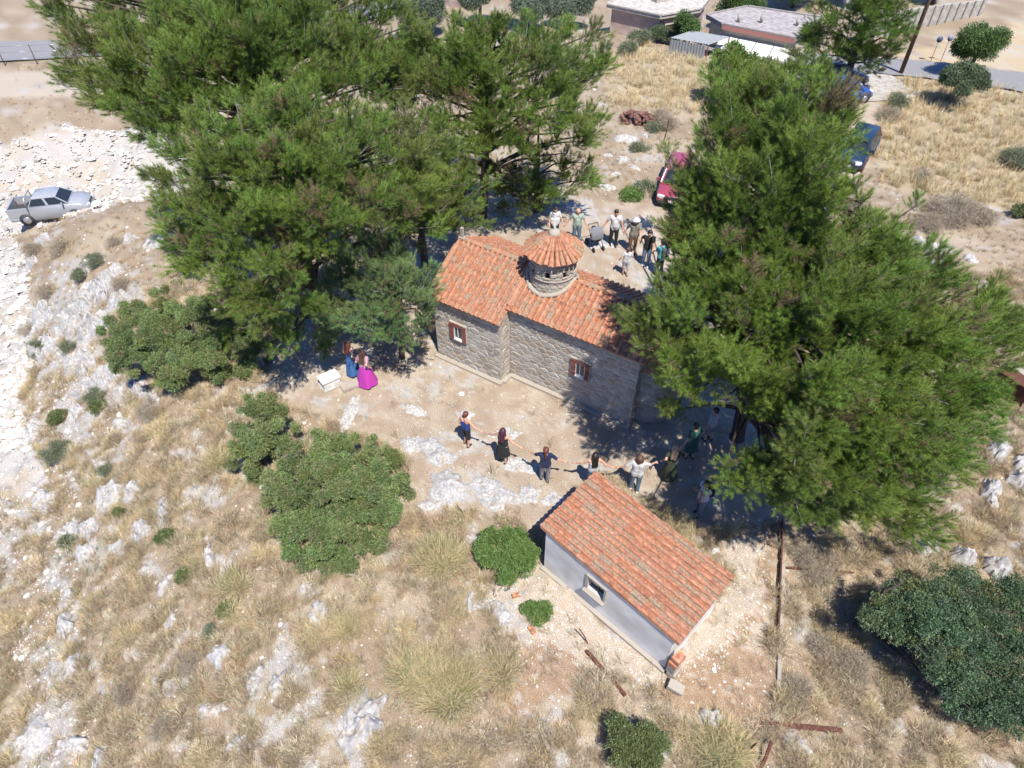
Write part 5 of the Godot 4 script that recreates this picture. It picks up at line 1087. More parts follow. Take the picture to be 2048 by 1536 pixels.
	tube(st, [apex + Vector3(0, -0.06, 0), apex + Vector3(0, 0.05, 0), apex + Vector3(0, 0.09, 0)], [0.24, 0.16, 0.05], 14, true)
	part("mortar_cap", st, M.plinth, cone)
	st = tool()
	var cb := rot_y(0.56)
	box(st, apex + Vector3(0, 0.36, 0), Vector3(0.07, 0.66, 0.06), cb)
	box(st, apex + Vector3(0, 0.48, 0), Vector3(0.3, 0.065, 0.055), cb)
	part("cross", st, M.white, cone)
	# finial on the far ridge end
	st = tool()
	box(st, Vector3(-8.05, ry + 0.25, rz), Vector3(0.1, 0.5, 0.1))
	box(st, Vector3(-8.05, ry + 0.04, rz), Vector3(0.2, 0.14, 0.2))
	part("finial", st, M.plinth, ch)

func build_shed() -> void:
	var sh := thing("shed", "low grey rendered shed with single pitched orange tile roof", "shed", Vector3(0.96, 0.0, -11.2), -0.775)
	var W := 4.4
	var D := 2.3
	var top := func(x: float, z: float) -> float: return 2.0 - 0.055 * x - 0.11 * z
	var st := tool()
	var q := [Vector2(0, 0), Vector2(W, 0), Vector2(W, -D), Vector2(0, -D)]
	# wall core with a real window opening in the long front wall
	var wx0 := 1.62; var wx1 := 2.2; var wy0 := 0.86; var wy1 := 1.46
	for i in range(1, 4):
		var a: Vector2 = q[i]; var b: Vector2 = q[(i + 1) % 4]
		quad(st, Vector3(a.x, -0.4, a.y), Vector3(b.x, -0.4, b.y), Vector3(b.x, top.call(b.x, b.y), b.y), Vector3(a.x, top.call(a.x, a.y), a.y))
	quad(st, Vector3(0, -0.4, 0), Vector3(wx0, -0.4, 0), Vector3(wx0, top.call(wx0, 0), 0), Vector3(0, top.call(0, 0), 0))
	quad(st, Vector3(wx1, -0.4, 0), Vector3(W, -0.4, 0), Vector3(W, top.call(W, 0), 0), Vector3(wx1, top.call(wx1, 0), 0))
	quad(st, Vector3(wx0, -0.4, 0), Vector3(wx1, -0.4, 0), Vector3(wx1, wy0, 0), Vector3(wx0, wy0, 0))
	quad(st, Vector3(wx0, wy1, 0), Vector3(wx1, wy1, 0), Vector3(wx1, top.call(wx1, 0), 0), Vector3(wx0, top.call(wx0, 0), 0))
	for e in [[wx0, wy0, wx0, wy1], [wx1, wy0, wx1, wy1], [wx0, wy0, wx1, wy0], [wx0, wy1, wx1, wy1]]:
		quad(st, Vector3(e[0], e[1], 0), Vector3(e[2], e[3], 0), Vector3(e[2], e[3], -0.16), Vector3(e[0], e[1], -0.16))
	part("wall", st, M.render_grey, sh)
	st = tool()
	box(st, Vector3(W * 0.5, 0.0, 0.06), Vector3(W + 0.1, 0.14, 0.12))
	part("footing", st, M.plinth, sh)
	var win := Node3D.new()
	win.name = "window"
	sh.add_child(win, true)
	win.position = Vector3((wx0 + wx1) * 0.5, wy0, 0)
	st = tool()
	box(st, Vector3(0, 0.3, -0.15), Vector3(0.575, 0.595, 0.01))
	part("pane", st, M.clear, win)
	st = tool()
	box(st, Vector3(0, 0.3, -0.12), Vector3(0.035, 0.59, 0.03))
	box(st, Vector3(0, 0.3, -0.118), Vector3(0.57, 0.035, 0.03))
	part("glazing_bar", st, M.wood, win)
	st = tool()
	for s in [-1, 1]:
		box(st, Vector3(s * 0.32, 0.3, 0.015), Vector3(0.07, 0.74, 0.06))
	box(st, Vector3(0, 0.635, 0.015), Vector3(0.57, 0.07, 0.06))
	part("frame", st, M.plinth, win)
	st = tool()
	box(st, Vector3(0, -0.045, 0.05), Vector3(0.74, 0.07, 0.2))
	part("sill", st, M.plinth, win)
	# roof deck and tiles
	st = tool()
	var o0 := Vector3(-0.18, top.call(-0.18, 0.05) + 0.02, 0.05)
	var o1 := Vector3(W + 0.16, top.call(W + 0.16, 0.05) + 0.02, 0.05)
	var o2 := Vector3(W + 0.16, top.call(W + 0.16, -D - 0.12) + 0.02, -D - 0.12)
	var o3 := Vector3(-0.18, top.call(-0.18, -D - 0.12) + 0.02, -D - 0.12)
	var n := Vector3(0, -0.05, 0)
	quad(st, o0, o1, o2, o3)
	quad(st, o0 + n, o1 + n, o2 + n, o3 + n)
	quad(st, o0, o1, o1 + n, o0 + n); quad(st, o1, o2, o2 + n, o1 + n); quad(st, o2, o3, o3 + n, o2 + n); quad(st, o3, o0, o0 + n, o3 + n)
	var roof := part("roof", st, M.ridge, sh)
	var tile := tile_mesh(0.192, 0.5, 0.062)
	var down := (o1 - o0).normalized()
	var across := (o3 - o0).normalized()
	tile_slope(roof, tile, o0, across, down, 13, 11, 0.19, 0.43, 0.42, func(_p): return false, [300])
	# stacked hollow bricks and slab at the low corner
	var pile := thing("brick_stack", "small stack of orange hollow bricks at the low corner of the shed", "bricks", sh.transform * Vector3(W + 0.22, 0.0, -0.05), -0.775)
	for b in 5:
		st = tool()
		box(st, Vector3(rng.randf_range(-0.03, 0.03), 0.1 + 0.2 * b, rng.randf_range(-0.03, 0.03)), Vector3(0.24, 0.19, 0.3), rot_y(rng.randf_range(-0.1, 0.1)))
		part("brick", st, M.tile[b % 3] if b > 2 else M.plinth, pile)
	st = tool()
	box(st, Vector3(0.02, 0.1, 0.0), Vector3(0.42, 0.16, 0.26), Basis(Vector3(0, 0, 1), -0.2) * rot_y(0.3))
	var slab := part("stone_slab", st, M.plinth)
	slab.transform = sh.transform * Transform3D(Basis.IDENTITY, Vector3(W + 0.5, -0.02, 0.22))
	tag(slab, "pale broken stone slab lying at the shed's low corner", "slab")

# ---------------------------------------------------------------- houses behind
func poly2(a: Array) -> PackedVector2Array:
	var p := PackedVector2Array()
	for i in a.size() / 2:
		p.append(Vector2(a[i * 2], a[i * 2 + 1]))
	return p

func grown(p: PackedVector2Array, d: float) -> PackedVector2Array:
	return Geometry2D.offset_polygon(p, d, Geometry2D.JOIN_MITER)[0]

func opening(parent: Node, called: String, at: Vector3, along: Vector3, w: float, h: float, m: Material, frame: Material) -> void:
	var z := along.cross(Vector3.UP).normalized()
	var b := Basis(along.normalized(), Vector3.UP, z)
	var st := tool()
	box(st, at + z * 0.02, Vector3(w, h, 0.08), b)
	var o := part(called, st, m, parent)
	st = tool()
	for s in [-1, 1]:
		box(st, at + b * Vector3(s * (w * 0.5 + 0.04), 0, 0.03), Vector3(0.08, h + 0.16, 0.14), b)
	box(st, at + b * Vector3(0, h * 0.5 + 0.04, 0.03), Vector3(w, 0.08, 0.14), b)
	part("frame", st, frame, o)

func flat_house(called: String, label: String, poly: PackedVector2Array, y0: float, y1: float, wall: Material, roof: Material) -> Node3D:
	var c := Vector2.ZERO
	for p in poly:
		c += p
	c /= poly.size()
	var h := thing(called, label, "house", Vector3(c.x, y0, c.y))
	var loc := PackedVector2Array()
	for p in poly:
		loc.append(p - c)
	var st := tool()
	prism(st, grown(loc, -0.3), -0.5, y1 - y0 - 0.24)
	part("wall", st, wall, h)
	st = tool()
	prism(st, loc, y1 - y0 - 0.24, y1 - y0)
	var r := part("roof", st, roof, h)
	st = tool()
	var outer := loc
	var inner := grown(loc, -0.16)
	var n := outer.size()
	if inner.size() == n:
		for i in n:
			var a := outer[i]; var b := outer[(i + 1) % n]
			var mid := Vector3((a.x + b.x) * 0.5, y1 - y0 + 0.05, (a.y + b.y) * 0.5)
			var d := Vector3(b.x - a.x, 0, b.y - a.y)
			box(st, mid, Vector3(d.length() - 0.1, 0.1, 0.12), Basis(d.normalized(), Vector3.UP, d.normalized().cross(Vector3.UP)))
		part("parapet", st, roof, r)
	return h

func build_houses() -> void:
	var pink := textured(Color(0.52, 0.4, 0.35), M.blotch, 3.0, 0.95, 0.5)
	var cream := textured(Color(0.62, 0.57, 0.48), M.blotch, 3.0, 0.95, 0.5)
	var deck := textured(Color(0.5, 0.46, 0.42), M.blotch, 2.4, 0.95, 0.4)
	var deck_grey := textured(Color(0.36, 0.33, 0.33), M.blotch, 2.2, 0.95, 0.4)
	var metal := textured(Color(0.36, 0.39, 0.42), M.speck, 1.5, 0.6)
	var red := mat(Color(0.38, 0.17, 0.14), 0.8)
	var h1 := flat_house("flat_roofed_house", "flat roofed house with bare pinkish plaster wall beyond the straw bank", poly2([7.2, -58.7, 10.97, -56.1, 14.2, -57.6, 15.5, -60.5, 11.2, -63.4]), -2.1, 1.2, pink, deck)
	var p1 := h1.position
	opening(h1, "door", Vector3(11.9, -0.6, -56.85) - p1, Vector3(0.9, 0, -0.42), 0.9, 2.0, M.wood, cream)
	opening(h1, "window", Vector3(13.3, -0.3, -57.5) - p1, Vector3(0.9, 0, -0.42), 0.8, 0.9, M.glass, cream)
	var st := tool()
	box(st, Vector3(11.4, 1.42, -59.8) - p1, Vector3(1.4, 0.4, 1.1), rot_y(0.5))
	part("roof_hatch", st, deck, h1)
	var h2 := flat_house("flat_roofed_house", "long flat roofed house with reddish roof edge and white awning", poly2([14.2, -55.8, 17.7, -57.7, 22.6, -55.2, 19.4, -51.1, 15.0, -53.9]), -1.9, 1.35, cream, deck_grey)
	var p2 := h2.position
	st = tool()
	var e0 := Vector3(15.0, 1.18, -53.9); var e1 := Vector3(19.4, 1.18, -51.1)
	var ed := (e1 - e0)
	var en := ed.normalized().cross(Vector3.UP)
	if en.z < 0: en = -en
	box(st, (e0 + e1) * 0.5 + en * 0.04 - p2, Vector3(ed.length(), 0.3, 0.06), Basis(ed.normalized(), Vector3.UP, en))
	part("fascia", st, red, h2)
	for k in 4:
		st = tool()
		var a := e0.lerp(e1, 0.02 + k * 0.245) + Vector3(0, -0.55, 0) - en * 0.2
		var b := e0.lerp(e1, 0.255 + k * 0.245) + Vector3(0, -0.55, 0) - en * 0.2
		quad(st, a - p2, b - p2, b + en * 1.25 + Vector3(0, -0.5, 0) - p2, a + en * 1.25 + Vector3(0, -0.5, 0) - p2)
		quad(st, a + en * 1.25 + Vector3(0, -0.5, 0) - p2, b + en * 1.25 + Vector3(0, -0.5, 0) - p2, b + en * 1.25 + Vector3(0, -0.68, 0) - p2, a + en * 1.25 + Vector3(0, -0.68, 0) - p2)
		part("awning", st, M.white, h2)
	opening(h2, "door", e0.lerp(e1, 0.6) + Vector3(0, -2.1, 0) - en * 0.22 - p2, -ed, 0.9, 2.0, red, cream)
	opening(h2, "window", e0.lerp(e1, 0.25) + Vector3(0, -1.75, 0) - en * 0.22 - p2, -ed, 1.0, 1.0, M.glass, cream)
	for q in [Vector3(17.8, 1.42, -54.2), Vector3(20.2, 1.42, -53.6), Vector3(16.2, 1.4, -54.3)]:
		st = tool(false)
		tube(st, [q - p2, q + Vector3(0, 0.45, 0) - p2], [0.12, 0.12], 8)
		part("vent_pipe", st, M.concrete, h2)
	# metal shelter
	var sh := thing("metal_shelter", "low corrugated metal shelter with grey sheet roof and open side", "shelter", Vector3(13.1, -1.4, -52.5))
	var c := [Vector3(11.05, 0.9, -52.5), Vector3(12.8, 0.98, -53.7), Vector3(15.3, 0.9, -52.6), Vector3(13.6, 0.82, -51.4)]
	var o := sh.position
	st = tool()
	for i in 14:
		var t0 := i / 14.0; var t1 := (i + 0.5) / 14.0; var t2 := (i + 1.0) / 14.0
		var up := Vector3(0, 0.05, 0)
		var a0: Vector3 = c[0].lerp(c[3], t0); var b0: Vector3 = c[1].lerp(c[2], t0)
		var a1: Vector3 = c[0].lerp(c[3], t1) + up; var b1: Vector3 = c[1].lerp(c[2], t1) + up
		var a2: Vector3 = c[0].lerp(c[3], t2); var b2: Vector3 = c[1].lerp(c[2], t2)
		quad(st, a0 - o, b0 - o, b1 - o, a1 - o)
		quad(st, a1 - o, b1 - o, b2 - o, a2 - o)
	part("roof", st, metal, sh)
	st = tool()
	var w0: Vector3 = c[0] + Vector3(0.1, -0.06, 0); var w1: Vector3 = c[3] + Vector3(-0.15, -0.06, -0.02)
	var wd := w1 - w0
	for i in 24:
		var a := w0.lerp(w1, i / 24.0); var b := w0.lerp(w1, (i + 1) / 24.0)
		var off := Vector3(-wd.z, 0, wd.x).normalized() * (0.04 if i % 2 else 0.0)
		var off2 := Vector3(-wd.z, 0, wd.x).normalized() * (0.0 if i % 2 else 0.04)
		quad(st, a + off - o, b + off2 - o, b + off2 + Vector3(0, -2.6, 0) - o, a + off + Vector3(0, -2.6, 0) - o)
	part("side_sheet", st, metal, sh)
	for p in [c[1], c[2], c[3]]:
		st = tool(false)
		tube(st, [p + Vector3(0, -2.8, 0) - o, p - o], [0.05, 0.05], 6)
		part("post", st, M.rust, sh)
	# pale wall with a slatted fence far right
	var fw := thing("boundary_wall", "pale concrete boundary wall with upright posts at the far right", "wall", Vector3(30.5, ground_y(30.5, -57.3), -57.3))
	var a0 := Vector3(25.6, 0, -55.6); var a1 := Vector3(36.2, 0, -59.0)
	var dd := (a1 - a0)
	st = tool()
	box(st, (a0 + a1) * 0.5 - Vector3(30.5, 0, 57.3) * Vector3(1, 1, -1) + Vector3(0, 0.5, 0), Vector3(dd.length(), 2.0, 0.2), Basis(dd.normalized(), Vector3.UP, dd.normalized().cross(Vector3.UP)))
	part("wall_panel", st, M.concrete, fw)
	var fn := dd.normalized().cross(Vector3.UP)
	if fn.z < 0: fn = -fn
	for i in 15:
		st = tool()
		var q := a0.lerp(a1, (i + 0.5) / 15.0) - Vector3(30.5, 0, -57.3) + Vector3(0, 0.5, 0) + fn * 0.13
		box(st, q, Vector3(0.1, 2.1, 0.06), Basis(dd.normalized(), Vector3.UP, fn))
		part("post", st, M.asphalt, fw)
	# wall corner of a building behind the olives
	var h3 := flat_house("plastered_house", "narrow pale plastered house wall seen between the olive trees", poly2([-6.2, -66.5, -4.2, -65.2, -2.6, -68.4, -4.9, -69.8]), -1.6, 3.0, pink, deck)
	opening(h3, "door", Vector3(-3.7, 0.4, -66.1) - h3.position, Vector3(0.45, 0, -0.9), 0.8, 1.9, M.wood, cream)
	var h4 := flat_house("white_house", "white house front at the top edge beside the utility pole", poly2([27.0, -63.0, 30.0, -62.0, 31.0, -66.0, 28.0, -67.0]), 0.0, 3.2, M.white, deck)
	opening(h4, "door", Vector3(28.4, 1.0, -62.2) - h4.position, Vector3(3, 0, 1), 0.9, 2.0, M.wood, cream)
	# utility pole
	var pole := thing("utility_pole", "tall dark wooden utility pole beside the asphalt road", "pole", Vector3(26.0, ground_y(26.0, -48.3), -48.3))
	st = tool(false)
	tube(st, [Vector3(0, -0.3, 0), Vector3(0.1, 9.6, 0)], [0.15, 0.1], 8)
	part("mast", st, M.wood, pole)
	st = tool()
	box(st, Vector3(0.1, 9.1, 0), Vector3(1.5, 0.1, 0.1))
	part("crossarm", st, M.wood, pole)
	for x in [-0.6, 0.0, 0.6]:
		st = tool(false)
		tube(st, [Vector3(x + 0.1, 9.15, 0), Vector3(x + 0.1, 9.32, 0)], [0.05, 0.03], 6)
		part("insulator", st, M.white, pole)
	# road signs
	for s in [[29.0, -50.6, Color(0.07, 0.09, 0.15), "blue round road sign, left of the pair behind the road"], [29.75, -50.7, Color(0.2, 0.23, 0.3), "pale blue round road sign, right of the pair behind the road"]]:
		var y := ground_y(s[0], s[1])
		var sg := thing("road_sign", s[3], "road sign", Vector3(s[0], y, s[1]), 0.0, "signs by the road")
		st = tool(false)
		tube(st, [Vector3(0, -0.2, 0), Vector3(0, 1.7, 0)], [0.03, 0.03], 6)
		part("post", st, M.rim, sg)
		st = tool(false)
		tube(st, [Vector3(0, 1.5, 0.03), Vector3(0, 1.5, 0.07)], [0.2, 0.2], 18)
		part("disc", st, mat(s[2], 0.5), sg)
	var y2 := ground_y(27.1, -50.5)
	var sg2 := thing("stop_sign", "small red road sign beside the foot of the utility pole", "road sign", Vector3(27.1, y2, -50.5), 0.0, "signs by the road")
	st = tool(false)
	tube(st, [Vector3(0, -0.2, 0), Vector3(0, 1.9, 0)], [0.03, 0.03], 6)
	part("post", st, M.rim, sg2)
	st = tool(false)
	tube(st, [Vector3(0, 1.7, 0.03), Vector3(0, 1.7, 0.07)], [0.26, 0.26], 8)
	part("plate", st, mat(Color(0.35, 0.05, 0.05), 0.5), sg2)
	# wire fence by the road at the upper left
	var wf := thing("wire_fence", "thin wire fence with posts along the upper left road", "fence", Vector3(-44.0, -3.1, -58.0))
	for i in 9:
		st = tool(false)
		var x := -12.0 + i * 2.6
		var gy := ground_y(-44.0 + x, -58.0) + 3.1
		tube(st, [Vector3(x, gy - 0.2, 0), Vector3(x, gy + 1.5, 0)], [0.035, 0.035], 5)
		part("post", st, M.rust, wf)
		if i > 0:
			for hgt in [0.5, 1.0, 1.45]:
				st = tool(false)
				var x0 := x - 2.6
				tube(st, [Vector3(x0, ground_y(-44.0 + x0, -58.0) + 3.1 + hgt, 0), Vector3(x, gy + hgt, 0)], [0.012, 0.012], 4)
				part("wire", st, M.rim, wf)

# ---------------------------------------------------------------- plants
func needle_tuft() -> ArrayMesh:
	# a leafy shoot of an Aleppo pine, along +y
	var st := tool()
	var r := RandomNumberGenerator.new()
	r.seed = 77
	for i in 52:
		var t := r.randf()
		var a := i * 2.39996
		var out := Vector3(cos(a), 0, sin(a))
		var p := Vector3(0, -0.04 + t * 0.26, 0)
		var d := (out * (1.0 - 0.5 * t) + Vector3(0, 0.35 + t * 0.9, 0) + Vector3(r.randf_range(-0.25, 0.25), r.randf_range(-0.25, 0.25), r.randf_range(-0.25, 0.25))).normalized()
		var l := r.randf_range(0.1, 0.19)
		var side := d.cross(Vector3(r.randf_range(-1, 1), r.randf_range(-1, 1), r.randf_range(-1, 1))).normalized() * 0.005
		tri(st, p - side, p + d * l, p + side)
	return mesh_of(st)

func leaf_tuft(n: int, reach: float, l: float, w: float) -> ArrayMesh:
	var st := tool()
	var r := RandomNumberGenerator.new()
	r.seed = 99
	for i in n:
		var p := Vector3(r.randf_range(-1, 1), r.randf_range(-0.8, 1), r.randf_range(-1, 1)).limit_length(1.0) * reach
		var d := (p.normalized() + Vector3(r.randf_range(-0.8, 0.8), r.randf_range(-0.5, 0.9), r.randf_range(-0.8, 0.8))).normalized()
		var s := d.cross(Vector3(r.randf_range(-1, 1), r.randf_range(-1, 1), r.randf_range(-1, 1))).normalized() * w * 0.5
		var f := r.randf_range(0.75, 1.2)
		quad(st, p, p + d * l * 0.45 * f + s, p + d * l * f, p + d * l * 0.45 * f - s)
	return mesh_of(st)

func grass_tuft(n: int, height: float, spread: float, width: float, seed_: int) -> ArrayMesh:
	var st := tool()
	var r := RandomNumberGenerator.new()
	r.seed = seed_
	for i in n:
		var a := r.randf() * TAU
		var o := Vector3(cos(a), 0, sin(a))
		var p := o * r.randf() * spread * 0.35
		var h := height * r.randf_range(0.45, 1.1)
		var lean := r.randf_range(0.15, 1.0) * spread
		var m := p + o * lean * 0.4 + Vector3(0, h * 0.65, 0)
		var e := p + o * lean + Vector3(r.randf_range(-0.05, 0.05), h * r.randf_range(0.75, 1.0), r.randf_range(-0.05, 0.05))
		var s := Vector3(-o.z, 0, o.x) * width * 0.5
		quad(st, p - s - Vector3(0, 0.03, 0), m - s * 0.8, m + s * 0.8, p + s - Vector3(0, 0.03, 0))
		tri(st, m - s * 0.8, e, m + s * 0.8)
	return mesh_of(st)

func up_basis(d: Vector3, s: float) -> Basis:
	return (frame_for(d) * Basis(Vector3.UP, rng.randf() * TAU)).scaled_local(Vector3.ONE * s) if false else frame_for(d) * Basis(Vector3.UP, rng.randf() * TAU) * Basis.from_scale(Vector3.ONE * s)

func fill_crown(root: Node3D, key: String, mesh: Mesh, m: Material, dens: float, tone: Color, dry: Color, dry_share: float, up: float, size: float, twigs: bool, squash := 0.8, bough := 0.0, sweep := Vector3.ZERO) -> void:
	# leaves: shoots spread over the clumps; with bough > 0 a clump is a drawn-out bough that points away from the trunk
	var d: Array = CLUMPS[key]
	var places := []; var cols := []
	var st := tool(false)
	var o := root.position
	for i in d.size() / 4:
		var c := Vector3(d[i * 4], d[i * 4 + 1], d[i * 4 + 2]) - o
		var r: float = d[i * 4 + 3]
		var n := int(dens * r * r)
		var ct := vary(tone, 0.24)
		if rng.randf() < 0.12:
			ct = ct.lerp(Color(0.16, 0.17, 0.05), 0.45)
		if bough > 0.0:
			var axis := (c - Vector3(0, c.y * 0.6, 0)).normalized() + Vector3(0, 0.28, 0) + sweep
			axis = (axis + Vector3(rng.randf_range(-0.25, 0.25), rng.randf_range(-0.12, 0.2), rng.randf_range(-0.25, 0.25))).normalized()
			var f := frame_for(axis)
			# three to five shoots fan out from the bough
			var fans := []
			for k in rng.randi_range(4, 6):
				var a := rng.randf() * TAU
				var w := f.x * cos(a) + f.z * sin(a)
				fans.append([c + axis * r * rng.randf_range(-0.75, 0.55) + w * r * rng.randf_range(0.15, 0.5), (axis + w * rng.randf_range(0.2, 0.75)).normalized(), r * rng.randf_range(0.55, 0.95), rng.randf()])
			for k in n:
				var fan: Array = fans[k % fans.size()]
				if fan[3] < 0.05 and rng.randf() < 0.85:
					continue
				var g: Vector3 = fan[1]
				var l: float = fan[2]
				var t := rng.randf_range(-0.55, 1.0)
				var e := Vector3(rng.randfn(), rng.randfn() * 0.75, rng.randfn()) * l * 0.27 * (1.15 - 0.55 * maxf(t, 0.0))
				var p: Vector3 = fan[0] + g * t * l + e
				var dir := (g * 0.9 + e.normalized() * 0.75 + Vector3(0, up * 0.6, 0)).normalized()
				places.append(Transform3D(up_basis(dir, size * rng.randf_range(0.65, 1.2)), p))
				cols.append(vary(dry if rng.randf() < dry_share or fan[3] > 0.965 else ct, 0.26))
			for fan in fans:
				var a: Vector3 = c - axis * r * 0.6
				var e: Vector3 = fan[0] + fan[1] * fan[2] * 0.9
				tube(st, [a, (a + e) * 0.5 + Vector3(rng.randf_range(-0.06, 0.06), rng.randf_range(-0.1, 0.02), rng.randf_range(-0.06, 0.06)), e], [0.026, 0.017, 0.005], 4, false)
			continue
		var lobes := []
		for k in 5:
			lobes.append(Vector3(rng.randf_range(-1, 1), rng.randf_range(-0.4, 1), rng.randf_range(-1, 1)).normalized())
		for k in n:
			var w := Vector3(rng.randfn(), rng.randfn(), rng.randfn()).normalized()
			if w.y < -0.35 and rng.randf() < 0.6:
				w.y = -w.y
			var bump := 0.0
			for l in lobes:
				bump = maxf(bump, w.dot(l))
			var rr := r * (0.42 + 0.72 * bump * bump * bump) * pow(rng.randf_range(0.25, 1.0), 0.33)
			if rng.randf() < 0.05:
				rr *= 1.25
			var p := c + w * Vector3(1, squash, 1) * rr
			var dir := (w + Vector3(0, up, 0) + Vector3(rng.randf_range(-0.4, 0.4), rng.randf_range(-0.3, 0.4), rng.randf_range(-0.4, 0.4))).normalized()
			places.append(Transform3D(up_basis(dir, size * rng.randf_range(0.6, 1.25)), p))
			cols.append(vary(dry if rng.randf() < dry_share else ct, 0.26))
		for k in 3:
			var w := Vector3(rng.randfn(), absf(rng.randfn()) * 0.6, rng.randfn()).normalized()
			tube(st, [c - w * r * 0.3, c + w * r * rng.randf_range(0.6, 0.95)], [0.014, 0.004], 4, false)
	var cr := copies("crown", mesh, m, places, cols, root)
	cr.set_meta("kind", "stuff")
	part("twigs", st, M.twig, root)

func tree_wood(root: Node3D, key: String, top: Vector3, r0: float, limb_r: float, bend: Vector3) -> void:
	var trunk := [Vector3(0, -0.4, 0), top * 0.3 + bend * 0.6, top * 0.6 + bend, top]
	var st := tool(false)
	tube(st, [trunk[0], Vector3(0, 0.15, 0), trunk[1], trunk[2], trunk[3]], [r0 * 1.5, r0 * 1.08, r0 * 0.85, r0 * 0.6, r0 * 0.18], 10, false)
	part("trunk", st, M.bark, root)
	st = tool(false)
	var d: Array = CLUMPS[key]
	for i in d.size() / 4:
		var c := Vector3(d[i * 4], d[i * 4 + 1], d[i * 4 + 2]) - root.position
		var want := clampf((c.y - Vector2(c.x, c.z).length() * 0.45) / maxf(top.y, 0.1), 0.12, 0.92)
		var a: Vector3
		if want < 0.3:
			a = Vector3.ZERO.lerp(trunk[1], want / 0.3)
		elif want < 0.6:
			a = trunk[1].lerp(trunk[2], (want - 0.3) / 0.3)
		else:
			a = trunk[2].lerp(trunk[3], (want - 0.6) / 0.4)
		var m1 := a.lerp(c, 0.4) + Vector3(rng.randf_range(-0.2, 0.2), 0.08 * c.distance_to(a), rng.randf_range(-0.2, 0.2))
		var m2 := a.lerp(c, 0.75) + Vector3(rng.randf_range(-0.2, 0.2), 0.05 * c.distance_to(a), rng.randf_range(-0.2, 0.2))
		tube(st, [a, m1, m2, c], [limb_r, limb_r * 0.7, limb_r * 0.45, limb_r * 0.2], 5, false)
	part("branches", st, M.bark, root)

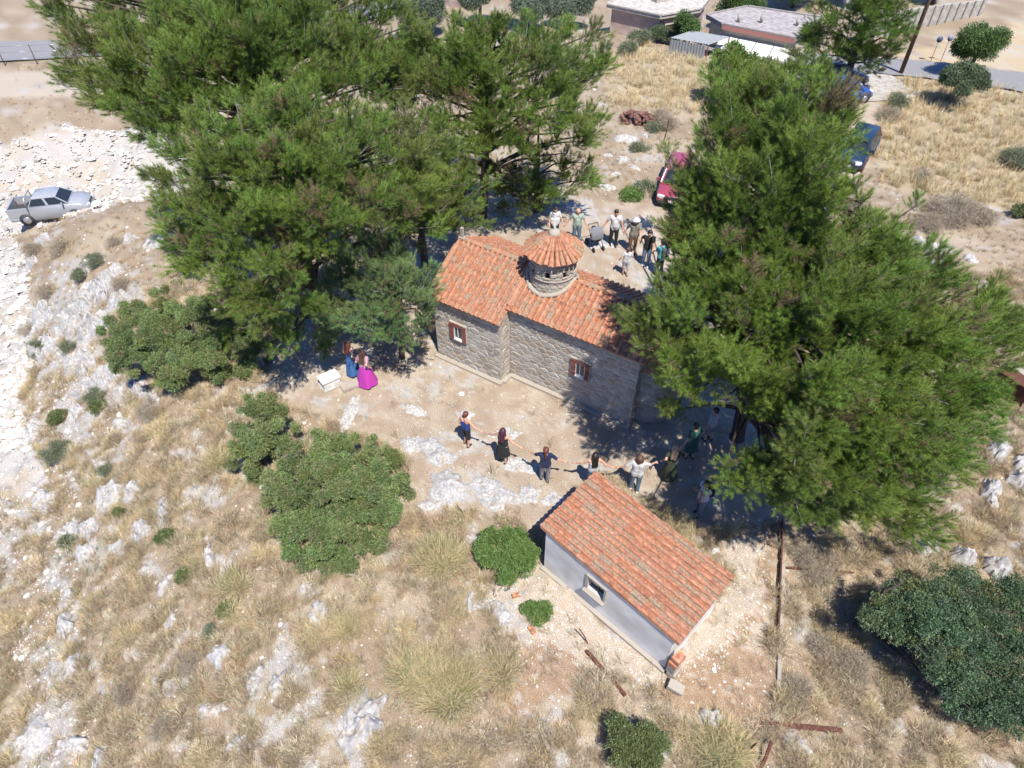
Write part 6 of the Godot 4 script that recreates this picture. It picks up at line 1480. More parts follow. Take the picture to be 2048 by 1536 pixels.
func build_trees() -> void:
	var nt := needle_tuft()
	M.nt = nt
	var pines := [
		["pine_big", "broad spreading pine left of the chapel, its crown nearest the pickup's bank", Vector3(-7.4, 0, -21.6), Vector3(0.2, 9.6, 0.3), 0.24, Color(0.142, 0.212, 0.038), 1.1],
		["pine_back", "large pine behind the broad pine, reaching toward the upper left road", Vector3(-9.8, -0.5, -27.2), Vector3(0.3, 10.6, 0.2), 0.26, Color(0.14, 0.208, 0.036), 1.2],
		["pine_trunk", "pine with a bare dark trunk showing behind the chapel's ridge", Vector3(-1.45, 0, -30.4), Vector3(0.2, 9.2, 0.3), 0.22, Color(0.141, 0.21, 0.036), 1.15],
		["pine_dark", "low dark pine right of the bare-trunked pine, behind the turret", Vector3(1.2, 0, -31.0), Vector3(0, 4.6, 0), 0.14, Color(0.141, 0.21, 0.036), 1.1],
		["pine_mid", "shaded low pine between the broad pine and the bare-trunked pine", Vector3(-3.9, 0, -26.2), Vector3(0, 6.0, 0), 0.16, Color(0.142, 0.212, 0.038), 1.1],
		["pine_small", "small blue-green pine leaning over the chapel's left end", Vector3(-4.3, 0, -20.4), Vector3(0.1, 4.6, 0.2), 0.11, Color(0.15, 0.23, 0.085), 0.95],
		["pine_right", "huge tapering pine right of the chapel, overhanging the shed yard", Vector3(7.9, 0, -16.3), Vector3(-0.5, 11.4, -0.9), 0.23, Color(0.144, 0.216, 0.034), 1.0],
		["pine_far", "round dark pine beside the blue car near the road", Vector3(22.3, 0, -48.0), Vector3(0, 8.2, 0), 0.24, Color(0.12, 0.195, 0.03), 1.6],
		["pine_young", "young pine thicket between the white car and the long house", Vector3(17.5, 0, -42.8), Vector3(0, 3.9, 0), 0.12, Color(0.128, 0.2, 0.034), 1.3],
		["pine_sapling", "little pine sapling at the edge of the wide mastic bush", Vector3(-11.0, -0.2, -21.3), Vector3(0, 1.2, 0), 0.04, Color(0.075, 0.14, 0.05), 0.7],
	]
	for t in pines:
		var at: Vector3 = t[2]
		at.y = ground_y(at.x, at.z)
		var root := thing("pine_sapling" if t[0] == "pine_sapling" else "pine_tree", t[1], "pine tree", at, 0.0, "pines around the chapel")
		tree_wood(root, t[0], t[3], t[4], 0.075 * minf(t[4] / 0.2, 1.2), Vector3(rng.randf_range(-0.3, 0.3), 0, rng.randf_range(-0.2, 0.2)))
		fill_crown(root, t[0], nt, M.needle, 420.0 / (t[6] * t[6]), t[5], Color(0.2, 0.15, 0.08), 0.025, 0.5, t[6] * 0.86, true, 0.75, 1.0, Vector3(0.28, 0.12, -0.12) if t[0] == "pine_right" else Vector3.ZERO)
	var at2 := Vector3(13.8, ground_y(13.8, -44.4), -44.4)
	var cit := thing("citrus_tree", "small bright green leafy tree left of the young pine thicket", "tree", at2)
	tree_wood(cit, "citrus", Vector3(0, 2.8, 0), 0.1, 0.04, Vector3(0.1, 0, 0))
	fill_crown(cit, "citrus", leaf_tuft(22, 0.2, 0.13, 0.07), M.leaf, 330.0, Color(0.085, 0.155, 0.03), Color(0.2, 0.15, 0.05), 0.03, 0.3, 1.1, false)
	# broad-leaved evergreen at the lower right
	var at3 := Vector3(9.8, ground_y(9.8, -9.4), -9.4)
	var oak := thing("carob_tree", "dark blue-green broad-leaved tree at the lower right corner", "tree", at3)
	tree_wood(oak, "oak", Vector3(0, 2.2, 0), 0.11, 0.04, Vector3(0.1, 0, 0))
	fill_crown(oak, "oak", leaf_tuft(24, 0.1, 0.06, 0.035), M.leaf, 620.0, Color(0.075, 0.125, 0.06), Color(0.14, 0.17, 0.07), 0.06, 0.35, 0.95, true)
	# mastic bushes
	var mt := leaf_tuft(24, 0.085, 0.05, 0.03)
	M.mt = mt
	for b in [["mastic_wide", "wide sprawling mastic bush on the slope below the broad pine", Vector3(-12.6, 0, -20.6), Vector3(0, 1.4, 0)], ["mastic_tall", "upright mastic bush touching the big mastic bush's upper left", Vector3(-8.5, 0, -16.0), Vector3(0, 1.4, 0)], ["mastic_front", "big rounded mastic bush in the foreground left of the yard", Vector3(-5.6, 0, -13.2), Vector3(0, 1.5, 0)]]:
		var at: Vector3 = b[2]
		at.y = ground_y(at.x, at.z)
		var root := thing("mastic_bush", b[1], "bush", at, 0.0, "mastic bushes")
		tree_wood(root, b[0], b[3], 0.06, 0.025, Vector3(0.1, 0, 0))
		fill_crown(root, b[0], mt, M.leaf, 1150.0, Color(0.145, 0.2, 0.068), Color(0.28, 0.21, 0.13), 0.06, 0.35, 0.95, false, 0.85)
	# olives and garden trees behind
	var ol := leaf_tuft(26, 0.22, 0.14, 0.05)
	for q in [[-7.0, -58.0, 2.2, 3.6, "grey-green olive tree, leftmost in the row behind the pines"], [-2.6, -60.5, 2.0, 3.4, "grey-green olive tree beside the narrow plastered wall"], [1.2, -58.5, 2.2, 3.8, "grey-green olive tree in the middle of the row behind the pines"], [4.6, -60.0, 2.0, 3.6, "grey-green olive tree, rightmost in the row behind the pines"], [12.6, -54.6, 1.2, 2.4, "bright green garden tree in front of the pinkish house's doorway"], [30.0, -47.6, 1.6, 3.8, "loose leafy green tree behind the round grey-green shrub"], [24.0, -66.0, 2.4, 3.6, "dark garden tree at the top edge left of the utility pole"], [18.5, -62.0, 2.0, 3.2, "brown-green garden tree behind the long house"], [33.5, -61.5, 1.0, 2.6, "slender shrub standing against the pale boundary wall"]]:
		var y := ground_y(q[0], q[1])
		var olive: bool = q[0] < 5.0
		var root := thing("olive_tree" if olive else "garden_tree", q[4], "tree", Vector3(q[0], y, q[1]), 0.0, "trees behind the site")
		var st := tool(false)
		tube(st, [Vector3(0, -0.3, 0), Vector3(0.1, q[3] * 0.4, 0), Vector3(0, q[3] * 0.75, 0.1)], [0.16, 0.12, 0.05], 7)
		part("trunk", st, M.bark, root)
		loose_crown(root, ol, q[2], q[3], Color(0.13, 0.165, 0.115) if olive else Color(0.08, 0.14, 0.035), 150 * q[2])

func loose_crown(root: Node3D, mesh: Mesh, r: float, h: float, tone: Color, n: float) -> void:
	var places := []; var cols := []
	var lob := []
	for k in 11:
		var a := rng.randf() * TAU
		lob.append(Vector3(cos(a) * r * rng.randf_range(0.2, 0.72), h * rng.randf_range(0.38, 0.85), sin(a) * r * rng.randf_range(0.2, 0.72)))
	for i in int(n) * 5:
		var c: Vector3 = lob[i % lob.size()]
		var w := Vector3(rng.randfn(), rng.randfn(), rng.randfn()).normalized()
		places.append(Transform3D(up_basis(w + Vector3(0, 0.3, 0), rng.randf_range(0.7, 1.2)), c + w * r * 0.36 * pow(rng.randf_range(0.2, 1.0), 0.4)))
		cols.append(vary(tone, 0.25))
	copies("crown", mesh, M.leaf, places, cols, root).set_meta("kind", "stuff")

const BUSH_WORDS := ["dark green mastic shrublet", "bright green shrub", "grey-green low shrub", "dry brown-purple thorn shrub", "round olive-green shrub", "pale straw tussock"]
const BUSH_NAMES := ["mastic_shrub", "green_shrub", "grey_shrub", "thorn_shrub", "round_shrub", "straw_tussock"]

func build_bushes() -> void:
	var grey := leaf_tuft(22, 0.1, 0.06, 0.018)
	var thorn := leaf_tuft(26, 0.12, 0.11, 0.008)
	var straw := grass_tuft(26, 0.5, 0.4, 0.007, 5)
	var own := {0: "bright green rounded shrub at the shed's left corner", 1: "dark green shrub at the bottom edge below the shed", 2: "flat bright green plant below the shed's window wall"}
	for i in BUSHES.size() / 5:
		var x: float = BUSHES[i * 5]; var z: float = BUSHES[i * 5 + 1]
		var r: float = BUSHES[i * 5 + 2]; var h: float = BUSHES[i * 5 + 3]
		var k: int = int(BUSHES[i * 5 + 4])
		if k == 0 and x < -5.0:
			r *= 0.75
			h *= 0.8
		var label: String = own[i] if own.has(i) else BUSH_LABELS[i]
		if k == 4 and r > 1.0 and x > 25.0:
			label = "big round grey-green shrub casting a dark shadow in the straw field"
		var root := thing(BUSH_NAMES[k], label, "shrub", Vector3(x, ground_y(x, z), z), 0.0, BUSH_WORDS[k] + "s")
		var st := tool(false)
		for s in 4:
			var a := rng.randf() * TAU
			tube(st, [Vector3(0, -0.1, 0), Vector3(cos(a) * r * 0.3, h * 0.4, sin(a) * r * 0.3)], [0.02, 0.01], 4, false)
		part("stems", st, M.twig, root)
		var mesh: Mesh = [M.mt, M.mt, grey, thorn, M.mt, straw][k]
		var tone: Color = [Color(0.125, 0.155, 0.055), Color(0.125, 0.2, 0.05), Color(0.16, 0.18, 0.11), Color(0.34, 0.28, 0.21), Color(0.11, 0.15, 0.075), Color(0.47, 0.38, 0.2)][k]
		var places := []; var cols := []
		var area := PI * r * (r + h)
		var n := int(clampf(area * ([330, 380, 190, 120, 300, 48][k]), 20, 6000))
		if z < -30.0 and k != 5:
			n = int(n * 0.5)
		var lob := []
		for q in 17:
			var a := rng.randf() * TAU
			var f := sqrt(rng.randf()) * 0.8
			lob.append(Vector3(cos(a) * r * f, h * 0.72 * sqrt(1.0 - f * f), sin(a) * r * f))
		for q in n:
			if k == 5:
				var a := rng.randf() * TAU
				var f := sqrt(rng.randf()) * r * 0.7
				var p := Vector3(cos(a) * f, 0, sin(a) * f)
				places.append(Transform3D(up_basis(Vector3(0, 1, 0) + p / r * 0.6, rng.randf_range(0.7, 1.3) * (0.75 + h)), p))
				cols.append(vary(tone if rng.randf() < 0.8 else Color(0.2, 0.24, 0.09), 0.25))
			else:
				var c: Vector3 = lob[q % 17]
				var w := Vector3(rng.randfn(), rng.randfn(), rng.randfn()).normalized()
				if w.y < -0.2: w.y = -w.y
				var p := c + w * Vector3(r * 0.29, h * 0.3, r * 0.29) * pow(rng.randf_range(0.1, 1.15), 0.5)
				p.y = maxf(p.y, 0.02)
				places.append(Transform3D(up_basis(w + Vector3(0, 0.4, 0), rng.randf_range(0.7, 1.3) * (1.5 if z < -30.0 else 1.0)), p))
				cols.append(vary(tone, 0.24))
		copies("foliage", mesh, M.straw if k == 5 else M.leaf, places, cols, root).set_meta("kind", "stuff")

func build_grass() -> void:
	var a := grass_tuft(16, 0.34, 0.28, 0.0065, 11)
	var b := grass_tuft(13, 0.2, 0.3, 0.007, 12)
	var pl := [[], [], []]; var cl := [[], [], []]
	var tones := [Color(0.56, 0.46, 0.27), Color(0.42, 0.32, 0.195), Color(0.32, 0.25, 0.17), Color(0.62, 0.53, 0.36), Color(0.4, 0.28, 0.16)]
	var tries := 0
	while tries < 250000:
		tries += 1
		var z := -4.0 - 22.0 * pow(rng.randf(), 0.9)
		var half := 5.0 - z * 0.93
		var x := rng.randf_range(-half - 5.0, half + 3.5)
		if in_zone("yard", x, z) and rng.randf() > 0.015: continue
		if in_zone("gravel", x, z) and rng.randf() > 0.05: continue
		if in_zone("track", x, z) or in_zone("quarry", x, z): continue
		if (in_zone("red1", x, z) or in_zone("red2", x, z)) and rng.randf() > 0.12: continue
		if in_zone("palegrav", x, z) and rng.randf() > 0.55: continue
		if in_zone("stonyleft", x, z) and rng.randf() > 0.35: continue
		if x > 0.4 and x < 7.0 and z > -13.6 and z < -7.4 and inside_shed(x, z): continue
		var patch := fine.get_noise_2d(x * 0.8 + 9.0, z * 0.8)
		if patch < -0.06 and rng.randf() < 0.88: continue
		if limestone(x, z) > 0.06 and rng.randf() < 0.8: continue
		var p := Vector3(x, ground_y(x, z), z)
		var t: Color = tones[int(clampf((broad.get_noise_2d(x * 4.0, z * 4.0) * 0.9 + 0.5) * 4.0 + rng.randf_range(-1.0, 1.0), 0.0, 4.0))]
		var k := 0 if rng.randf() < 0.5 else 1
		pl[k].append(Transform3D(up_basis(Vector3(rng.randf_range(-0.3, 0.3), 1, rng.randf_range(-0.3, 0.3)), rng.randf_range(0.5, 1.0) * (1.0 + maxf(patch, 0.0) * 1.1)), p))
		cl[k].append(vary(t, 0.38) if rng.randf() < 0.96 else vary(Color(0.17, 0.2, 0.08), 0.3))
	var c := grass_tuft(20, 0.55, 0.42, 0.014, 13)
	tries = 0
	while tries < 40000:
		tries += 1
		var z := -24.0 - 40.0 * rng.randf()
		var half := 4.0 - z * 0.82
		var x := rng.randf_range(-half, half)
		var golden := in_zone("straw1", x, z) or in_zone("straw2", x, z)
		if not golden:
			if rng.randf() > 0.3: continue
			if in_zone("yard", x, z) or in_zone("track", x, z) or in_zone("field", x, z): continue
			if (in_zone("quarry", x, z) or in_zone("quarrytop", x, z)) and rng.randf() > 0.06: continue
			if z < -44.0 and x > 14.0: continue
			if z < -48.0 and (x > -15.0 or rng.randf() < 0.5): continue
		elif fine.get_noise_2d(x * 0.35, z * 0.35) < -0.25 and rng.randf() < 0.7: continue
		var p := Vector3(x, ground_y(x, z), z)
		pl[2].append(Transform3D(up_basis(Vector3(rng.randf_range(-0.2, 0.3), 1, rng.randf_range(-0.2, 0.2)), rng.randf_range(0.6, 1.2) * (1.0 if golden else 0.55)), p))
		cl[2].append(vary(Color(0.54, 0.44, 0.26) if golden else Color(0.42, 0.32, 0.19), 0.25))
	var names := ["dry_grass", "withered_grass", "straw_grass"]
	var labels := ["dry straw-coloured grass covering the slopes", "short withered grass covering the bare slopes", "tall golden straw grass in the far fields"]
	for k in 3:
		var o := copies(names[k], [a, b, c][k], M.straw, pl[k], cl[k], self)
		o.set_meta("kind", "stuff")
		tag(o, labels[k], "grass")
	print("grass ", pl[0].size(), " ", pl[1].size(), " ", pl[2].size())

func inside_shed(x: float, z: float) -> bool:
	var d := Vector2(x - 0.96, z + 11.2)
	var u := d.x * 0.714 + d.y * 0.7
	var v := -d.x * 0.7 + d.y * 0.714
	return u > -0.2 and u < 4.7 and v > -2.5 and v < 0.25

# ---------------------------------------------------------------- rocks
func rock_mesh(a: float, b: float, turn: float, h: float, grey: float, seed_: int, cx: float, cz: float) -> ArrayMesh:
	var rings := 9
	var segs := 30
	var n := FastNoiseLite.new()
	n.seed = seed_
	n.frequency = 0.65
	n.fractal_octaves = 3
	var st := SurfaceTool.new()
	st.begin(Mesh.PRIMITIVE_TRIANGLES)
	st.set_smooth_group(-1 if h > 0.3 else 0)
	var pts := []; var cols := []
	var y0 := ground_y(cx, cz)
	for i in rings + 1:
		var f := float(i) / rings
		var row := []; var crow := []
		for k in segs:
			var t := TAU * k / segs
			var edge := 0.85 + 0.5 * n.get_noise_2d(cos(t) * 1.6, sin(t) * 1.6 + 20.0)
			var lx := cos(t) * a * f * edge; var lz := sin(t) * b * f * edge
			var x := lx * cos(turn) - lz * sin(turn)
			var z := lx * sin(turn) + lz * cos(turn)
			var g := ground_y(cx + x, cz + z) - y0
			var nn := n.get_noise_2d(x * 2.4 + 7.0, z * 2.4)
			var step := floorf(nn * 4.0) / 4.0
			var y := g + h * (1.0 - pow(f, 3.0)) * (0.75 + 0.9 * lerpf(nn, step, 0.35)) + n.get_noise_2d(x * 5.0, z * 5.0) * minf(0.03, h * 0.15)
			if i == rings:
				y = g - 0.12
			row.append(Vector3(x, y, z))
			var pale := Color(0.54, 0.515, 0.48)
			var dull := Color(0.39, 0.38, 0.37)
			var w := clampf(grey * 0.9 + n.get_noise_2d(x * 5.0 - 9.0, z * 5.0) * 1.1 - 0.1, 0.0, 1.0)
			var cc := pale.lerp(dull, w)
			if n.get_noise_2d(x * 3.0 + 50.0, z * 3.0) > 0.38:
				cc = cc.lerp(Color(0.42, 0.31, 0.2), 0.55)
			crow.append(cc)
		pts.append(row); cols.append(crow)
	for i in rings:
		for k in segs:
			var m := (k + 1) % segs
			for v in [[i, k], [i + 1, k], [i + 1, m], [i, k], [i + 1, m], [i, m]]:
				st.set_color(cols[v[0]][v[1]])
				st.add_vertex(pts[v[0]][v[1]])
	return mesh_of(st)

func build_rocks() -> void:
	for i in ROCKS.size() / 7:
		var r := ROCKS.slice(i * 7, i * 7 + 7)
		var cx: float = r[0]; var cz: float = r[1]
		var flat := in_zone("yard", cx, cz) and float(r[5]) < 0.22
		var m := rock_mesh(r[2], r[3], r[4], r[5], r[6], 100 + i, cx, cz)
		var o := put("bedrock" if flat else "limestone_rock", m, M.rock)
		o.position = Vector3(cx, ground_y(cx, cz), cz)
		if flat:
			o.set_meta("kind", "structure")
		else:
			tag(o, ROCK_LABELS[i], "rock", "limestone rocks")

func pebble() -> ArrayMesh:
	var st := tool()
	var r := RandomNumberGenerator.new()
	r.seed = 31
	var top := Vector3(0.1, 0.55, 0.05)
	var ring := []; var low := []
	for k in 6:
		var t := TAU * k / 6.0
		ring.append(Vector3(cos(t) * r.randf_range(0.6, 0.9), r.randf_range(0.25, 0.45), sin(t) * r.randf_range(0.6, 0.9)))
		low.append(Vector3(cos(t) * r.randf_range(0.85, 1.1), -0.25, sin(t) * r.randf_range(0.85, 1.1)))
	for k in 6:
		var n := (k + 1) % 6
		tri(st, top, ring[k], ring[n])
		quad(st, ring[k], low[k], low[n], ring[n])
	return mesh_of(st)

func build_stones() -> void:
	var m := mat(Color(1, 1, 1), 0.95)
	m.vertex_color_use_as_albedo = true
	var p := pebble()
	var spots := [[], []]; var cols := [[], []]
	var tries := 0
	while tries < 190000:
		tries += 1
		var far := rng.randf() < 0.5
		var z := rng.randf_range(-50.0, -20.0) if far else -4.2 - 20.0 * rng.randf()
		var half := 4.0 - z * 0.86
		var x := rng.randf_range(-half - 5.0, half)
		var s := 0.0
		var big := false
		if in_zone("gravel", x, z): s = 0.6
		elif in_zone("palegrav", x, z): s = 0.8
		elif in_zone("quarry", x, z):
			s = 1.0
			big = true
		elif in_zone("stonyleft", x, z): s = 0.5
		elif in_zone("yard", x, z): s = 0.05
		elif in_zone("track", x, z): s = 0.2
		else: s = 0.14
		if fine.get_noise_2d(x * 0.6, z * 0.6) < -0.1: s *= 0.4
		if rng.randf() > s: continue
		if inside_shed(x, z): continue
		var sz := 0.014 + 0.03 * pow(rng.randf(), 3.0)
		if big: sz = 0.05 + 0.2 * pow(rng.randf(), 5.0)
		elif rng.randf() < (0.08 if x < -5.5 else 0.006): sz *= rng.randf_range(2.0, 4.5)
		var k := 1 if big else 0
		spots[k].append(Transform3D(Basis(Vector3.UP, rng.randf() * TAU) * Basis.from_scale(Vector3(sz * rng.randf_range(0.7, 1.5), sz * rng.randf_range(0.6, 1.1), sz)), Vector3(x, ground_y(x, z), z)))
		cols[k].append(vary(Color(0.54, 0.51, 0.47) if rng.randf() < 0.75 else Color(0.41, 0.36, 0.3), 0.18))
	var a := copies("gravel", p, m, spots[0], cols[0], self)
	a.set_meta("kind", "stuff")
	tag(a, "small pale limestone gravel scattered over the ground", "gravel")
	var b := copies("quarry_rubble", p, m, spots[1], cols[1], self)
	b.set_meta("kind", "stuff")
	tag(b, "white limestone rubble covering the quarry floor and bank", "rubble")
	print("stones ", spots[0].size(), " ", spots[1].size())

# ---------------------------------------------------------------- vehicles
func loft(st: SurfaceTool, stations: Array) -> void:
	# stations: [z, y_low, y_high, half_width, shoulder]; a rounded car-body section at each
	var rings := []
	for s in stations:
		var z: float = s[0]; var y0: float = s[1]; var y1: float = s[2]; var w: float = s[3]
		var m := lerpf(y0, y1, 0.55)
		rings.append([Vector3(-w * 0.86, y0, z), Vector3(-w * 0.97, lerpf(y0, y1, 0.18), z), Vector3(-w, m, z), Vector3(-w * 0.965, lerpf(y0, y1, 0.86), z), Vector3(-w * 0.87, y1 - 0.012, z), Vector3(0, y1 + 0.02, z),
			Vector3(w * 0.87, y1 - 0.012, z), Vector3(w * 0.965, lerpf(y0, y1, 0.86), z), Vector3(w, m, z), Vector3(w * 0.97, lerpf(y0, y1, 0.18), z), Vector3(w * 0.86, y0, z)])
	for i in rings.size() - 1:
		for k in 11:
			var n := (k + 1) % 11
			quad(st, rings[i][k], rings[i + 1][k], rings[i + 1][n], rings[i][n])
	for e in [0, rings.size() - 1]:
		for k in range(1, 10):
			tri(st, rings[e][0], rings[e][k], rings[e][k + 1])

func pane_quad(parent: Node, called: String, a: Vector3, b: Vector3, c: Vector3, d: Vector3, out: Vector3) -> void:
	# a window pane with thickness, inset from its corners and set a little proud
	var mid := (a + b + c + d) * 0.25
	var q := []
	for p in [a, b, c, d]:
		q.append(mid + (p - mid) * 0.88 + out * 0.012)
	var st := tool()
	quad(st, q[0], q[1], q[2], q[3])
	for i in 4:
		quad(st, q[i], q[(i + 1) % 4], q[(i + 1) % 4] - out * 0.02, q[i] - out * 0.02)
	part(called, st, M.glass, parent)

func wheel(car: Node, at: Vector3, r: float, w: float) -> void:
	var st := tool(false)
	var s := signf(at.x)
	tube(st, [at - Vector3(w * 0.5, 0, 0), at - Vector3(w * 0.42, 0, 0), at + Vector3(w * 0.42, 0, 0), at + Vector3(w * 0.5, 0, 0)], [r * 0.9, r, r, r * 0.9], 18)
	var o := part("wheel", st, M.tyre, car)
	st = tool(false)
	tube(st, [at + Vector3(s * w * 0.42, 0, 0), at + Vector3(s * (w * 0.5 + 0.012), 0, 0)], [r * 0.62, r * 0.58], 14)
	part("rim", st, M.rim, o)

func make_car(called: String, label: String, at: Vector3, turn: float, L: float, W: float, H: float, paint: Color, kind: String) -> Node3D:
	var car := thing(called, label, "pickup" if kind == "pickup" else "car", at, turn, "parked vehicles")
	var pm := mat(paint, 0.28)
	pm.clearcoat_enabled = true
	pm.clearcoat = 0.6
	pm.clearcoat_roughness = 0.1
	var hw := W * 0.5
	var belt := H * 0.6
	var low := 0.24
	var f := L * 0.5
	var st := tool(false)
	if kind == "pickup":
		loft(st, [[f, 0.4, 0.78, hw * 0.8], [f - 0.08, low + 0.1, 0.95, hw * 0.93], [f - 0.5, low, 1.08, hw], [f - 1.15, low, 1.14, hw], [f - 1.3, low, 1.16, hw], [-1.02, low, 1.16, hw], [-1.06, low, 0.62, hw], [-f + 0.05, low + 0.05, 0.62, hw], [-f, low + 0.1, 0.6, hw * 0.97]])
	else:
		loft(st, [[f, 0.34, belt * 0.6, hw * 0.78], [f - 0.08, low + 0.06, belt * 0.78, hw * 0.92], [f - 0.4, low, belt * 0.93, hw], [f - L * 0.24, low, belt, hw], [0.0, low, belt + 0.03, hw], [-f + 0.5, low, belt + 0.05, hw], [-f + 0.1, low + 0.06, belt, hw * 0.95], [-f, 0.36, belt * 0.85, hw * 0.85]])
	part("body", st, pm, car)
	# cabin: windscreen base, roof front, roof rear, rear base along z
	var zs: Array
	if kind == "pickup":
		zs = [f - 1.05, f - 1.65, -0.72, -1.0]
	elif kind == "sedan":
		zs = [f - L * 0.25, f - L * 0.42, -f + L * 0.3, -f + L * 0.14]
	else:
		zs = [f - L * 0.24, f - L * 0.4, -f + L * 0.12, -f + 0.12]
	var by := 1.16 if kind == "pickup" else belt + 0.02
	var lo := hw * 0.9
	var hi := hw * 0.72
	var p := [Vector3(-lo, by, zs[0]), Vector3(lo, by, zs[0]), Vector3(-hi, H - 0.03, zs[1]), Vector3(hi, H - 0.03, zs[1]), Vector3(-hi, H - 0.03, zs[2]), Vector3(hi, H - 0.03, zs[2]), Vector3(-lo, by, zs[3]), Vector3(lo, by, zs[3])]
	st = tool()
	quad(st, p[0], p[2], p[3], p[1])
	quad(st, p[6], p[7], p[5], p[4])
	quad(st, p[0], p[6], p[4], p[2])
	quad(st, p[1], p[3], p[5], p[7])
	part("cabin", st, pm, car)
	st = tool(false)
	var zm: float = (zs[1] + zs[2]) * 0.5
	for t in [[p[2], p[3], Vector3(-hi * 0.96, H + 0.01, zs[1] - 0.12), Vector3(hi * 0.96, H + 0.01, zs[1] - 0.12)], [Vector3(-hi * 0.96, H + 0.01, zs[1] - 0.12), Vector3(hi * 0.96, H + 0.01, zs[1] - 0.12), Vector3(-hi * 0.96, H + 0.015, zm), Vector3(hi * 0.96, H + 0.015, zm)], [Vector3(-hi * 0.96, H + 0.015, zm), Vector3(hi * 0.96, H + 0.015, zm), p[4], p[5]]]:
		quad(st, t[0], t[2], t[3], t[1])
	quad(st, p[2], p[4], Vector3(-hi * 0.96, H + 0.015, zm), Vector3(-hi * 0.96, H + 0.01, zs[1] - 0.12))
	quad(st, p[5], p[3], Vector3(hi * 0.96, H + 0.01, zs[1] - 0.12), Vector3(hi * 0.96, H + 0.015, zm))
	part("roof_panel", st, pm, car)
	pane_quad(car, "windscreen", p[0], p[2], p[3], p[1], Vector3(0, 0.5, 0.8).normalized())
	pane_quad(car, "rear_window", p[6], p[7], p[5], p[4], Vector3(0, 0.4, -0.9).normalized())
	for s in 2:
		var a: Vector3 = p[0 + s]; var b: Vector3 = p[2 + s]; var c: Vector3 = p[4 + s]; var d: Vector3 = p[6 + s]
		var o := Vector3(-1 if s == 0 else 1, 0.25, 0).normalized()
		pane_quad(car, "side_window", a, b, b.lerp(c, 0.5), a.lerp(d, 0.5), o)
		pane_quad(car, "side_window", a.lerp(d, 0.52), b.lerp(c, 0.52), c, d, o)
		var sx := -1.0 if s == 0 else 1.0
		st = tool()
		box(st, Vector3(sx * (hw + 0.09), by + 0.08, zs[0] - 0.28), Vector3(0.16, 0.13, 0.09))
		part("mirror", st, pm, car)
		st = tool()
		box(st, Vector3(sx * hw * 0.68, (0.86 if kind == "pickup" else belt * 0.74), f - 0.09), Vector3(hw * 0.4, 0.13, 0.14), rot_y(sx * 0.35))
		part("headlight", st, M.lamp, car)
		st = tool()
		box(st, Vector3(sx * hw * 0.84, 0.75, -f + 0.05), Vector3(0.14, 0.22, 0.1))
		part("tail_light", st, mat(Color(0.3, 0.02, 0.02), 0.3), car)
		for z in [f - L * 0.19, -f + L * 0.2]:
			wheel(car, Vector3(sx * (hw - 0.1), 0.33 if kind != "pickup" else 0.37, z), 0.33 if kind != "pickup" else 0.37, 0.21)
			st = tool(false)
			tube(st, [Vector3(sx * (hw - 0.22), 0.4, z), Vector3(sx * (hw + 0.006), 0.4, z)], [0.4, 0.4], 16)
			part("wheel_arch_shade", st, M.plastic_and_shade, car)  # black disc painted for the shade inside the wheel arch
	st = tool()
	box(st, Vector3(0, 0.4, f - 0.06), Vector3(W * 0.84, 0.16, 0.16))
	box(st, Vector3(0, 0.42, -f + 0.06), Vector3(W * 0.84, 0.16, 0.16))
	part("bumper", st, M.plastic_and_shade, car)
	st = tool()
	box(st, Vector3(0, (0.86 if kind == "pickup" else belt * 0.72), f - 0.035), Vector3(W * 0.42, 0.11, 0.08))
	part("grille", st, M.plastic_and_shade, car)
	st = tool()
	box(st, Vector3(0, 0.46, f + 0.025), Vector3(0.46, 0.11, 0.015))
	part("number_plate", st, M.white_metal, car)
	if kind == "pickup":
		st = tool()
		for sx in [-1, 1]:
			box(st, Vector3(sx * (hw - 0.05), 0.86, -f * 0.5 - 0.54), Vector3(0.09, 0.55, f - 1.12))
		box(st, Vector3(0, 0.86, -f + 0.05), Vector3(W - 0.2, 0.55, 0.08))
		part("cargo_bed", st, pm, car)
		st = tool()
		box(st, Vector3(0, 0.655, -f * 0.5 - 0.54), Vector3(W - 0.3, 0.03, f - 1.18))
		part("bed_floor", st, M.plastic_and_shade, car)
		st = tool(false)
		for sx in [-1, 1]:
			tube(st, [Vector3(sx * hw * 0.8, 1.12, -1.15), Vector3(sx * hw * 0.66, H - 0.02, -1.1)], [0.03, 0.03], 6)
		tube(st, [Vector3(-hw * 0.66, H - 0.02, -1.1), Vector3(hw * 0.66, H - 0.02, -1.1)], [0.03, 0.03], 6)
		part("roll_bar", st, M.rim, car)
	return car

func on_ground(x: float, z: float) -> Vector3:
	return Vector3(x, ground_y(x, z), z)

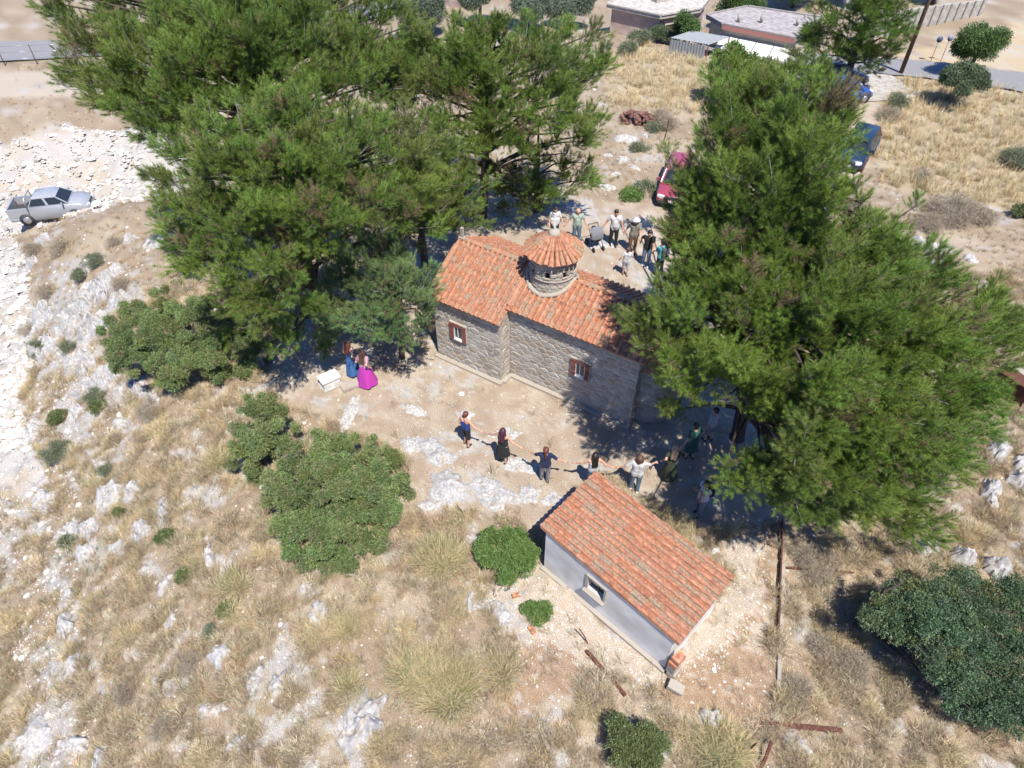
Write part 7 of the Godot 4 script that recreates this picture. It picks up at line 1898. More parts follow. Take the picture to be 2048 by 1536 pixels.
func build_vehicles() -> void:
	var pk := make_car("pickup_truck", "silver double cab pickup on the white quarry floor", Vector3(-27.8, 0, -38.0), PI * 0.5 + 0.22, 4.5, 1.66, 1.62, Color(0.3, 0.31, 0.33), "pickup")
	pk.position.y = ground_y(-27.8, -38.0)
	make_car("hatchback_car", "dusty red hatchback half hidden by the tall pine", on_ground(8.45, -33.0), 0.12 - 0.42, 3.9, 1.66, 1.42, Color(0.3, 0.05, 0.075), "hatch")
	var teal := make_car("sedan_car", "dark blue car with its door standing open on the dirt track", on_ground(18.85, -36.5), -0.6, 3.9, 1.62, 1.42, Color(0.012, 0.03, 0.055), "hatch")
	# the open front door
	var st := tool()
	var b := rot_y(1.15)
	var hinge := Vector3(0.82, 0.0, 0.68)
	box(st, hinge + b * Vector3(0.0, 0.6, -0.52), Vector3(0.07, 0.62, 1.0), b)
	var dm := mat(Color(0.012, 0.03, 0.055), 0.3)
	var door := part("open_door", st, dm, teal)
	st = tool(false)
	tube(st, [hinge + b * Vector3(0, 0.9, -0.06), hinge + b * Vector3(-0.08, 1.36, -0.45), hinge + b * Vector3(-0.08, 1.38, -0.9), hinge + b * Vector3(0, 0.9, -1.0)], [0.03, 0.03, 0.03, 0.03], 6)
	part("window_frame", st, dm, door)
	make_car("small_car", "bright blue hatchback parked under the round dark pine", on_ground(20.6, -44.0), PI * 0.5 + 0.35, 3.4, 1.6, 1.45, Color(0.015, 0.07, 0.34), "hatch")
	make_car("dark_car", "dark car parked behind the bright blue hatchback", on_ground(20.9, -46.6), PI * 0.5 + 0.2, 4.1, 1.7, 1.45, Color(0.03, 0.035, 0.05), "hatch")
	make_car("white_car", "white car glimpsed through the young pines", on_ground(17.4, -44.7), PI * 0.5 + 0.5, 4.0, 1.68, 1.5, Color(0.68, 0.7, 0.72), "hatch")

# ---------------------------------------------------------------- people
func blob(bones: Array, cell: float, k: float) -> ArrayMesh:
	# tapered capsules joined by a smooth minimum, meshed as surface nets
	var lo := Vector3.ONE * 1e9
	var hi := -lo
	for b in bones:
		for e in [[b[0], b[2]], [b[1], b[3]]]:
			var p: Vector3 = e[0]
			var r: float = e[1]
			lo = lo.min(p - Vector3.ONE * r)
			hi = hi.max(p + Vector3.ONE * r)
	lo -= Vector3.ONE * cell * 2.5
	hi += Vector3.ONE * cell * 2.5
	var n := Vector3i(((hi - lo) / cell).ceil()) + Vector3i.ONE
	var f := PackedFloat32Array()
	f.resize(n.x * n.y * n.z)
	f.fill(10.0)
	for b in bones:
		var a: Vector3 = b[0]
		var ra: float = b[2]; var rb: float = b[3]
		var ba: Vector3 = b[1] - a
		var inv := 1.0 / maxf(ba.length_squared(), 1e-9)
		var m := maxf(ra, rb) + k + cell * 2.0
		var c0 := Vector3i(((a.min(b[1]) - Vector3.ONE * m - lo) / cell).floor()).clamp(Vector3i.ZERO, n - Vector3i.ONE)
		var c1 := Vector3i(((a.max(b[1]) + Vector3.ONE * m - lo) / cell).ceil()).clamp(Vector3i.ZERO, n - Vector3i.ONE)
		for z in range(c0.z, c1.z + 1):
			for y in range(c0.y, c1.y + 1):
				var o := (z * n.y + y) * n.x
				for x in range(c0.x, c1.x + 1):
					var pa := lo + Vector3(x, y, z) * cell - a
					var t := clampf(pa.dot(ba) * inv, 0.0, 1.0)
					var d := (pa - ba * t).length() - lerpf(ra, rb, t)
					var e := f[o + x]
					var h := maxf(k - absf(d - e), 0.0) / k
					f[o + x] = minf(d, e) - h * h * k * 0.25
	var ids := {}
	var pts := []
	var sx := 1; var sy := n.x; var sz := n.x * n.y
	var corner := [0, sx, sy, sx + sy, sz, sx + sz, sy + sz, sx + sy + sz]
	var edges := [[0, 1], [2, 3], [4, 5], [6, 7], [0, 2], [1, 3], [4, 6], [5, 7], [0, 4], [1, 5], [2, 6], [3, 7]]
	var st := tool(false)
	for z in n.z - 1:
		for y in n.y - 1:
			for x in n.x - 1:
				var o := x + y * sy + z * sz
				var s := 0
				for c in 8:
					if f[o + corner[c]] < 0.0:
						s += 1
				if s == 0 or s == 8:
					continue
				var sum := Vector3.ZERO
				var cnt := 0
				for e in edges:
					var u := f[o + corner[e[0]]]
					var v := f[o + corner[e[1]]]
					if (u < 0.0) != (v < 0.0):
						var t := u / (u - v)
						var p0 := Vector3(e[0] & 1, (e[0] >> 1) & 1, e[0] >> 2)
						var p1 := Vector3(e[1] & 1, (e[1] >> 1) & 1, e[1] >> 2)
						sum += p0.lerp(p1, t)
						cnt += 1
				ids[o] = pts.size()
				pts.append(lo + (Vector3(x, y, z) + sum / cnt) * cell)
	for o in ids:
		var v := f[o]
		for ax in 3:
			var d: int = [sx, sy, sz][ax]
			var d1: int = [sy, sz, sx][ax]
			var d2: int = [sz, sx, sy][ax]
			if o + d >= f.size():
				continue
			var w := f[o + d]
			if (v < 0.0) == (w < 0.0):
				continue
			if not (ids.has(o - d1) and ids.has(o - d2) and ids.has(o - d1 - d2)):
				continue
			var a: Vector3 = pts[ids[o]]; var b: Vector3 = pts[ids[o - d1]]; var c: Vector3 = pts[ids[o - d1 - d2]]; var e: Vector3 = pts[ids[o - d2]]
			if v < 0.0:
				quad(st, a, e, c, b)
			else:
				quad(st, a, b, c, e)
	return mesh_of(st)

func hand_bones(wrist: Vector3, dir: Vector3, side: float, s: float) -> Array:
	# a palm, four curled fingers of unequal length and a thumb from its side
	var d := dir.normalized()
	var across := d.cross(Vector3.UP)
	across = (across if across.length() > 0.1 else Vector3(1, 0, 0)).normalized()
	var inn := across.cross(d).normalized()
	var out := [[wrist, wrist + d * 0.07 * s, 0.028 * s, 0.036 * s]]
	for k in 4:
		var r := wrist + d * 0.075 * s + across * (k - 1.5) * 0.019 * s
		var l: float = [0.062, 0.072, 0.068, 0.052][k] * s
		var m := r + d * l * 0.55
		out.append([r, m, 0.0105 * s, 0.0095 * s])
		out.append([m, m + (d * 0.6 - inn * 0.7).normalized() * l * 0.5, 0.0095 * s, 0.008 * s])
	var t := wrist + d * 0.025 * s + across * side * 0.03 * s
	out.append([t, t + (d * 0.6 + across * side * 0.7).normalized() * 0.055 * s, 0.013 * s, 0.0095 * s])
	return out

func person(label: String, at: Vector3, face: Vector2, height: float, o: Dictionary) -> Node3D:
	var root := thing("person", label, "person", at, atan2(face.x, face.y), "people around the chapel")
	var s := height / 1.7
	var inv := root.transform.affine_inverse()
	var skin: Material = o.get("skin", M.skin)
	var lean: Vector3 = o.get("lean", Vector3.ZERO)
	var up := func(x: float, y: float, z: float) -> Vector3:
		return Vector3(x, y, z) * s + lean * s * clampf((y - 0.9) / 0.8, 0.0, 1.3)
	var slim: float = o.get("slim", 1.0)
	var hipw := 0.09
	var shw: float = 0.175 if not o.get("man", false) else 0.2
	var step: float = o.get("step", 0.05)
	var hips := [up.call(hipw, 0.88, 0), up.call(-hipw, 0.88, 0)]
	var knees := [Vector3(hipw + 0.015, 0.48, step * 0.5 + 0.02) * s, Vector3(-hipw - 0.015, 0.48, -step * 0.5 + 0.03) * s]
	var ank := [Vector3(hipw + 0.02, 0.08, step) * s, Vector3(-hipw - 0.02, 0.08, -step) * s]
	var sh := [up.call(shw, 1.385, 0), up.call(-shw, 1.385, 0)]
	var head: Vector3 = up.call(0, 1.575, 0.02) + o.get("nod", Vector3.ZERO) * s
	var legs := []; var torso := []; var arms := []; var upper := []
	var feet := []
	for i in 2:
		legs.append([hips[i], knees[i], 0.088 * s * slim, 0.058 * s])
		legs.append([knees[i], ank[i], 0.056 * s, 0.038 * s])
		feet.append([ank[i] + Vector3(0, -0.045, -0.03) * s, ank[i] + Vector3(0, -0.052, 0.14) * s, 0.04 * s, 0.03 * s])
	var chest_w := shw * 0.52
	for x in [-1.0, 1.0]:
		torso.append([up.call(x * 0.075, 0.92, 0), up.call(x * 0.06, 1.1, 0), 0.105 * s * slim, 0.09 * s * slim])
		torso.append([up.call(x * 0.06, 1.1, 0), up.call(x * chest_w, 1.3, 0.01), 0.09 * s * slim, 0.098 * s * slim])
		torso.append([up.call(x * chest_w, 1.3, 0), up.call(x * shw * 0.8, 1.375, 0), 0.09 * s * slim, 0.06 * s])
	if o.get("belly", 0.0) > 0.0:
		torso.append([up.call(0, 1.0, 0.06), up.call(0, 1.15, 0.05), 0.11 * s, 0.1 * s])
	var neck := [[up.call(0, 1.4, 0), up.call(0, 1.5, 0.01), 0.058 * s, 0.05 * s]]
	var skull := [[head + Vector3(0, 0.015, -0.01) * s, head + Vector3(0, 0.03, -0.02) * s, 0.092 * s, 0.09 * s], [head + Vector3(0, -0.05, 0.025) * s, head + Vector3(0, -0.075, 0.035) * s, 0.062 * s, 0.045 * s],
		[head + Vector3(0, -0.005, 0.088) * s, head + Vector3(0, -0.03, 0.105) * s, 0.012 * s, 0.017 * s],
		[head + Vector3(0.09, -0.02, 0.0) * s, head + Vector3(0.094, 0.015, -0.005) * s, 0.014 * s, 0.017 * s], [head + Vector3(-0.09, -0.02, 0.0) * s, head + Vector3(-0.094, 0.015, -0.005) * s, 0.014 * s, 0.017 * s]]
	var hands := []
	for i in 2:
		var side := 1.0 if i == 0 else -1.0
		var key := "lh" if i == 0 else "rh"
		var tgt: Vector3
		if o.has(key):
			tgt = inv * (o[key] as Vector3)
		else:
			tgt = sh[i] + Vector3(side * 0.1, -0.56, 0.06) * s
		var l1 := 0.285 * s; var l2 := 0.255 * s
		var v: Vector3 = tgt - sh[i]
		var dist := minf(v.length() - 0.06 * s, (l1 + l2) * 0.985)
		dist = maxf(dist, 0.12)
		var dirn := v.normalized()
		var wr: Vector3 = sh[i] + dirn * dist
		var ca := clampf((l1 * l1 + dist * dist - l2 * l2) / (2.0 * l1 * dist), -1.0, 1.0)
		var pole: Vector3 = o.get("elbow", Vector3(side * 0.3, -0.8, -0.6))
		pole = (pole - dirn * pole.dot(dirn)).normalized()
		var el: Vector3 = sh[i] + dirn * l1 * ca + pole * l1 * sqrt(maxf(0.0, 1.0 - ca * ca))
		arms.append([sh[i], el, 0.05 * s, 0.04 * s])
		arms.append([el, wr, 0.039 * s, 0.027 * s])
		upper.append([sh[i], sh[i].lerp(el, o.get("sleeve", 0.6)), 0.062 * s, 0.06 * s])
		if o.get("sleeve", 0.6) > 1.2:
			upper[i] = [sh[i], el, 0.062 * s, 0.052 * s]
			upper.append([el, el.lerp(wr, 0.85), 0.05 * s, 0.042 * s])
		hands.append(hand_bones(wr, (wr - el), -side, s))
	var body := put("body", blob(legs + torso + neck + skull + arms + feet, 0.022, 0.035 * s), skin, root)
	for h in hands:
		put("hand", blob(h, 0.0095, 0.01), skin, root)
	# eyes and mouth
	var st := tool(false)
	for x in [-1, 1]:
		var e: Vector3 = head + Vector3(x * 0.033, 0.005, 0.078) * s
		tube(st, [e, e + Vector3(0, 0, 0.012) * s], [0.012 * s, 0.008 * s], 8)
	part("eyes", st, M.dark, body)
	st = tool(false)
	tube(st, [head + Vector3(-0.024, -0.066, 0.075) * s, head + Vector3(0, -0.068, 0.084) * s, head + Vector3(0.024, -0.066, 0.075) * s], [0.004 * s, 0.008 * s, 0.004 * s], 6)
	part("mouth", st, mat(Color(0.32, 0.12, 0.1), 0.6), body)
	# clothes
	var tm: Material = o.top
	var tk: String = o.get("top_kind", "tee")
	var grow := 0.016 * s
	var tb := []
	for b in torso:
		if tk == "tank" and b[1].y > 1.34 * s and false:
			continue
		tb.append([b[0], b[1], b[2] + grow, b[3] + grow])
	if tk == "strapless":
		tb = []
		for x in [-1.0, 1.0]:
			tb.append([up.call(x * 0.075, 0.96, 0), up.call(x * 0.06, 1.1, 0), 0.118 * s * slim, 0.106 * s * slim])
			tb.append([up.call(x * 0.06, 1.1, 0), up.call(x * chest_w * 0.9, 1.235, 0.01), 0.106 * s * slim, 0.112 * s * slim])
	elif tk == "tank":
		tb = []
		for x in [-1.0, 1.0]:
			tb.append([up.call(x * 0.075, 0.96, 0), up.call(x * 0.06, 1.1, 0), 0.118 * s * slim, 0.106 * s * slim])
			tb.append([up.call(x * 0.06, 1.1, 0), up.call(x * chest_w, 1.28, 0.01), 0.106 * s * slim, 0.112 * s * slim])
			tb.append([up.call(x * chest_w, 1.28, 0.0), up.call(x * 0.1, 1.4, 0), 0.09 * s, 0.05 * s])
	else:
		tb += upper
		for x in [-1.0, 1.0]:
			tb.append([up.call(x * 0.08, 0.84, 0), up.call(x * 0.075, 0.95, 0), 0.115 * s * slim, 0.118 * s * slim])
	put("top", blob(tb, 0.022, 0.03), tm, root)
	if tk == "tank" or tk == "strapless":
		st = tool(false)
		for x in [-1, 1]:
			tube(st, [up.call(x * 0.085, 1.3, 0.1), up.call(x * 0.1, 1.43, 0.02), up.call(x * 0.08, 1.3, -0.09)], [0.009, 0.009, 0.009], 5)
		part("straps", st, tm, root)
	var bk: String = o.get("bottom_kind", "trousers")
	var bm: Material = o.bottom
	if bk == "skirt":
		var hem: float = o.get("hem", 0.5)
		var flare: float = o.get("flare", 0.3)
		st = tool(false)
		var rings := []
		for j in 7:
			var t := j / 6.0
			var ring := []
			for a in 28:
				var w := TAU * a / 28.0
				var fold := 1.0 + t * (0.1 * sin(w * 6.0 + t * 1.5) + 0.07 * sin(w * 3.0 + 1.0) + 0.05 * sin(w * 11.0))
				var rx := lerpf(0.15, flare, pow(t, 0.8)) * fold * s
				var rz := lerpf(0.12, flare * 0.9, pow(t, 0.8)) * fold * s
				var c: Vector3 = up.call(0, lerpf(1.0, hem + 0.03 * sin(w * 2.0) + 0.02 * sin(w * 5.0), t), 0)
				ring.append(Vector3(cos(w) * rx, 0, sin(w) * rz) + c)
			rings.append(ring)
		for j in 6:
			for a in 28:
				var b := (a + 1) % 28
				quad(st, rings[j][a], rings[j + 1][a], rings[j + 1][b], rings[j][b])
		part("skirt", st, bm, root)
	else:
		var pb := []
		for i in 2:
			pb.append([up.call([hipw, -hipw][i], 0.95, 0), hips[i], 0.105 * s * slim, 0.11 * s * slim])
			pb.append([hips[i], knees[i], 0.108 * s * slim, 0.078 * s])
			if bk == "trousers":
				pb.append([knees[i], ank[i], 0.076 * s, 0.062 * s])
			else:
				pb.append([knees[i], knees[i] + Vector3(0, -0.02, 0), 0.084 * s, 0.086 * s])
		put(bk, blob(pb, 0.022, 0.03), bm, root)
	var sm: Material = o.get("shoes", M.shoe)
	var sb := []
	for b in feet:
		sb.append([b[0] + Vector3(0, 0.005, 0), b[1] + Vector3(0, 0.005, 0), b[2] * 1.18, b[3] * 1.25])
	put("shoes", blob(sb, 0.016, 0.012), sm, root)
	# hair
	var hm: Material = o.get("hair", M.shoe)
	var hk: String = o.get("hair_kind", "short")
	var hb := [[head + Vector3(0, 0.03, -0.022) * s, head + Vector3(0, 0.045, -0.012) * s, 0.1 * s, 0.098 * s], [head + Vector3(0, -0.03, -0.05) * s, head + Vector3(0, 0.02, -0.04) * s, 0.07 * s, 0.09 * s]]
	if hk == "bald":
		hb = [[head + Vector3(0.05, -0.01, -0.045) * s, head + Vector3(-0.05, -0.01, -0.045) * s, 0.062 * s, 0.062 * s]]
	if hk == "long":
		var back: Vector3 = up.call(0, 1.2, -0.12)
		hb.append([head + Vector3(0.04, -0.02, -0.06) * s, back + Vector3(0.05, 0, 0) * s, 0.08 * s, 0.05 * s])
		hb.append([head + Vector3(-0.04, -0.02, -0.06) * s, back + Vector3(-0.05, 0, 0) * s, 0.08 * s, 0.05 * s])
		hb.append([head + Vector3(0.07, 0.0, -0.02) * s, head + Vector3(0.08, -0.13, -0.02) * s, 0.045 * s, 0.04 * s])
		hb.append([head + Vector3(-0.07, 0.0, -0.02) * s, head + Vector3(-0.08, -0.13, -0.02) * s, 0.045 * s, 0.04 * s])
	if hk == "pony":
		hb.append([head + Vector3(0, 0.02, -0.1) * s, up.call(0, 1.32, -0.14), 0.045 * s, 0.03 * s])
	if hk == "bun":
		hb.append([head + Vector3(0, 0.07, -0.1) * s, head + Vector3(0, 0.08, -0.1) * s, 0.05 * s, 0.05 * s])
	if hk == "bob":
		for x in [-1, 1]:
			hb.append([head + Vector3(x * 0.06, 0.02, -0.03) * s, head + Vector3(x * 0.075, -0.1, -0.03) * s, 0.065 * s, 0.06 * s])
		hb.append([head + Vector3(0, 0.0, -0.06) * s, head + Vector3(0, -0.1, -0.07) * s, 0.075 * s, 0.07 * s])
	put("hair", blob(hb, 0.016, 0.03), hm, root)
	if o.get("hat", false):
		st = tool(false)
		var hc := head + Vector3(0, 0.05, -0.01) * s
		tube(st, [hc + Vector3(0, 0.0, 0), hc + Vector3(0, 0.005, 0), hc + Vector3(0, 0.03, 0), hc + Vector3(0, 0.1, 0), hc + Vector3(0, 0.115, 0)], [0.19 * s, 0.19 * s, 0.115 * s, 0.1 * s, 0.06 * s], 20)
		part("sun_hat", st, M.cloth_white, root)
	if o.has("pack"):
		put("backpack", blob([[up.call(0.06, 1.05, -0.2), up.call(0.06, 1.32, -0.18), 0.1 * s, 0.09 * s], [up.call(-0.06, 1.05, -0.2), up.call(-0.06, 1.32, -0.18), 0.1 * s, 0.09 * s]], 0.022, 0.04), o.pack, root)
		st = tool(false)
		for x in [-1, 1]:
			tube(st, [up.call(x * 0.1, 1.38, -0.13), up.call(x * 0.11, 1.47, 0.0), up.call(x * 0.11, 1.3, 0.135), up.call(x * 0.13, 1.08, 0.06)], [0.02, 0.022, 0.022, 0.015], 6)
		part("pack_straps", st, o.pack, root)
	return root

func cloth(c: Color) -> StandardMaterial3D:
	var m := textured(c, M.speck, 0.25, 0.92)
	m.rim_enabled = true
	m.rim = 0.15
	return m

func stand(x: float, z: float) -> Vector3:
	return Vector3(x, ground_y(x, z) + 0.004, z)

func build_people() -> void:
	var white := cloth(Color(0.74, 0.74, 0.76))
	M.cloth_white = white
	var navy := cloth(Color(0.02, 0.03, 0.1))
	var black := cloth(Color(0.018, 0.018, 0.02))
	var royal := cloth(Color(0.025, 0.06, 0.3))
	var jeans := cloth(Color(0.13, 0.21, 0.3))
	var auburn := mat(Color(0.11, 0.03, 0.018), 0.55)
	var plum := mat(Color(0.06, 0.012, 0.028), 0.55)
	var brown := mat(Color(0.09, 0.045, 0.025), 0.6)
	var dark_hair := mat(Color(0.016, 0.011, 0.01), 0.5)
	var blond := mat(Color(0.24, 0.17, 0.12), 0.6)
	var grey_hair := mat(Color(0.45, 0.43, 0.42), 0.7)
	var h12 := Vector3(-0.95, 0.92, -15.72); var h23 := Vector3(0.46, 0.93, -14.93); var h34 := Vector3(1.86, 0.95, -14.4)
	var h45 := Vector3(3.3, 0.95, -14.2); var h56 := Vector3(4.85, 1.0, -14.45); var h67 := Vector3(5.55, 1.0, -15.0); var h78 := Vector3(6.45, 1.02, -15.8)
	person("woman in strapless royal blue top and dark shorts, auburn hair tied up", stand(-1.57, -15.98), Vector2(0.75, -0.9), 1.66, {"top": royal, "top_kind": "strapless", "bottom": black, "bottom_kind": "shorts", "hair": auburn, "hair_kind": "bun", "rh": h12, "skin": M.skin, "step": 0.04, "nod": Vector3(0, -0.01, 0.04), "slim": 0.92})
	person("woman in thin-strapped black dress with long plum hair", stand(-0.3, -15.25), Vector2(0.5, -1), 1.67, {"top": black, "top_kind": "tank", "bottom": black, "bottom_kind": "skirt", "hem": 0.42, "flare": 0.25, "hair": plum, "hair_kind": "long", "lh": h12, "rh": h23, "slim": 0.98})
	person("woman in navy short-sleeved shirt and speckled trousers, auburn ponytail", stand(1.08, -14.45), Vector2(0.1, -1), 1.66, {"top": navy, "bottom": textured(Color(0.5, 0.48, 0.5), noise_tex(0.05, Color(0.06, 0.06, 0.12), Color(1, 1, 1), 61, 256, 2), 0.5), "hair": auburn, "hair_kind": "pony", "lh": h23, "rh": h34, "sleeve": 0.8})
	person("woman in white tank top with long dark hair behind the shed's ridge", stand(2.62, -14.2), Vector2(-0.1, -1), 1.68, {"top": white, "top_kind": "tank", "bottom": jeans, "hair": dark_hair, "hair_kind": "long", "lh": h34, "rh": h45})
	person("person in loose white t-shirt and blue jeans with brown hair, arms spread", stand(4.0, -14.05), Vector2(0.25, -1), 1.74, {"top": white, "bottom": jeans, "hair": brown, "hair_kind": "bob", "lh": h45, "rh": h56, "shoes": M.shoe_white, "sleeve": 0.85, "slim": 1.06})
	person("woman in long olive dress with ash blond hair in the pine's shade", stand(5.2, -14.5), Vector2(0.3, -1), 1.68, {"top": cloth(Color(0.05, 0.07, 0.04)), "bottom": cloth(Color(0.05, 0.07, 0.04)), "bottom_kind": "skirt", "hem": 0.16, "flare": 0.27, "hair": blond, "hair_kind": "long", "lh": h56, "rh": h67})
	person("person in dark teal green tunic reaching out under the huge pine", stand(6.05, -15.4), Vector2(-0.5, -1), 1.7, {"top": cloth(Color(0.03, 0.13, 0.11)), "bottom": cloth(Color(0.03, 0.13, 0.11)), "bottom_kind": "skirt", "hem": 0.5, "flare": 0.24, "hair": dark_hair, "hair_kind": "short", "lh": h67, "rh": h78, "lean": Vector3(0, 0, 0.06)})
	person("person in pale blue top and bare legs beyond the teal tunic", stand(6.85, -16.2), Vector2(-0.6, -0.8), 1.64, {"top": cloth(Color(0.45, 0.56, 0.68)), "bottom": cloth(Color(0.3, 0.3, 0.32)), "bottom_kind": "shorts", "hair": dark_hair, "hair_kind": "short", "lh": h78})
	person("man in white t-shirt and jeans with arms folded and dark backpack", stand(5.93, -13.08), Vector2(-1.0, 0.35), 1.74, {"top": white, "bottom": cloth(Color(0.2, 0.27, 0.36)), "hair": dark_hair, "man": true, "lh": stand(5.93, -13.08) + Vector3(-0.22, 1.12, -0.12), "rh": stand(5.93, -13.08) + Vector3(-0.2, 1.16, 0.3), "pack": cloth(Color(0.012, 0.014, 0.025)), "skin": M.skin_tan})
	# the group behind the chapel
	var ha := Vector3(2.4, 0.98, -28.3); var hb := Vector3(4.1, 1.05, -28.0); var hc := Vector3(5.08, 0.98, -27.65); var hd := Vector3(5.72, 0.98, -26.95); var he := Vector3(6.18, 1.0, -26.2)
	person("person in white shirt and dark trousers half hidden by the turret's cross", stand(1.98, -28.45), Vector2(0.2, 1), 1.78, {"top": white, "bottom": black, "hair": dark_hair, "lh": ha, "sleeve": 0.7})
	person("grey-haired man in pale green shirt holding on to the pushchair", stand(3.0, -28.25), Vector2(0.1, 1), 1.84, {"top": cloth(Color(0.42, 0.52, 0.46)), "bottom": jeans, "hair": grey_hair, "hair_kind": "bald", "man": true, "rh": ha, "lh": Vector3(3.5, 1.0, -28.0), "belly": 0.5})
	person("man in white t-shirt and black trousers between pushchair and sun hat", stand(4.7, -28.05), Vector2(0.0, 1), 1.88, {"top": white, "bottom": black, "hair": dark_hair, "man": true, "rh": hb, "lh": hc, "belly": 0.5, "skin": M.skin_tan})
	person("man in white sun hat, khaki shirt and brown trousers", stand(5.52, -27.5), Vector2(-0.1, 1), 1.84, {"top": cloth(Color(0.3, 0.28, 0.23)), "bottom": cloth(Color(0.22, 0.13, 0.07)), "hair": brown, "hat": true, "man": true, "rh": hc, "lh": hd, "sleeve": 0.8, "nod": Vector3(0, -0.02, 0.03)})
	person("young man in black t-shirt, blue jeans and white shoes", stand(6.0, -26.45), Vector2(-0.25, 1), 1.84, {"top": black, "bottom": cloth(Color(0.17, 0.27, 0.42)), "hair": dark_hair, "man": true, "rh": hd, "lh": he, "shoes": M.shoe_white, "slim": 0.9})
	person("child in all white clothes with its back to the shed", stand(5.0, -25.7), Vector2(0.25, -1), 1.45, {"top": white, "bottom": white, "bottom_kind": "shorts", "hair": brown, "rh": stand(5.0, -25.7) + Vector3(0.28, 1.02, -0.25), "lh": stand(5.0, -25.7) + Vector3(-0.3, 0.75, -0.1), "slim": 1.1})
	person("person in turquoise shirt and dark trousers with grey backpack", stand(6.5, -25.75), Vector2(-0.5, -0.7), 1.8, {"top": cloth(Color(0.07, 0.42, 0.5)), "bottom": black, "hair": brown, "man": true, "lh": he, "pack": cloth(Color(0.1, 0.12, 0.14)), "sleeve": 0.7, "lean": Vector3(0, 0, 0.05)})
	# two women by the white chest
	person("woman in long blue dress with auburn hair in the pines' shade", stand(-6.05, -19.5), Vector2(0.5, -1), 1.66, {"top": cloth(Color(0.05, 0.16, 0.42)), "top_kind": "tank", "bottom": cloth(Color(0.06, 0.19, 0.48)), "bottom_kind": "skirt", "hem": 0.1, "flare": 0.3, "hair": auburn, "hair_kind": "long", "rh": Vector3(-5.72, 0.95, -19.3)})
	person("woman in long magenta skirt and pale pink shirt beside the blue dress", stand(-5.45, -19.0), Vector2(0.3, -1), 1.68, {"top": cloth(Color(0.62, 0.38, 0.5)), "bottom": cloth(Color(0.62, 0.05, 0.5)), "bottom_kind": "skirt", "hem": 0.08, "flare": 0.4, "hair": brown, "hair_kind": "long", "lh": Vector3(-5.74, 0.95, -19.25), "rh": Vector3(-5.2, 1.0, -18.8)})

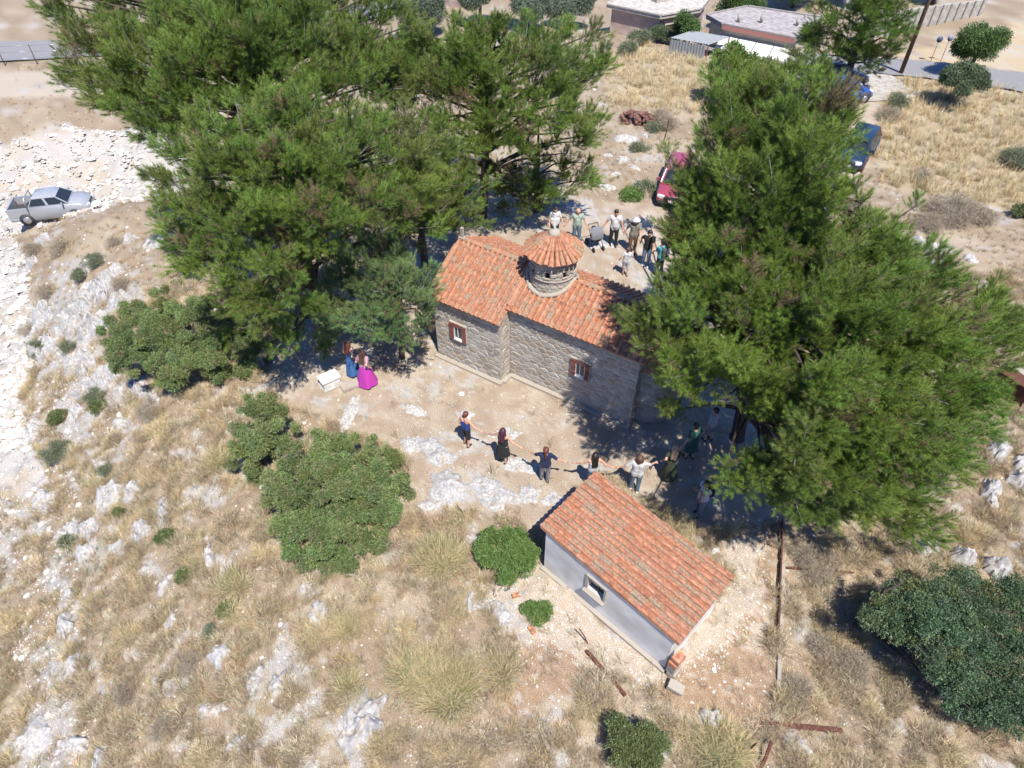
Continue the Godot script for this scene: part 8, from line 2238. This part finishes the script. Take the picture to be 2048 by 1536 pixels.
# ---------------------------------------------------------------- small things on the site
func build_site_details() -> void:
	# pushchair
	var pc := thing("pushchair", "grey hooded pushchair with black wheels behind the chapel", "pushchair", stand(3.85, -27.9), 0.35)
	var frame := mat(Color(0.03, 0.03, 0.035), 0.4)
	var st := tool(false)
	for x in [-0.24, 0.24]:
		tube(st, [Vector3(x, 0.12, 0.38), Vector3(x, 0.62, 0.0), Vector3(x, 1.02, -0.42)], [0.018, 0.018, 0.018], 6)
		tube(st, [Vector3(x, 0.14, -0.34), Vector3(x, 0.62, 0.0)], [0.018, 0.018], 6)
	tube(st, [Vector3(-0.24, 1.02, -0.42), Vector3(0.24, 1.02, -0.42)], [0.02, 0.02], 6)
	part("frame", st, frame, pc)
	for w in [Vector3(-0.24, 0.12, 0.38), Vector3(0.24, 0.12, 0.38), Vector3(-0.27, 0.14, -0.34), Vector3(0.27, 0.14, -0.34)]:
		st = tool(false)
		tube(st, [w - Vector3(0.03, 0, 0), w + Vector3(0.03, 0, 0)], [w.y, w.y], 14)
		part("wheel", st, M.tyre, pc)
	put("seat", blob([[Vector3(-0.12, 0.5, 0.15), Vector3(-0.12, 0.55, -0.12), 0.1, 0.1], [Vector3(0.12, 0.5, 0.15), Vector3(0.12, 0.55, -0.12), 0.1, 0.1], [Vector3(0.0, 0.6, -0.15), Vector3(0, 0.85, -0.25), 0.16, 0.14]], 0.025, 0.06), cloth(Color(0.03, 0.03, 0.035)), pc)
	st = tool(false)
	for j in 7:
		for k in 10:
			var q := []
			for c in [[j, k], [j + 1, k], [j + 1, k + 1], [j, k + 1]]:
				var a: float = -0.25 + c[0] / 7.0 * 1.75
				var b: float = -1.35 + c[1] / 10.0 * 2.7
				q.append(Vector3(sin(b) * 0.31, 0.66 + sin(a) * 0.42 * cos(b * 0.55), -0.08 + cos(a) * 0.34 * cos(b * 0.5)))
			quad(st, q[0], q[1], q[2], q[3])
	part("hood", st, cloth(Color(0.26, 0.27, 0.31)), pc)
	# white chest and stone slab near the women
	var chest := thing("white_chest", "low white painted chest at the edge of the pines' shade", "chest", stand(-6.85, -18.95), 0.62)
	st = tool()
	box(st, Vector3(0, 0.2, 0), Vector3(0.66, 0.36, 0.46))
	part("box", st, M.white, chest)
	st = tool()
	box(st, Vector3(0, 0.405, 0), Vector3(0.74, 0.05, 0.54))
	part("lid", st, M.white, chest)
	st = tool()
	box(st, Vector3(0, 0.01, 0), Vector3(0.8, 0.05, 0.6))
	part("base", st, M.concrete, chest)
	st = tool()
	box(st, Vector3(0, 0.06, 0), Vector3(0.75, 0.14, 0.4))
	var slab := part("stone_step", st, M.plinth)
	slab.position = stand(-6.05, -18.85)
	slab.rotation.y = 0.5
	tag(slab, "flat pale stone step between the white chest and the magenta skirt", "step")
	# right boundary: low concrete kerb with a rusted rail
	var kerb := thing("low_wall", "long low concrete kerb with dark rusted rail right of the shed", "wall", on_ground(7.7, -9.85))
	var a0 := Vector3(8.54, 0, -12.8); var a1 := Vector3(6.78, 0, -6.85)
	var n := 6
	for i in n:
		var p := a0.lerp(a1, i / float(n)); var q := a0.lerp(a1, (i + 1.0) / n)
		p.y = ground_y(p.x, p.z); q.y = ground_y(q.x, q.z)
		var d := q - p
		var b := Basis(d.normalized(), Vector3.UP, d.normalized().cross(Vector3.UP)).orthonormalized()
		st = tool()
		box(st, (p + q) * 0.5 - kerb.position + Vector3(0.09, 0.02, 0), Vector3(d.length() - 0.015, 0.14, 0.1), b)
		part("kerb_block", st, M.plinth, kerb)
		if i < 4:
			st = tool()
			box(st, (p + q) * 0.5 - kerb.position + Vector3(-0.02, 0.1, 0), Vector3(d.length() - 0.01, 0.26, 0.035), b)
			part("rusted_rail", st, M.rust, kerb)
	var bars := [
		["iron_girder", "red-brown rusted girder lying left of the shed's low end", Vector3(2.05, 0.12, -8.6), Vector3(3.0, 0.08, -7.45), 0.09],
		["iron_beam", "rusted beam lying across the foot of the low concrete kerb", Vector3(6.6, 0.1, -6.78), Vector3(8.5, 0.1, -6.62), 0.1],
		["iron_pipe", "thin rusted pipe lying in the grass right of the kerb", Vector3(8.2, 0.12, -11.15), Vector3(10.2, 0.12, -11.0), 0.035],
		["iron_stake", "short rusted stake standing at the bottom edge right of centre", Vector3(5.92, -0.1, -6.15), Vector3(6.0, 0.75, -6.1), 0.03],
		["iron_rail", "rusted rail leaning in the grass at the bottom edge", Vector3(6.1, 0.05, -5.6), Vector3(6.5, 0.45, -6.25), 0.05],
		["iron_rod", "dark bent rod sticking up beside the rusted girder", Vector3(2.1, 0.0, -8.85), Vector3(1.85, 0.5, -9.05), 0.022],
		["fence_stake", "thin rusty stake standing by the brick pile", Vector3(8.6, 0.0, -38.2), Vector3(8.7, 1.5, -38.2), 0.03],
		["metal_post", "leaning rusty post beside the car with the open door", Vector3(17.4, 0.0, -32.6), Vector3(18.6, 1.1, -34.6), 0.035],
		["fallen_branch", "bare dark branch lying at the right edge below the huge pine", Vector3(10.6, 0.12, -14.2), Vector3(12.6, 0.1, -13.2), 0.05],
		["dead_stick", "short black stick standing left of the bright green shrub", Vector3(-1.5, 0.0, -13.0), Vector3(-1.75, 0.45, -13.2), 0.02]]
	for q in bars:
		var base: Vector3 = q[2]
		var e: Vector3 = q[3]
		base.y += ground_y(base.x, base.z)
		e.y += ground_y(e.x, e.z)
		st = tool()
		var d := e - base
		if q[4] > 0.06:
			var b := Basis(d.normalized(), Vector3.UP, d.normalized().cross(Vector3.UP)).orthonormalized()
			box(st, d * 0.5 + Vector3(0, q[4] * 0.45, 0), Vector3(d.length(), 0.018, q[4]), b)
			box(st, d * 0.5 - Vector3(0, q[4] * 0.45, 0), Vector3(d.length(), 0.018, q[4]), b)
			box(st, d * 0.5, Vector3(d.length() - 0.01, q[4] * 0.9 - 0.02, 0.018), b)
		else:
			tube(st, [Vector3.ZERO, d * 0.5 + Vector3(0.02, 0.01, 0), d], [q[4], q[4] * 0.9, q[4] * 0.8], 6)
		var o := part(q[0], st, M.bark if "branch" in q[0] or "stick" in q[0] else M.rust)
		o.position = base
		tag(o, q[1], "branch" if "branch" in q[0] or "stick" in q[0] else "scrap iron")
	# painted rusty tank end at the right edge
	var tank := thing("rusty_sheet_shed", "rusty red sheet metal box at the right edge", "metal box", on_ground(18.6, -18.4), 0.5)
	st = tool()
	box(st, Vector3(0.4, 0.45, 0), Vector3(1.8, 1.0, 1.2))
	part("body", st, M.rust, tank)
	st = tool()
	box(st, Vector3(0.4, 0.98, 0), Vector3(1.9, 0.04, 1.3))
	part("lid", st, M.rust, tank)
	st = tool()
	box(st, Vector3(0.2, 1.005, 0), Vector3(0.4, 0.02, 1.28))
	part("stripe", st, M.plinth, tank)
	# pile of red bricks
	var bp := thing("brick_pile", "heap of loose red bricks in the field behind the red car", "bricks", on_ground(7.5, -41.2), -0.15)
	M.pile = [textured(Color(0.25, 0.12, 0.09), M.speck, 0.4), textured(Color(0.3, 0.15, 0.12), M.speck, 0.4), textured(Color(0.22, 0.11, 0.09), M.speck, 0.4)]
	for i in 120:
		var x := rng.randf_range(-1.05, 1.05)
		var z := rng.randf_range(-0.6, 0.6)
		var top := 0.55 * (1.0 - pow(absf(x) / 1.15, 3.0)) * (1.0 - pow(absf(z) / 0.7, 3.0))
		st = tool()
		box(st, Vector3(x, rng.randf() * top + 0.05, z), Vector3(0.25, 0.11, 0.14), Basis.from_euler(Vector3(rng.randf_range(-0.5, 0.5), rng.randf() * TAU, rng.randf_range(-0.5, 0.5))))
		part("brick", st, M.pile[i % 3], bp)
	# tile and brick fragments by the shed's left corner
	for q in [[-0.05, -10.55, "orange tile fragment below the bright green shrub, upper of two"], [0.12, -10.25, "orange tile fragment below the bright green shrub, lower of two"], [0.55, -9.2, "orange brick lump in the gravel left of the rusted girder"]]:
		st = tool()
		box(st, Vector3(0, 0.04, 0), Vector3(0.24, 0.07, 0.12), rot_y(rng.randf() * 3.0))
		var o := part("tile_fragment", st, M.tile[0])
		o.position = on_ground(q[0], q[1])
		tag(o, q[2], "tile")
